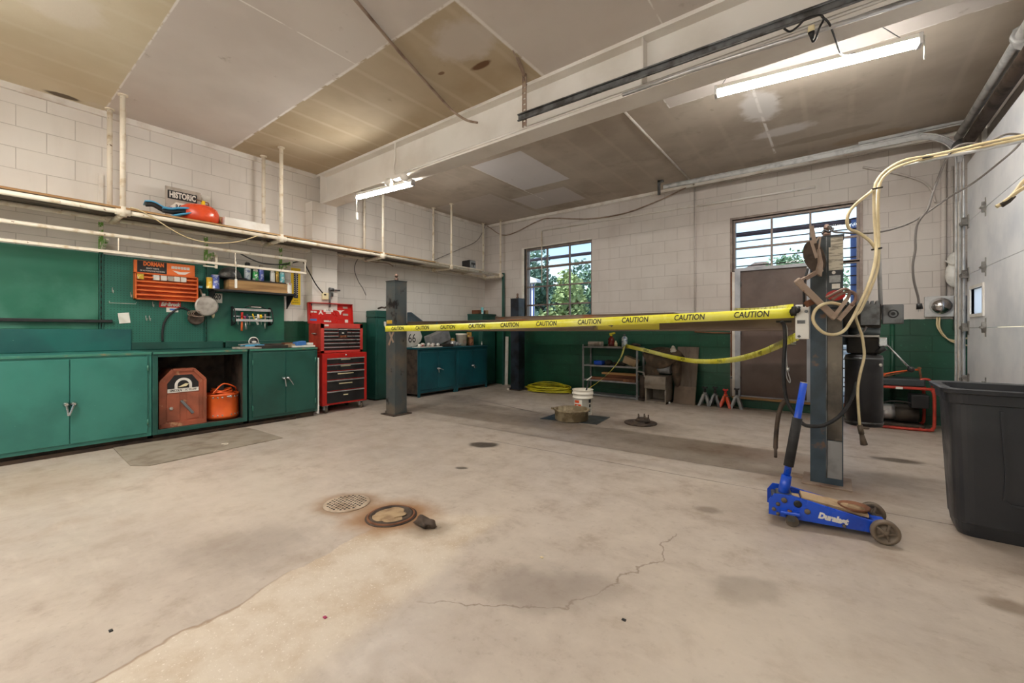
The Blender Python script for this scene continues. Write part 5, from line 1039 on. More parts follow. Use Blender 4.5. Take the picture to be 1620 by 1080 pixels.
# ---- tall green locker, low teal cabinets, corner cabinet
t = thing('tall_locker', (-5.96,4.33,0), 'tall dark green steel locker behind the left lift post', 'locker')
MB().box(WX+.01, -5.83, 4.04, 4.63, .02, 1.325, .004).build('body', 'cab_green_dark', t); MB().box(WX+.005, -5.822, 4.035, 4.635, 1.33, 1.44, .012).build('lid', 'cab_green_dark', t)
MB().box(-5.832, -5.82, 4.075, 4.60, .06, 1.30, .004).build('door', 'cab_green_dark', t); p = at(609,513,x=-5.82); MB().prism([(p.y-.022,p.z+.045), (p.y+.022,p.z+.045), (p.y+.016,p.z-.02), (p.y,p.z-.05), (p.y-.016,p.z-.02)], 'x', -5.82, -5.812).build('latch_plate', 'paper', t)
o = MB().tube([at(598,488,x=-5.95), at(604,486,x=-5.95), at(609,487,x=-5.93), at(612,485,x=-5.95)], .015, 6).build('rag', 'rust_dark', None, loc=at(604,487,x=-5.95)); tag(o, 'crumpled dark rag on top of the tall green locker', 'rag')
def low_cab(y0, y1, label, ang):
    t = thing('low_cabinet', (-5.8,(y0+y1)/2,0), label, 'cabinet', 'teal low cabinets under the US 66 sign'); xf_ = -5.535
    b = MB(); b.box(WX+.12, xf_-.02, y0, y1, .05, .80, .002); b.build('body', 'rust_dark', t)
    b = MB(); f = .05; b.box(xf_-.02, xf_, y0, y0+f, 0, .80, .003); b.box(xf_-.02, xf_, y1-f, y1, 0, .80, .003); b.box(xf_-.02, xf_, y0+f, y1-f, .72, .80); b.box(xf_-.02, xf_, y0+f, y1-f, .07, .13); b.build('face_frame', 'cab_teal', t)
    ym = (y0+y1)/2
    for k, (a_, c_) in enumerate(((y0+f-.012, ym-.003), (ym+.003, y1-f+.012))):
        d = MB().box(xf_-.004, xf_+.012, a_, c_, .12, .75, .004).build('door', 'cab_teal', t); b = MB(); lever(b, ym-.02 if k == 0 else ym+.02, .46, xf_+.012, ang[k], .07); b.build('handle', 'chrome', d)
    return t
low_cab(4.655, 5.54, 'low teal two-door cabinet under the US 66 sign', (.05,1.2)); low_cab(5.545, 6.41, 'low teal two-door cabinet next to the dark corner cabinet', (.6,.9))
o = MB().box(WX+.10, -5.52, 4.64, 6.42, .80, .832, .008).build('worktop', 'cab_teal', None, loc=(-5.8,5.5,.8)); tag(o, 'teal worktop spanning the two low cabinets', 'worktop')
t = thing('corner_cabinet', (-5.9,6.66,0), 'tall dark green cabinet in the back corner', 'cabinet')
b = MB(); b.prism([(WX+.005,6.43), (-5.78,6.43), (-5.74,6.5), (-5.74,6.90), (-5.80,6.945), (WX+.005,6.945)], 'z', .02, 1.44); b.build('body', 'cab_green_dark', t); MB().prism([(WX+.005,6.42), (-5.77,6.42), (-5.725,6.5), (-5.725,6.92), (-5.80,6.95), (WX+.005,6.95)], 'z', 1.44, 1.465).build('top', 'cab_green_dark', t)
MB().box(-5.742, -5.73, 6.52, 6.89, .08, 1.38, .003).build('door', 'cab_green_dark', t)
o = MB().box(-5.98, -5.80, 6.44, 6.66, 1.466, 1.545, .003).build('wooden_box', 'wood_red', None, loc=(-5.9,6.55,1.466)); tag(o, 'small brown wooden box on the corner cabinet', 'box')
o = MB().box(-5.97, -5.79, 6.665, 6.74, 1.466, 1.545, .003).build('wooden_box', 'cardboard', None, loc=(-5.88,6.70,1.466)); tag(o, 'tan carton next to the brown box on the corner cabinet', 'box')
can(763, 486, 497, 4.6, -5.80, 'can_cyan', 'pale blue can on top of the corner cabinet', 'paper', zb=1.466)
o = MB().box(-5.72, -5.68, BY-.10, BY-.05, .0, 2.32, .004).build('steel_angle', 'cab_green_dark', None, loc=(-5.3,BY-.07,0)); p = at(797,500,y=BY-.06); o.location = (p.x+.0-(-5.70)-5.3+5.3-5.3, BY-.07, 0); tag(o, 'tall dark green steel upright against the back wall by the shelf end', 'post')
o.location = (0,0,0); o.data.transform(Matrix.Translation((p.x+5.70-5.3+5.3, 0, 0))); 
o.location = (-5.3,BY-.07,0)
# ---- things on the low cabinets
ZL = .833
t = thing('road_sign', (-5.97,4.83,ZL), 'white US 66 shield sign standing on the low teal cabinets', 'sign')
yc = 4.86; sh = [(yc-.19,ZL+.0), (yc-.05,ZL-.0), (yc+.10,ZL+.02), (yc+.20,ZL+.10), (yc+.23,ZL+.18), (yc+.19,ZL+.27), (yc+.15,ZL+.36), (yc+.16,ZL+.43), (yc-.2,ZL+.43), (yc-.24,ZL+.2)]
MB().prism(sh, 'x', -5.95, -5.94).build('shield', 'paper', t); text('lettering', '66', .22, (-5.94,yc-.0,ZL+.145), (0,1,0), (0,0,1), 'label_black', t, .8); text('lettering', 'U S', .08, (-5.94,yc-.02,ZL+.31), (0,1,0), (0,0,1), 'label_black', t, .9)
b = MB()
for k in range(9): b.ball((-5.62+random.uniform(-.06,.06), 4.78+k*.045, ZL+.03+random.uniform(0,.02)), .03, .035, .028, 8, 6, jit=.2)
o = b.build('metal_scrap', 'can_white', None, loc=(-5.62,5.0,ZL)); tag(o, 'heap of small shiny parts on the white board edge', 'parts', kind='stuff')
o = MB().box(-5.72, -5.53, 4.68, 5.2, ZL, ZL+.012).build('white_board', 'paper', None, loc=(-5.6,4.9,ZL)); tag(o, 'flat white board under the heap of shiny parts', 'board')
mt2 = Matrix.Translation((-5.72,5.26,ZL+.155)) @ Matrix.Rotation(.3, 4, 'X')
o = MB().box(-.09, .09, -.23, .23, -.10, .10, .01, mt2).build('metal_tray', 'metal_grey', None, loc=(-5.72,5.26,ZL)); tag(o, 'tilted grey metal box among parts on the low cabinets', 'box')
mt2 = Matrix.Translation((-5.72,5.50,ZL+.17)) @ Matrix.Rotation(.25, 4, 'X')
for k in range(3):
    o = MB().cyl((-5.60-.02*k,5.52+.10*k,ZL+.06), (-5.60-.02*k,5.52+.10*k,ZL+.16-.02*k), .05, seg=14).build('engine_part', 'alu', None, loc=(-5.6,5.52+.1*k,ZL)); tag(o, ['silver cylinder part beside the tilted grey box', 'silver cylinder part, middle one of three on the low cabinets', 'silver cylinder part nearest the gold can'][k], 'part', 'silver engine parts on the low cabinets')
    o.location.z -= .06; 
o = MB().lathe([(.05,0),(.09,.02),(.09,.09),(.05,.12),(.03,.2),(0,.2)], (-5.75,5.55,ZL+.0), seg=20).build('engine_part', 'metal_grey', None, loc=(-5.75,5.55,ZL)); tag(o, 'taller grey round part behind the silver cylinders', 'part', 'silver engine parts on the low cabinets')
o = MB().box(-5.68, -5.55, 5.20, 5.5, ZL+.0, ZL+.05, .008).build('engine_part', 'grime', None, loc=(-5.6,5.35,ZL)); tag(o, 'black flat part beneath the tilted grey box', 'part', 'silver engine parts on the low cabinets')
can(716, 535, 548, 7.5, -5.66, 'can_gold', 'gold printed can left of the small white pail', 'silver', zb=ZL)
p = at(730, 545, x=-5.66); t = thing('plastic_pail', (-5.66,p.y,ZL), 'small white plastic pail on the low cabinets', 'pail'); MB().lathe([(.088,0),(.105,.2),(.11,.2),(.11,.235),(.1,.235),(.095,.02),(0,.02)], (-5.66,p.y,ZL), seg=28).build('body', 'bucket_white', t); MB().box(-5.566, -5.562, p.y-.05, p.y+.03, ZL+.05, ZL+.11).build('label', 'rust_pale', t)
can(744.5, 533, 547, 10, -5.66, 'can_brown', 'brown printed can right of the small white pail', 'silver', zb=ZL)
o = MB().cyl((-5.75,6.12,ZL), (-5.75,6.12,ZL+.26), .05, seg=16).build('can', 'can_gold', None, loc=(-5.75,6.12,ZL)); tag(o, 'tan can standing behind the white pail', 'can')
o = MB().lathe([(.012,0),(.014,.04),(.006,.055),(.006,.075),(0,.08)], (-5.58,6.30,ZL), seg=12).build('bottle', 'paper', None, loc=(-5.58,6.30,ZL)); tag(o, 'tiny white bottle at the right end of the low cabinets', 'bottle')
# ================================================================ CAUTION TAPE
def tape(pts, w, label, words, up=(0,0,1), name='caution_tape', size=.042, flip=False, n=6, sxx=.9):
    P = spline(pts, n) if len(pts) > 2 else [Vector(p) for p in pts]
    b = MB(); ribbon(b, P, w, up, .002); o = b.build(name, 'tape', None, loc=P[len(P)//2]); tag(o, label, 'tape', 'caution tape')
    seg = [0]
    for a, c in zip(P, P[1:]): seg.append(seg[-1]+(c-a).length)
    for s in words:
        s *= seg[-1]; i = max(k for k in range(len(P)-1) if seg[k] <= s+1e-9); d = (P[i+1]-P[i]).normalized(); q = P[i]+d*(s-seg[i]); u = Vector(up); u = (u-d*u.dot(d)).normalized()
        nrm = d.cross(u); toward = nrm.dot(Vector((0,0,H))-q) > 0
        dd = d if toward != flip else -d
        if not toward: nrm = -nrm
        if not flip: text('lettering', 'CAUTION', size, q+nrm*.0012, dd, nrm.cross(dd), 'tape_ink', o, sxx, .06, .0008)
        else: text('lettering', 'CAUTION', size, q+nrm*.0012, dd, u, 'tape_ink', o, sxx, .06, .0008)
    return o
A_ = at(613,520,y=3.46); B_ = at(1256,494.5,y=3.70)
def frac(px):
    lo, hi = 0.0, 1.0
    for _ in range(40):
        m_ = (lo+hi)/2; q = A_.lerp(B_, m_); X = q.x*CS+q.y*SN; Y = -q.x*SN+q.y*CS
        if 810+F*X/Y < px: lo = m_
        else: hi = m_
    return lo
PT = [A_.lerp(B_, k/24) for k in range(25)]
for k in range(1, 24): PT[k].z -= .012*math.sin(PI*k/24)
tape([Vector((-4.79,3.60,A_.z)), Vector((-4.792,3.47,A_.z))]+PT, .074, 'yellow caution tape stretched tight along the front of the lift runway', [], n=2)
tp = bpy.data.objects['caution_tape']
for px in (629, 668, 708, 754, 806, 864, 932, 1004, 1090, 1188):
    f = frac(px); q = A_.lerp(B_, f); q.z -= .012*math.sin(PI*f); d = (B_-A_).normalized()
    text('lettering', 'CAUTION', .064, q+Vector((0,-.0015,0)), d, (0,0,1), 'tape_ink', tp, .82, .14, .0012)
b = MB(); b.ball(at(1256,492,y=3.69), .028, .02, .034, 10, 7, jit=.25); b.ball(at(1261,490,y=3.69), .022, .018, .024, 9, 6, jit=.25); b.build('knot', 'tape_ink', tp)
tape([at(1162,491,y=6.86), at(1200,491.5,y=5.4), at(1255,488,y=3.78)], .07, 'dim yellow caution tape running back from the switch box to the door jamb', [.25,.6], flip=True, size=.05)
RKT = at(990,547,y=6.62)
tape([at(1263,531,y=3.75), at(1252,536,y=3.9), at(1225,549,y=4.4), at(1200,559,y=4.9), at(1165,568,y=5.4), at(1130,571.5,y=5.8), at(1095,570.5,y=6.1), at(1060,564,y=6.35), at(1025,555,y=6.5), RKT], .062, 'yellow caution tape drooping from the switch box to the wire rack', [.28,.55,.72,.9], up=(0,-.2,1), size=.044, flip=True)
tape([RKT+Vector((-.02,-.01,.0)), at(983,563,y=6.45), at(972,580,y=6.2), at(955,597,y=5.8), at(938,610,y=5.45), at(927,617,y=5.28)], .06, 'yellow caution tape falling from the wire rack into the white bucket', [.2,.55,.85], up=(.75,-.2,.6), size=.042, flip=True)
# ================================================================ ALONG THE BACK WALL
t = thing('wire_rack', (-3.05,6.8,0), 'grey metal shelf rack standing against the green back wall', 'shelf rack')
rx0, rx1, ry0, ry1 = -3.535, -2.565, 6.66, 6.95; zr = [.845, .527, .275, .03]
for x in (rx0, rx1):
    for y in (ry0, ry1):
        MB().box(x-.003, x+.003, y-.016, y+.016, 0, zr[0]+.04 if y == ry0 and x == rx0 else zr[0]).box(x-.016, x+.016, y-.003, y+.003, 0, zr[0]).build('upright', 'metal_grey', t)
for z in zr:
    b = MB().box(rx0, rx1, ry0, ry1, z-.006, z); b.box(rx0, rx1, ry0-.004, ry0, z-.022, z+.004); b.build('shelf', 'metal_grey', t)
def onrack(mb, name, m, x, y, z, label, cat, group=None): o = mb.build(name, m, None, loc=(x,y,z)); return tag(o, label, cat, group)
p = at(942,544,y=6.78); onrack(MB().box(p.x-.12, p.x+.12, 6.72, 6.86, zr[0], zr[0]+.085, .01), 'concrete_block', 'paper_grey', p.x, 6.78, zr[0], 'grey block on the top left of the wire rack', 'block')
p = at(967,545,y=6.78); t2 = thing('spray_bottle', (p.x,6.78,zr[0]), 'dark red bottle with yellow trigger on the wire rack', 'bottle')
MB().lathe([(.05,0),(.055,.01),(.055,.12),(.04,.155),(.02,.165),(.02,.185),(0,.185)], (p.x,6.78,zr[0]), seg=20).build('body', 'bottle_red', t2); b = MB().box(p.x-.02, p.x+.02, 6.76, 6.80, zr[0]+.185, zr[0]+.205, .003); b.bar((p.x-.03,6.78,zr[0]+.215), (p.x+.07,6.78,zr[0]+.235), .03, .03, bev=.005); b.build('trigger', 'yellow_hose', t2)
onrack(MB().lathe([(.025,0),(.03,.01),(.03,.06),(.012,.09),(.012,.10),(0,.105)], (p.x+.09,6.76,zr[0]), seg=14), 'glue_bottle', 'cream_hose', p.x+.09, 6.76, zr[0], 'small cream bottle beside the red spray bottle on the wire rack', 'bottle')
p = at(988,545,y=6.80); t2 = thing('spray_can', (p.x,6.80,zr[0]), 'pale spray can with tape tied at its foot on the wire rack', 'can'); MB().lathe([(.045,0),(.047,.01),(.047,.15),(.03,.175),(0,.18)], (p.x,6.8,zr[0]), seg=18).build('body', 'can_pale', t2); MB().cyl((p.x,6.8,zr[0]+.175), (p.x,6.8,zr[0]+.215), .02, seg=12).build('nozzle', 'galv_dark', t2)
onrack(MB().box(-3.1, -2.9, 6.68, 6.78, zr[0], zr[0]+.012, .003), 'wood_strip', 'paper_grey', -3, 6.72, zr[0], 'thin pale strip lying on the wire rack top', 'strip')
onrack(MB().ball((-2.66,6.82,zr[0]+.03), .09, .06, .035, 12, 7, jit=.2), 'rag', 'rust_dark', -2.66, 6.82, zr[0], 'dark rag on the right end of the wire rack top', 'rag')
onrack(MB().box(-3.36, -3.20, 6.70, 6.85, zr[1], zr[1]+.075, .02), 'tool_box', 'blue', -3.28, 6.77, zr[1], 'blue plastic tool on the middle shelf of the wire rack', 'tool')
for k, (x, w_, h_) in enumerate(((-3.12,.07,.09), (-2.97,.08,.06), (-2.86,.05,.08))): onrack(MB().ball((x,6.80,zr[1]+h_*.5), w_, .06, h_*.5, 12, 8, jit=.15), 'machine_part', 'grime', x, 6.8, zr[1], ['dark machine part next to the blue tool on the rack', 'low dark machine part mid shelf of the wire rack', 'dark machine part beside the tilted carton on the rack'][k], 'part', 'dark parts on the wire rack')
mt2 = Matrix.Translation((-2.72,6.80,zr[1]+.085)) @ Matrix.Rotation(.35, 4, 'Y')
onrack(MB().box(-.11, .11, -.07, .07, -.06, .06, .004, mt2), 'carton', 'cardboard', -2.72, 6.8, zr[1], 'tilted tan carton at the right of the middle rack shelf', 'box')
for k, (x0_, x1_, y_, z_0, th, m, lb) in enumerate(((-3.40,-2.72,6.72,zr[2],.05,'wood_red','long reddish board on the lower shelf of the wire rack'), (-3.15,-2.60,6.78,zr[2]+.052,.05,'wood_red','second reddish board stacked on the wire rack'), (-3.2,-2.58,6.74,zr[2]+.104,.035,'wood_raw','orange-brown board topmost on the rack lower shelf'), (-2.80,-2.59,6.70,zr[2]+.0,.05,'rust','short rusty block at the right of the lower rack shelf'))):
    onrack(MB().box(x0_, x1_, y_-.05, y_+.05, z_0, z_0+th, .004), 'board', m, (x0_+x1_)/2, y_, z_0, lb, 'board', 'boards on the wire rack')
b = MB().tube([(-2.56,6.66,.47), (-2.50,6.64,.46), (-2.44,6.63,.45), (-2.43,6.63,.38)], .012, 6); o = b.build('crank_bar', 'silver', None, loc=(-2.5,6.64,.45)); tag(o, 'bent silver crank rod sticking out beside the wire rack', 'rod')
o = MB().cyl((-2.47,6.72,0), (-2.47,6.72,.40), .075, seg=20).cyl((-2.47,6.72,.0), (-2.47,6.72,.03), .1, seg=20).build('steel_drum', 'rust_dark', None, loc=(-2.47,6.72,0)); tag(o, 'narrow rusty cylinder between the wire rack and the heater', 'cylinder')
# heater cabinet with a bundle of cloth
t = thing('heater_cabinet', (-2.22,6.62,0), 'grey metal heater cabinet with an open lower front', 'heater'); hx0, hx1, hy0, hy1 = -2.375, -2.055, 6.50, 6.82
b = MB(); b.box(hx0, hx0+.02, hy0, hy1, .0, .42); b.box(hx1-.02, hx1, hy0, hy1, 0, .42); b.box(hx0+.02, hx1-.02, hy1-.02, hy1, .0, .42); b.box(hx0+.02, hx1-.02, hy0, hy1-.02, .22, .42); b.box(hx0, hx1, hy0-.01, hy1, .30, .306); b.box(hx0, hx1, hy0-.012, hy1, .0, .035)
b.prism([(hy0-.02,.23), (hy0-.035,.30), (hy0-.01,.41), (hy0,.42), (hy0,.22)], 'x', hx0, hx1); b.build('body', 'heater_grey', t); MB().cyl((-2.3,6.72,.52), (-2.05,6.72,.52), .075, seg=18).build('motor', 'metal_grey', t)
def lump(c, r, seed, n=3, amp=.28):
    b = bmesh.new(); bmesh.ops.create_icosphere(b, subdivisions=n, radius=1); rnd = random.Random(seed)
    ph = [(Vector((rnd.uniform(-1,1), rnd.uniform(-1,1), rnd.uniform(-1,1)))*rnd.uniform(2,6), rnd.uniform(0,6)) for _ in range(9)]
    for v in b.verts:
        s = 1+amp*sum(math.sin(k.dot(v.co)+f) for k, f in ph)/4; v.co = Vector((v.co.x*r[0]*s, v.co.y*r[1]*s, v.co.z*r[2]*s))+Vector(c)
    b.verts.index_update(); mb = MB(); mb.add([v.co.copy() for v in b.verts], [[v.index for v in f.verts] for f in b.faces], True); b.free(); return mb
o = lump((-2.19,6.74,.70), (.30,.17,.15), 3, 4); q = lump((-2.33,6.74,.50), (.13,.12,.20), 5, 3); o.add(q.v, q.f, True); q = lump((-1.97,6.78,.50), (.06,.12,.30), 8, 3); o.add(q.v, q.f, True)
o = o.build('tarpaulin', 'cloth_brown', None, loc=(-2.2,6.7,.5)); tag(o, 'crumpled dark brown tarpaulin heaped over the heater cabinet', 'tarpaulin')
o = lump((-1.99,6.66,.80), (.05,.04,.085), 11, 3).build('cloth', 'paper', None, loc=(-1.99,6.66,.78)); tag(o, 'scrap of white cloth on the brown tarpaulin', 'cloth')
for k, (px, py) in enumerate(((1051,637), (1058,638))): q = at(px,py,z=0); o = MB().box(q.x-.02, q.x+.02, q.y-.015, q.y+.02, 0, .025, .006).build('paper_scrap', 'paper', None, loc=q); tag(o, ['larger white scrap on the floor by the heater', 'smaller white scrap on the floor by the leaning panel'][k], 'scrap')
# leaning panel
pb_ = [(-2.0,6.70), (-1.69,6.71)]; b = MB()
mt2 = Matrix.Translation((-1.85,6.705,0)) @ Matrix.Rotation(-.275, 4, 'X')
b.m(0).box(-.158, .158, -.008, .008, .27, .895, .002, mt2); b.m(1).box(-.158, .158, -.0085, .0085, .002, .27, .002, mt2); o = b.build('wood_sheet', ['panel_brown', 'sheet_low'], None, loc=(-1.85,6.7,0)); tag(o, 'brown panel leaning on the green wall beside the jack stands', 'panel')
# jack stands
def jack_stand(x, y, m, mp, label, top=.25):
    t = thing('jack_stand', (x,y,0), label, 'jack stand', 'jack stands by the door')
    for sx in (-1, 1):
        for sy in (-1, 1):
            b = MB(); b.add([(x+sx*.085,y+sy*.07,0), (x+sx*.05,y+sy*.07,0), (x+sx*.008,y+sy*.02,.10), (x+sx*.006,y+sy*.02,.17), (x+sx*.03,y+sy*.022,.17)], [(0,1,2,3,4)]); b.add([(x+sx*.085,y+sy*.07,0), (x+sx*.085,y+sy*.04,0), (x+sx*.03,y+sy*.004,.13), (x+sx*.03,y+sy*.022,.17)], [(0,1,2,3)])
            o = b.build('leg', m, t); md = o.modifiers.new('s', 'SOLIDIFY'); md.thickness = .004; md.offset = 0
    MB().cyl((x,y,.13), (x,y,.195), .026, seg=14).build('collar', m, t); MB().cyl((x,y,.14), (x,y,top), .017, seg=12).build('ratchet_post', mp, t)
    b = MB().prism([(x-.035,top), (x-.03,top+.02), (x,top+.012), (x+.03,top+.02), (x+.035,top), (x+.015,top-.012), (x-.015,top-.012)], 'y', y-.02, y+.02); b.build('saddle', mp, t)
    MB().bar((x,y-.02,.165), (x+.06,y-.045,.165), .012, .008).build('lever', 'galv_dark', t); return t
jack_stand(-1.575, 6.80, 'metal_grey', 'black', 'grey jack stand next to the leaning panel', .26); jack_stand(-1.435, 6.80, 'galv_dark', 'black', 'dark grey jack stand between a grey and an orange one', .27)
jack_stand(-1.295, 6.80, 'orange_tank', 'red', 'orange jack stand by the door', .25); jack_stand(-1.150, 6.81, 'metal_grey', 'black', 'grey jack stand standing before the door frame', .27)
# yellow hose coil, white board, small bits near back-left post
rnd = random.Random(5); b = MB(); pts = []
for k in range(9*20):
    a_ = 2*PI*k/20; kk = k/20; r1_ = .46-.035*(kk % 3)+.02*math.sin(kk*2.1); r2_ = .22+.03*math.sin(kk*1.7)
    pts.append(Vector((-4.22+r1_*math.cos(a_)+.03*math.sin(kk*3), 6.60+r2_*math.sin(a_), .014+.011*kk+.04*max(0, math.sin(a_))*(kk/9)+.012*math.sin(a_*1.3+kk))))
b.tube(pts, .011, 6); o = b.build('air_hose', 'yellow_hose', None, loc=(-4.2,6.6,0)); tag(o, 'coiled yellow hose on the floor by the back wall', 'hose')
q = at(801,606,y=6.93); o = MB().box(q.x-.035, q.x+.035, 6.92, 6.945, 0.0, 1.0, .003, Matrix.Translation((q.x,6.93,0)) @ Matrix.Rotation(.02, 4, 'Y') @ Matrix.Translation((-q.x,-6.93,0))).build('white_board', 'white_trim', None, loc=(q.x,6.93,0)); tag(o, 'narrow white board upright against the wall behind the far lift post', 'board')
q = at(803,617,z=0); o = MB().cyl((q.x,q.y,.02), (q.x+.03,q.y+.01,.02), .02, seg=12).build('floor_bulb', 'paper', None, loc=q); tag(o, 'small white bulb on the floor beside the far lift post', 'bulb')
# ================================================================ ON THE FLOOR
bc = at(922,655,z=0); t = thing('plastic_bucket', bc, 'white plastic bucket with a black pole standing in it', 'bucket')
MB().lathe([(.118,0),(.12,.006),(.128,.22),(.137,.222),(.137,.235),(.131,.237),(.133,.275),(.141,.277),(.141,.29),(.134,.29),(.134,.325),(.14,.327),(.14,.335),(.13,.335),(.114,.01),(0,.01)], bc, seg=40).build('body', 'bucket_white', t)
fw = Vector((.40,-.915,0)).normalized()   # towards the viewer
def onbucket(u0, u1, z0_, z1_, m, name, k=1.006, par=None):
    b = MB(); vs = []; n = 8
    for i in range(n+1):
        a_ = math.atan2(fw.y, fw.x)+(u0+(u1-u0)*i/n)
        for z in (z0_, z1_): r_ = (.12+(.008)*(z/.22))*k; vs.append((bc.x+r_*math.cos(a_), bc.y+r_*math.sin(a_), z))
    b.add(vs, [(2*i, 2*i+1, 2*i+3, 2*i+2) for i in range(n)], True); return b.build(name, m, par or t)
onbucket(-1.0,.02,.05,.215,'label_black','label_border'); onbucket(-.98,.0,.055,.21,'bucket_white','label',1.01); onbucket(-.9,-.12,.065,.15,'orange_tank','label_mark',1.014); onbucket(-.62,-.42,.08,.14,'bucket_white','label_mark',1.018); onbucket(-.68,-.33,.10,.122,'bucket_white','label_mark',1.018); onbucket(-.85,-.3,.165,.2,'orange_tank','label_mark',1.014)
onbucket(.72,1.02,.17,.215,'label_black','print'); onbucket(.78,1.0,.11,.15,'label_black','print'); onbucket(.74,1.0,.05,.09,'metal_grey','print')
pt = at(933,598,d=(bc.x*-SN+bc.y*CS)); o = MB().cyl((bc.x-.02,bc.y+.0,.02), (pt.x-.02,pt.y,pt.z-.04), .011, seg=10).build('squeegee_pole', 'black', None, loc=(bc.x,bc.y,.3)); tag(o, 'black rod standing in the white bucket', 'rod'); MB().bar((pt.x-.045,pt.y,pt.z-.03), (pt.x+.03,pt.y,pt.z+.025), .014, .012).build('tip', 'paper', o)
pc_ = Vector((-2.635,4.66,0)); t = thing('drain_pan', pc_, 'round grimy oil drain pan on a dark floor plate', 'pan')
MB().lathe([(.19,0),(.205,.01),(.208,.115),(.222,.12),(.222,.135),(.212,.140),(.198,.135),(.193,.05),(.0,.045)], pc_+Vector((0,0,.006)), seg=44).build('pan', 'pan_grey', t); MB().cyl(pc_+Vector((0,0,.053)), pc_+Vector((0,0,.058)), .188, seg=40).build('oil_dregs', 'grime', t)
a_ = math.radians(200); MB().prism([(pc_.x+.20*math.cos(a_)-.035,pc_.y+.20*math.sin(a_)-.02), (pc_.x+.26*math.cos(a_),pc_.y+.26*math.sin(a_)), (pc_.x+.20*math.cos(a_)+.01,pc_.y+.20*math.sin(a_)+.04)], 'z', .118, .142).build('spout', 'pan_grey', t)
o = MB().prism([(-2.98,4.47), (-2.26,4.60), (-2.32,5.10), (-3.0,4.98)], 'z', .0005, .006).build('floor_plate', 'post_panel', None, loc=(-2.6,4.8,0)); tag(o, 'flat dark steel plate on the floor under the drain pan', 'plate')
hc = at(1013.5,671,z=0)+Vector((-.02,.05,0)); t = thing('wheel_hub', hc, 'rusty brake disc with studs lying on the floor', 'disc')
MB().lathe([(.05,0),(.185,0),(.19,.006),(.19,.014),(.17,.018),(.10,.018),(.10,.03),(.045,.03),(.045,.005)], hc, seg=40).build('disc', 'rust_dark', t); MB().lathe([(.04,0),(.08,0),(.08,.035),(.07,.05),(.04,.05),(.04,.0)], hc+Vector((.03,0,.018)), seg=28).build('hub', 'rust_dark', t)
for k in range(5): a_ = 2*PI*k/5+.4; q = hc+Vector((.03+.062*math.cos(a_), .062*math.sin(a_), .06)); MB().cyl(q, q+Vector((0,0,.05)), .009, seg=8).build('stud', 'rust_dark', t)
gc = at(549,796,z=0); t = thing('drain_cover', gc, 'round perforated drain grate set in the concrete', 'drain cover')
MB().lathe([(.142,0),(.142,.004),(.132,.006),(0,.007)], gc, seg=40).build('plate', 'grate', t); b = MB()
for i in range(-5, 6):
    for j in range(-5, 6):
        x, y = i*.024+(j % 2)*.012, j*.022
        if x*x+y*y < .118**2: b.cyl(gc+Vector((x,y,.0066)), gc+Vector((x,y,.0076)), .0075 if (i*5+j*3) % 4 else .005, seg=8)
o = b.build('holes', 'grime', t); o['kind'] = 'stuff'
gc = at(619,816,z=0); t = thing('drain_cover', gc, 'rusty round cleanout cover with a raised ring and dirt inside', 'drain cover')
MB().lathe([(.150,0),(.150,.003),(.138,.006),(.128,.004),(.126,.012),(.118,.016),(.112,.012),(.108,.003),(0,.003)], gc, seg=44).build('ring', 'rust_dark', t); o = lump(gc+Vector((0,0,.002)), (.104,.104,.010), 21, 4, .5).build('dirt', 'dust', t)
MB().tube([gc+Vector((.134*math.cos(a_), .134*math.sin(a_), .006)) for a_ in [2*PI*k/40 for k in range(40)]], .007, 6, True).build('outer_ring', 'rust', t)
gc = at(671,833,z=0); o = lump(gc+Vector((0,0,.024)), (.058,.036,.03), 31, 3, .5).build('stone', 'rust_dark', None, loc=gc); tag(o, 'dark lump of stone on the floor beside the cleanout cover', 'stone')
for px, py, m, lb in ((514,977,'magenta','tiny pink fleck on the old concrete strip'), (857,882,'cream_hose','tiny orange chip on the concrete'), (175,998,'black','small black scrap on the floor at the lower left'), (987,981,'black','tiny black chip on the floor at the lower middle')):
    q = at(px,py,z=0); o = MB().box(q.x-.008, q.x+.008, q.y-.005, q.y+.006, 0, .004, .001).build('debris_chip', m, None, loc=q); tag(o, lb, 'scrap')
# ================================================================ BLUE FLOOR JACK
jo = Vector((-.318,2.875,0)); jt = thing('floor_jack', jo, 'blue trolley jack with upright handle in front of the lift post', 'jack'); jt.rotation_euler.z = .155
LW = .19    # between side plates
def L_(mb, n, m, par=None): return mb.build(n, m, par or jt, world=False)
sp = [(0,.042), (0,.125), (.028,.165), (.10,.165), (.14,.158), (.49,.088), (.505,.06), (.50,.036), (.12,.036)]
for y, nm in ((0, 1), (LW, 0)):
    o = L_(MB().prism(sp, 'y', y-.004, y+.004), 'side_plate', 'blue')
    L_(MB().bar((.10,y+(.008 if nm else -.008),.163), (.485,y+(.008 if nm else -.008),.09), .018, .006), 'flange', 'blue', o)
    if nm:
        for s, z, r_ in ((.075,.135,.015), (.045,.108,.011), (.025,.075,.011), (.045,.052,.010), (.185,.092,.015), (.35,.048,.009)): L_(MB().lathe([(r_,0),(r_,.006),(r_*.7,.009),(0,.009)], (s,-.004,z), (0,-1,0), 14), 'bolt', 'wheel', o)
        L_(MB().lathe([(.02,0),(.02,.003),(.012,.004)], (.14,-.004,.125), (0,-1,0), 16), 'hole', 'black', o)
        text('lettering', 'Duralast', .044, (.30,-.0045,.076), (1,0,-.09), (.09,0,1), 'white_plastic', jt, .86, .2, .003, local=True)
L_(MB().box(.16, .46, .03, LW-.03, .085, .10, 0, Matrix.Translation((.16,0,.115)) @ Matrix.Rotation(.13, 4, 'Y') @ Matrix.Translation((-.16,0,-.06))).box(.10, .16, .02, LW-.02, .04, .13), 'jack_arm', 'dust')
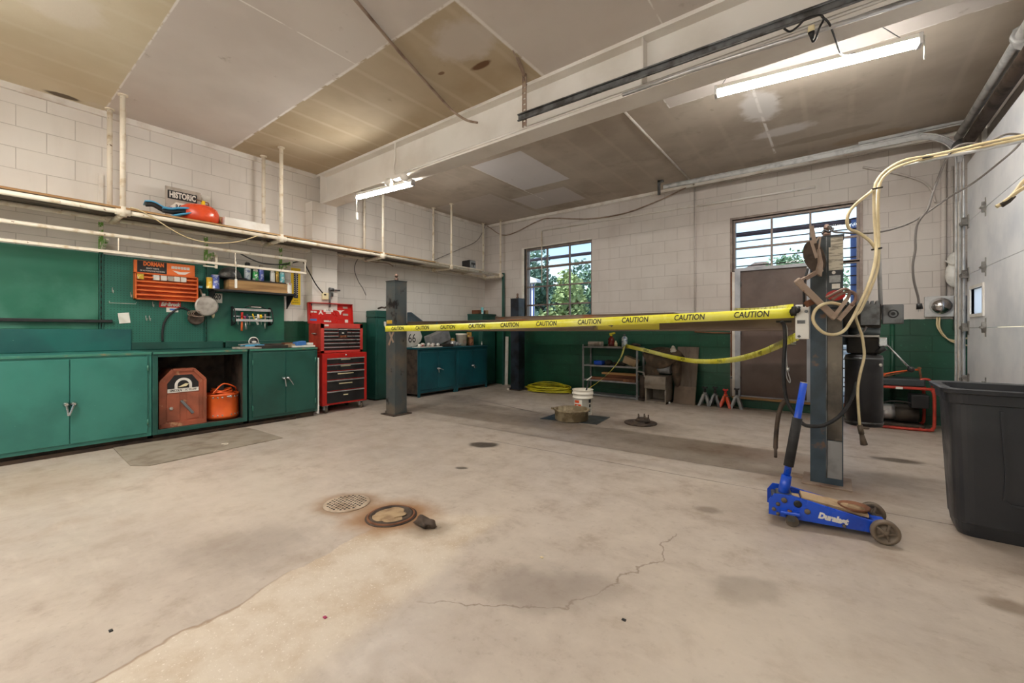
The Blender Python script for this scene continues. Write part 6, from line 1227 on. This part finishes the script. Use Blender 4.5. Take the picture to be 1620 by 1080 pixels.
L_(MB().cyl((.16,LW/2,.09), (.36,LW/2,.075), .03, seg=16), 'cylinder', 'galv_dark')
L_(MB().lathe([(.02,0),(.055,.004),(.07,.018),(.074,.03),(.066,.032),(.055,.02),(0,.018)], (.41,LW/2,.105), (0,0,1), 28), 'saddle', 'rust'); L_(MB().lathe([(.06,0),(0,.004)], (.41,LW/2,.124), (0,0,1), 24), 'saddle_dirt', 'dust')
L_(MB().cyl((.41,LW/2,.05), (.41,LW/2,.11), .035, seg=16), 'saddle_post', 'galv_dark')
L_(MB().cyl((.515,-.03,.062), (.515,LW+.03,.062), .013, seg=12), 'axle', 'galv_dark'); L_(MB().box(.47, .54, .055, .135, .05, .085, .006), 'front_bridge', 'blue')
for y in (-.05, LW+.022):
    o = L_(MB().lathe([(.004,-.004),(.014,-.002),(.016,.012),(.040,.014),(.046,.0),(.058,.0),(.062,.005),(.062,.028),(.058,.032),(.02,.028),(.012,.032)], (.515,y,.062), (0,1,0), 30), 'front_wheel', 'wheel')
    for k in range(5): a_ = 2*PI*k/5; L_(MB().bar((.515+.012*math.cos(a_),y-.001,.062+.012*math.sin(a_)), (.515+.046*math.cos(a_),y+.006,.062+.046*math.sin(a_)), .010, .008, (0,1,0)), 'spoke', 'wheel', o)
for y in (-.022, LW+.022):
    s = -1 if y < 0 else 1
    o = L_(MB().box(.055, .15, min(y-.024, y+.024), max(y-.024, y+.024), .068, .082, .004), 'caster_bracket', 'blue')
    L_(MB().cyl((.10,y,.068), (.10,y,.088), .012, seg=10), 'caster_bolt', 'rust', o); L_(MB().box(.09, .125, y-.014, y-.01, .03, .07).box(.09, .125, y+.01, y+.014, .03, .07), 'caster_fork', 'galv_dark', o)
    L_(MB().cyl((.112,y-.009,.032), (.112,y+.009,.032), .032, seg=20), 'caster_wheel', 'wheel', o)
hb = Vector((.075,LW/2,.12)); ht = Vector((.185,LW/2+.05,.80)); hd_ = (ht-hb)
P_ = lambda f: hb+hd_*f
L_(MB().cyl(P_(0), P_(.19), .030, .026, seg=20), 'handle_socket', 'blue'); L_(MB().box(.04, .12, .035, LW-.035, .07, .15, .006), 'pump_block', 'galv_dark')
hn = L_(MB().cyl(P_(.15), P_(1.0), .0185, seg=18), 'handle', 'blue'); L_(MB().cyl(P_(.995), P_(1.002), .0188, seg=18), 'handle_end', 'silver', hn); L_(MB().cyl(P_(.27), P_(.69), .026, seg=20), 'grip', 'rubber', hn)
L_(MB().cyl((.03,.01,.12), (.03,LW-.01,.12), .012, seg=10), 'rear_pin', 'galv_dark')
# ================================================================ BLACK BIN
def rrect(x0, x1, y0, y1, r, z, n=6):
    out = []
    for cx, cy, a0 in ((x1-r,y0+r,-PI/2), (x1-r,y1-r,0), (x0+r,y1-r,PI/2), (x0+r,y0+r,PI)):
        for k in range(n+1): a_ = a0+PI/2*k/n; out.append((cx+r*math.cos(a_), cy+r*math.sin(a_), z))
    return out
def loft(rings):
    b = MB(); n = len(rings[0]); vs = [p for r in rings for p in r]
    fs = [(i*n+k, i*n+(k+1) % n, (i+1)*n+(k+1) % n, (i+1)*n+k) for i in range(len(rings)-1) for k in range(n)]+[tuple(range(n))[::-1], tuple(range((len(rings)-1)*n, len(rings)*n))]
    return b.add(vs, fs, False)
def bx(e, z, r): return rrect(.455-e, 1.015+e*.3, 3.20-e, 3.62+e, r, z)
t0_ = None; t = thing('storage_bin', (.74,3.4,0), 'large black plastic bin beside the garage door', 'bin')
def taper(z, e=0):
    f = 1-z/.80
    return rrect(.452+.035*f-e, 1.012-.02*f+e, 3.195+.085*f-e, 3.62-.06*f+e, .075, z)
b = loft([rrect(.505,.985,3.31,3.55,.06,0), rrect(.495,.99,3.295,3.555,.06,.03), taper(.075,-.004), taper(.08,0), taper(.72), taper(.725,.012), taper(.775,.016), taper(.78,.034), taper(.80,.036), taper(.805,.026), taper(.80,-.012), taper(.70,-.014), taper(.06,-.02)])
b.build('tub', 'bin_black', t)
b = MB(); ff = lambda x, z: 3.195+.085*(1-z/.80)-.006
for (xa_, za_), (xb_, zb_) in zip([(.635,.70), (.66,.36), (.655,.24), (.675,.215)], [(.66,.36), (.655,.24), (.675,.215), (.93,.215)]): b.bar((xa_,ff(xa_,za_)+.004,za_), (xb_,ff(xb_,zb_)+.004,zb_), .012, .012, (0,-1,0))
b.build('panel_rib', 'bin_black', t); t.location.x += .022
# ================================================================ POWER UNIT ON THE RIGHT POST
pu = Vector((.155,4.13,0)); t = thing('power_unit', (pu.x,pu.y,.4), 'black hydraulic power unit with a long cylindrical tank behind the right lift post', 'power unit')
R_ = .112
MB().lathe([(R_*.96,.405),(R_,.412),(R_,.905),(R_*.97,.925),(R_*.6,.94),(0,.94)], pu, seg=36).build('tank', 'tank_black', t); b = MB().lathe([(R_*1.02,.895),(R_*1.02,.91)], pu, seg=36); b.lathe([(R_*1.02,.425),(R_*1.02,.44)], pu, seg=36); b.build('band', 'galv_dark', t)
MB().box(pu.x-.10, pu.x+.09, pu.y-.08, pu.y+.08, .94, 1.06, .01).build('pump_block', 'grime', t); MB().box(pu.x-.115, pu.x+.085, pu.y-.10, pu.y+.1, 1.06, 1.075, .003).build('flange', 'silver', t)
MB().cyl((pu.x+.0,pu.y,1.075), (pu.x+.0,pu.y,1.13), .095, seg=28).build('adapter', 'post_steel', t)
m_ = MB().box(pu.x-.125, pu.x+.095, pu.y-.09, pu.y+.09, 1.125, 1.305, .012).build('motor', 'grime', t); b = MB()
for k in range(7): b.box(pu.x-.10+k*.028, pu.x-.085+k*.028, pu.y-.093, pu.y+.093, 1.29, 1.325)
b.build('cooling_fin', 'galv_dark', m_); MB().prism([(pu.x-.02,1.15), (pu.x+.085,1.15), (pu.x+.085,1.30), (pu.x-.02,1.30)], 'y', pu.y-.118, pu.y-.09).build('terminal_cover', 'galv_dark', m_)
sw = MB().box(pu.x+.10, pu.x+.215, pu.y-.09, pu.y-.02, 1.155, 1.295, .008).build('switch_box', 'galv_dark', t); b = MB().tube([(pu.x+.158+.026*math.cos(a_), pu.y-.092, 1.228+.026*math.sin(a_)) for a_ in [2*PI*k/20 for k in range(20)]], .004, 5, True); b.cyl((pu.x+.158,pu.y-.09,1.228), (pu.x+.158,pu.y-.1,1.228), .012, seg=12); b.build('push_button', 'black', sw)
lv = MB().cyl((pu.x+.115,pu.y-.08,1.02), (pu.x+.245,pu.y-.1,.845), .006, seg=8).box(pu.x+.08, pu.x+.125, pu.y-.1, pu.y-.05, .995, 1.06, .005).build('release_lever', 'chrome', t); MB().ball((pu.x+.25,pu.y-.1,.838), .021).build('knob', 'black', lv)
MB().cyl((pu.x+.07,pu.y-.09,.95), (pu.x+.115,pu.y-.10,.985), .018, seg=10).build('filler_cap', 'black', t)
MB().box(.0, pu.x-.08, pu.y-.03, pu.y+.03, 1.0, 1.28, .003).box(.0,.02,3.95,4.16,1.0,1.28).build('mount_bracket', 'post_blue', t)
MB().lathe([(.012,0),(.012,.005),(0,.005)], (pu.x+.09,pu.y-.085,.86), (.7,-.7,0), 12).build('sight_glass', 'paper', t)
# cream hose with an air nozzle hanging in front of the tank
D = 3.0
o = MB().tube(spline([dpt(1363,527,D), dpt(1366,545,D), dpt(1367,565,D), dpt(1361,590,D), dpt(1357,615,D), dpt(1358,645,D), dpt(1360,672,D)], 6), .009, 8).build('air_hose', 'cream_hose', None, loc=dpt(1361,590,D)); tag(o, 'cream air hose hanging in front of the black tank with a nozzle at its end', 'hose')
b = MB().cyl(dpt(1360,672,D), dpt(1363,686,D), .017, seg=10); b.cyl(dpt(1360,676,D), dpt(1374,677,D), .009, seg=8); b.cyl(dpt(1363,686,D), dpt(1367,703,D), .013, .022, seg=10); b.build('nozzle', 'wheel', o)
# cream hoses on the overhead boom
o = MB().tube(spline([dpt(1660,207,2.75), dpt(1620,214,2.8), dpt(1560,226,2.9), dpt(1500,240,3.0), dpt(1460,248,3.05), dpt(1430,254,3.05), dpt(1405,267,3.05), dpt(1390,282,3.05), dpt(1384,298,3.05), dpt(1383,330,3.05), dpt(1385,370,3.05), dpt(1386,400,3.0), dpt(1382,425,2.98), dpt(1372,455,2.95), dpt(1358,485,2.93), dpt(1346,508,2.9), dpt(1335,523,2.88), dpt(1320,529,2.87), dpt(1303,526,2.87), dpt(1290,514,2.87), dpt(1286,502,2.87), dpt(1291,489,2.87), dpt(1303,481,2.88), dpt(1316,479,2.9), dpt(1330,482,2.92)], 7), .0105, 8).build('air_hose', 'cream_hose', None, loc=dpt(1385,370,3.05)); tag(o, 'long cream hose dropping from the boom and looping before the right post', 'hose')
o = MB().tube(spline([dpt(1660,212,2.77), dpt(1620,219,2.82), dpt(1560,231,2.92), dpt(1500,245,3.02), dpt(1455,253,3.07), dpt(1420,264,3.07), dpt(1400,278,3.07), dpt(1391,295,3.07), dpt(1389,330,3.07), dpt(1390,375,3.07), dpt(1389,420,3.02), dpt(1378,455,3.0), dpt(1362,490,3.0), dpt(1354,500,3.0), dpt(1358,515,3.0), dpt(1363,528,3.0)], 7), .0095, 8).build('air_hose', 'cream_hose', None, loc=dpt(1390,375,3.07)); tag(o, 'second cream hose tied beside the looping one and ending at the power unit', 'hose')
o = MB().tube(spline([dpt(1384,298,3.05), dpt(1372,308,3.05), dpt(1355,322,3.08), dpt(1344,335,3.1), dpt(1340,350,3.1), dpt(1344,362,3.1), dpt(1358,368,3.08), dpt(1375,380,3.05), dpt(1384,392,3.03)], 6), .011, 8).build('air_hose', 'cream_hose', None, loc=dpt(1345,340,3.1)); tag(o, 'short cream hose curling left in front of the door transom', 'hose')
o = MB().tube([dpt(1700,204,2.7), dpt(1560,235,2.93), dpt(1430,262,3.12)], [.016,.013,.009], 10).build('boom_pipe', 'galv', None, loc=dpt(1500,240,3.0))
for px, py in ((1388,297), (1387,393), (1468,248), (1595,222)): MB().cyl(dpt(px-8,py+2,3.04), dpt(px+8,py-1,3.04), .006, seg=6).build('cable_tie', 'grime', o); tag(o, 'thin grey boom pipe carrying the cream hoses from the garage door side', 'pipe')
o = MB().cyl(dpt(1386,288,3.12), dpt(1394,497,3.12), .013, seg=10).build('conduit_pipe', 'galv', None, loc=dpt(1390,400,3.12)); tag(o, 'grey conduit dropping from the boom to the power unit switch', 'pipe')
# grey cords
o = MB().tube(spline([dpt(1310,357,3.0), dpt(1318,366,3.0), dpt(1335,368,3.1), dpt(1360,369,3.15), dpt(1390,367,3.15), dpt(1420,360,3.15), dpt(1445,350,3.12), dpt(1470,334,3.1), dpt(1500,313,3.05), dpt(1540,289,2.98), dpt(1575,262,2.93), dpt(1600,241,2.9), dpt(1614,226,2.88), dpt(1617,216,2.86), dpt(1608,212,2.86), dpt(1590,213,2.88), dpt(1570,222,2.9), dpt(1552,230,2.93)], 6), .007, 6).build('electric_cable', 'grey_cord', None, loc=dpt(1470,334,3.1)); tag(o, 'long grey cord from the post top up to the end of the boom', 'cord')
o = MB().tube(spline([dpt(1556,229,2.93), dpt(1530,227,2.97), dpt(1510,234,3.0), dpt(1498,250,3.02), dpt(1487,275,3.05), dpt(1476,305,3.06), dpt(1468,330,3.06), dpt(1455,348,3.08), dpt(1450,360,3.1), dpt(1448,378,3.1), dpt(1448,395,3.1), dpt(1444,420,3.1), dpt(1446,445,3.1), dpt(1452,468,3.1), dpt(1454,482,3.1)], 6), .008, 6).build('electric_cable', 'grey_cord', None, loc=dpt(1448,395,3.1)); tag(o, 'grey cord hanging from the boom with a plug dangling before the back wall', 'cord')
MB().cyl(dpt(1454,480,3.1), dpt(1455,489,3.1), .016, .02, seg=10).build('plug', 'black', o); b = MB().cyl(dpt(1453.5,489,3.1), dpt(1453,493,3.1), .002, seg=5); b.cyl(dpt(1456.5,489,3.1), dpt(1457,493,3.1), .002, seg=5); b.build('prong', 'galv', o)
t = o
o = MB().tube(spline([dpt(1680,245,2.3), dpt(1640,272,2.32), dpt(1620,286,2.34), dpt(1605,305,2.36), dpt(1590,319,2.38), dpt(1576,327,2.4)], 6), .010, 8).tube(spline([dpt(1690,262,2.28), dpt(1620,297,2.33), dpt(1600,311,2.36), dpt(1588,320,2.38)], 6), .010, 8).build('hose_end', 'cream_hose', None, loc=dpt(1605,305,2.36)); tag(o, 'two tan hose ends taped together in front of the garage door', 'hose')
MB().tube([dpt(1584,325,2.385), dpt(1595,318,2.37), dpt(1603,310,2.36)], .014, 6).build('tape_wrap', 'grime', o)
# rusty lift arm parts hung in front of the right post
t = thing('lift_arm', dpt(1290,430,2.95), 'rusty bent steel arm and round plate hanging on the right lift post', 'arm')
D = 2.94
b = MB().prism([(.062*math.cos(a_),.115*math.sin(a_)) for a_ in [2*PI*k/28 for k in range(28)]], 'y', -.004, .004, Matrix.Translation(dpt(1288,406,D+.03)) @ Matrix.Rotation(-.25, 4, 'Y') @ Matrix.Rotation(.3, 4, 'Z')); b.build('round_plate', 'rust_dark', t)
b = MB(); b.bar(dpt(1284,357,D), dpt(1289,385,D), .024, .008, (0,-1,0)); b.bar(dpt(1283,380,D), dpt(1292,408,D), .018, .008, (0,-1,0)); b.bar(dpt(1298,374,D), dpt(1294,404,D), .010, .008, (0,-1,0)); b.bar(dpt(1289,384,D), dpt(1296,374,D), .01, .008, (0,-1,0)); b.build('hanger_link', 'rust_pale', t)
b = MB(); b.prism([(.01,0), (.045,-.02), (.055,.07), (.035,.17), (.025,.17), (.03,.08)], 'y', -.01, .01, Matrix.Translation(dpt(1288,433,D)) @ Matrix.Rotation(.62, 4, 'Z')); b.bar(dpt(1300,426,D), dpt(1262,447,D), .02, .026, (0,-.2,1)); b.build('pivot_plate', 'rust_pale', t)
b = MB(); b.bar(dpt(1263,446,D-.02), dpt(1321,503,D-.02), .042, .03, (0,-1,.2), bev=.004); b.bar(dpt(1260,442,D-.02), dpt(1268,450,D-.02), .046, .034, (0,-1,.2), bev=.01); b.build('main_arm', 'rust_pale', t)
b = MB(); b.bar(dpt(1317,504,D-.03), dpt(1340,473,D-.06), .024, .02, (0,-1,0)); b.bar(dpt(1327,506,D-.03), dpt(1349,481,D-.05), .028, .02, (0,-1,0)); b.build('fork', 'rust_pale', t)
b = MB().tube(spline([dpt(1307,471,D-.05), dpt(1322,463,D-.06), dpt(1336,457,D-.06), dpt(1343,460,D-.06), dpt(1343,467,D-.06), dpt(1339,475,D-.06)], 6), .010, 8); b.tube(spline([dpt(1316,474,D-.05), dpt(1330,465,D-.06), dpt(1345,461,D-.06), dpt(1353,466,D-.06), dpt(1353,475,D-.06), dpt(1347,483,D-.06)], 6), .010, 8); b.build('bent_rod', 'rust_rod', t)
MB().bar(dpt(1276,481,D), dpt(1290,475,D+.02), .04, .03, (0,-1,0)).build('pivot_stub', 'rust', t)
o = MB().tube(spline([dpt(1278,425,2.96), dpt(1274,440,2.94), dpt(1272,455,2.92), dpt(1272,475,2.95), dpt(1272,484,3.0)], 6), .008, 6).build('electric_cable', 'rubber', None, loc=dpt(1273,455,2.95)); tag(o, 'short black cable running down to the white switch box', 'cord')
o = MB().tube(spline([dpt(1311,527,2.9), dpt(1322,530,2.9), dpt(1335,531,2.92), dpt(1352,531,3.0), dpt(1364,526,3.05), dpt(1371,517,3.05)], 6), .006, 6).build('electric_cable', 'grey_cord', None, loc=dpt(1335,531,2.9)); tag(o, 'thin dark cord from the hose loop to the power unit motor', 'cord')
o = MB().tube(spline([dpt(1301,370,2.99), dpt(1304,364,3.0), dpt(1311,367,2.98), dpt(1318,362,3.0), dpt(1312,358,3.02)], 6), .007, 6).build('electric_cable', 'black', None, loc=dpt(1308,365,3)); tag(o, 'black wire tangled around the rod on top of the right post', 'cord')
# ================================================================ GENERATOR
go = Vector((.12,6.40,0)); t = thing('generator', go, 'red framed portable generator against the green wall', 'generator'); t.rotation_euler.z = .10
GL, GD, GH = .72, .38, .47
b = MB()
for y in (0, GD):
    b.tube(spline([(.02,y,.02), (GL-.08,y,.02), (GL-.015,y,.04), (GL,y,.10), (GL,y,GH-.08), (GL-.015,y,GH-.02), (GL-.05,y,GH), (.05,y,GH), (.01,y,GH-.04), (0,y,.08), (.02,y,.02)], 4), .016, 8)
for x in (.02, GL-.1): b.cyl((x,0,.02), (x,GD,.02), .014, seg=8)
b.tube(spline([(GL-.06,.05,GH), (GL-.10,.05,GH+.09), (GL-.03,.05,GH+.10), (GL,.05,GH+.02)], 5), .014, 8); b.build('frame', 'red_paint', t, world=False)
MB().box(0, GL-.06, .03, GD-.03, GH+.015, GH+.10, .015).build('fuel_tank', 'post_panel', t, world=False); MB().box(.40, .46, -.018, -.012, GH-.012, GH+.012).build('label', 'paper', t, world=False)
b = MB().box(.06, .28, .08, .30, .05, .20, .02); b.cyl((.17,.06,.15), (.17,.01,.15), .09, seg=20); b.build('engine', 'alu', t, world=False); MB().box(.10, .30, .07, .25, .23, .34, .015).build('engine_cover', 'metal_grey', t, world=False); b = MB().cyl((.30,.19,.17), (.42,.19,.17), .09, seg=20); b.box(.31, .38, .08, .12, .20, .25); b.build('bell_housing', 'alu', t, world=False)
MB().cyl((.42,.19,.17), (.62,.19,.17), .105, seg=22).build('alternator', 'grime', t, world=False); MB().box(.54, .69, .02, .2, .25, .40, .01).build('control_box', 'black', t, world=False); b = MB().tube(spline([(.30,.05,.28), (.36,.03,.31), (.5,.03,.31), (.56,.05,.28)], 5), .01, 6); b.build('wiring', 'black', t, world=False)
MB().box(.04, .66, .06, .32, .025, .05, .004).build('skid', 'rust_dark', t, world=False)
g0 = Vector((.12,6.42,GH+.10)); b = MB()
for k in range(5): b.tube([(g0.x+.18+(.15-.012*k)*math.cos(a_), g0.y+.16+.09*math.sin(a_), g0.z+.015+.013*k) for a_ in [2*PI*i/24 for i in range(24)]], .009, 6, True)
b.tube(spline([(g0.x+.3,g0.y+.16,g0.z+.03), (g0.x+.42,g0.y+.15,g0.z+.07), (g0.x+.55,g0.y+.12,g0.z+.10), (g0.x+.60,g0.y+.14,g0.z+.1)], 6), .008, 6); o = b.build('extension_cord', 'cord_orange', None, loc=g0+Vector((.2,.16,0))); tag(o, 'coiled orange cord lying on the generator fuel tank', 'cord')
b = MB().bar((g0.x+.26,g0.y+.22,g0.z+.03), (g0.x+.62,g0.y+.2,g0.z+.11), .012, .012); b.bar((g0.x+.30,g0.y+.08,g0.z+.012), (g0.x+.63,g0.y+.2,g0.z+.12), .012, .012); b.bar((g0.x+.63,g0.y+.2,g0.z+.0), (g0.x+.61,g0.y+.2,g0.z+.13), .02, .02); o = b.build('metal_stand', 'rust', None, loc=g0+Vector((.45,.2,0))); tag(o, 'small rusty steel triangle frame on top of the generator', 'stand')
# ================================================================ OUTSIDE THE WINDOWS
o = MB().box(-60, 60, BY+.22, 90, -.25, -.05).build('ground', 'asphalt'); struct(o)
o = MB().box(RX+.22, 60, -40, BY+.22, -.25, -.05).build('ground', 'pale_ground'); struct(o)
def tree(x, y, h, r, label, m, seed, n=3600, zc=.62, ls=.22):
    rnd = random.Random(seed); t = thing('tree', (x,y,-.05), label, 'tree', 'trees outside the windows')
    b = MB().cyl((x,y,-.05), (x+.1,y,h*.55), .18, .08, seg=10)
    for k in range(6): a_ = k*1.05+seed; b.cyl((x,y,h*(.32+.05*k)), (x+r*.6*math.cos(a_), y+r*.6*math.sin(a_), h*(.55+.06*k)), .07, .02, seg=6)
    b.build('trunk', 'bark', t); c = MB(); cl = [(Vector((rnd.gauss(0,.42), rnd.gauss(0,.42), rnd.gauss(0,.45))), rnd.uniform(.25,.5)) for _ in range(26)]
    for _ in range(n):
        q, s = rnd.choice(cl); d = Vector((rnd.gauss(0,1), rnd.gauss(0,1), rnd.gauss(0,1))).normalized()*s*rnd.uniform(.5,1); v = q+d
        p = Vector((x+v.x*r, y+v.y*r, h*zc+v.z*h*.40)); u = Vector((rnd.gauss(0,1), rnd.gauss(0,1), rnd.gauss(0,1))).normalized(); w_ = u.orthogonal().normalized(); l = ls*rnd.uniform(.6,1.2)
        c.add([p-u*l*.5, p+w_*l*.32, p+u*l*.5, p-w_*l*.32], [(0,1,2,3)])
    c.build('foliage', m, t); return t
q = at(868,470,y=17); tree(q.x, 17, 4.3, 1.5, 'dark green tree left of centre in the back window', 'leaf_dark', 2)
q = at(900,470,y=16); tree(q.x, 16, 3.5, 1.0, 'light yellow-green tree in the middle of the back window', 'leaf_light', 3)
q = at(925,470,y=20); tree(q.x, 20, 3.3, 1.6, 'green tree at the right of the back window', 'leaf', 4)
q = at(840,400,y=22); tree(q.x, 22, 5.6, 1.5, 'tall pale tree at the upper left of the back window', 'leaf_light', 6)
q = at(890,490,y=24); tree(q.x, 24, 3.3, 4.2, 'wide dark tree low in the back window behind the others', 'leaf_dark', 8, 5000)
q = at(1258,410,y=26); tree(q.x+.2, 26, 5.3, 1.7, 'bushy tree seen through the transom over the door', 'leaf', 9)
q = at(940,480,y=19); tree(q.x+.8, 19, 2.9, 1.6, 'dark tree mostly hidden at the right edge of the back window', 'leaf_dark', 12)
q = at(833,460,y=11); q2 = at(846,460,y=11); t = thing('porch_building', (q.x,11,-.05), 'white porch building at the left of the back window', 'building')
MB().prism([(q.x-4,11), (q2.x,11), (q2.x-3.2,14.2), (q.x-6,14.2)], 'z', -.05, 2.62).build('wall', 'house_white', t); b = MB()
for k in range(2): b.box(q2.x-.05-k*.13, q2.x-.02-k*.13, 10.96, 11.0, -.05, 2.6)
b.build('corner_post', 'pole_blue', t); MB().prism([(q.x-4.2,2.70), (q2.x+.22,2.62), (q2.x+.18,2.72), (q.x-.2,2.95), (q.x-4.2,3.6)], 'y', 10.8, 11.05).build('roof', 'house_white', t)
q = at(1207,420,y=30); t = thing('house', (q.x,30,-.05), 'grey roofed house far off behind the door transom', 'building'); MB().box(q.x-1.7, q.x+1.1, 30, 36, -.05, 4.5).build('wall', 'house_white', t); MB().prism([(q.x-1.9,4.5), (q.x+1.3,4.5), (q.x+.2,5.35), (q.x-.4,5.35)], 'y', 29.7, 36.3).build('roof', 'roof_brown', t)
q = at(865,495,y=13); o = MB().box(q.x-.28, q.x+.26, 13, 13.3, -.05, 1.66, .03).build('shed', 'house_white', None, loc=(q.x,13,0)); tag(o, 'low white shed beyond the bottom of the back window', 'shed')
t = thing('awning_frame', (-3,7.8,2.69), 'dark purple outdoor pipe rail crossing behind both windows', 'rail'); MB().cyl((-6.2,7.8,2.70), (.27,7.8,2.68), .034, seg=12).build('rail', 'maroon', t)
for x in (.22, -6.1): MB().cyl((x,7.8,-.05), (x,7.8,2.72), .075 if x > 0 else .05, seg=14).build('pole', 'pole_blue', t)
b = MB(); zz = [2.58, 2.45, 2.20, 2.08]
for z in zz: b.cyl((W2[0],BY+.16,z), (W2[1],BY+.16,z), .008, seg=6)
for k in range(15): b.cyl((-.25,BY+.16,.25+k*.122), (W2[1],BY+.16,.25+k*.122), .007, seg=6)
b.build('security_bar', 'rust_dark', w2)
# ================================================================ WORLD, OUTSIDE, CAMERA
w = bpy.data.worlds.new('sky'); bpy.context.scene.world = w; w.use_nodes = True
nt = w.node_tree; nt.nodes.clear()
out = nt.nodes.new('ShaderNodeOutputWorld'); bg = nt.nodes.new('ShaderNodeBackground'); sky = nt.nodes.new('ShaderNodeTexSky')
sky.sky_type = 'NISHITA'; sky.sun_disc = False; sky.sun_elevation = math.radians(42); sky.sun_rotation = math.radians(200); sky.air_density = 1.2; sky.dust_density = .6
mx = nt.nodes.new('ShaderNodeMix'); mx.data_type = 'RGBA'; tc = nt.nodes.new('ShaderNodeTexCoord'); nz = nt.nodes.new('ShaderNodeTexNoise'); nz.inputs['Scale'].default_value = 3.2; nz.inputs['Detail'].default_value = 6
mp = nt.nodes.new('ShaderNodeMapping'); mp.inputs['Scale'].default_value = (1,1,2.6)
mr = nt.nodes.new('ShaderNodeMapRange'); mr.inputs[1].default_value = .45; mr.inputs[2].default_value = .72; mr.inputs[4].default_value = .6
nt.links.new(tc.outputs['Generated'], mp.inputs[0]); nt.links.new(mp.outputs[0], nz.inputs['Vector']); nt.links.new(nz.outputs['Fac'], mr.inputs[0]); nt.links.new(mr.outputs[0], mx.inputs[0])
nt.links.new(sky.outputs[0], mx.inputs[6]); mx.inputs[7].default_value = (7.5, 7.9, 8.4, 1)
nt.links.new(mx.outputs[2], bg.inputs[0]); bg.inputs[1].default_value = SKY; nt.links.new(bg.outputs[0], out.inputs[0])
sun = bpy.data.lights.new('sun', 'SUN'); sun.energy = SUN; sun.angle = .01; so = bpy.data.objects.new('sun', sun); C.objects.link(so)
so.rotation_euler = Vector((.45,.62,-.72)).to_track_quat('-Z', 'Y').to_euler()
cam = bpy.data.cameras.new('camera'); co = bpy.data.objects.new('camera', cam); C.objects.link(co)
cam.sensor_width = 36; cam.sensor_fit = 'HORIZONTAL'; cam.lens = F/1620*36; cam.shift_y = -(540-CY)/1620; cam.clip_start = .05; cam.clip_end = 500
co.location = (0,0,H); co.rotation_euler = (PI/2, 0, math.atan2(SN, CS))
sc = bpy.context.scene; sc.camera = co
sc.view_settings.view_transform = 'Standard'; sc.view_settings.look = 'None'; sc.view_settings.gamma = 1.0; sc.view_settings.use_curve_mapping = False; sc.view_settings.exposure = EXPO
sc.cycles.max_bounces = 10; sc.cycles.diffuse_bounces = 5; sc.cycles.transparent_max_bounces = 12; sc.cycles.caustics_reflective = False; sc.cycles.caustics_refractive = False; sc.cycles.sample_clamp_indirect = 6.0; sc.cycles.use_denoising = True
for o in list(bpy.data.objects):
    if '_o' in o: del o['_o']
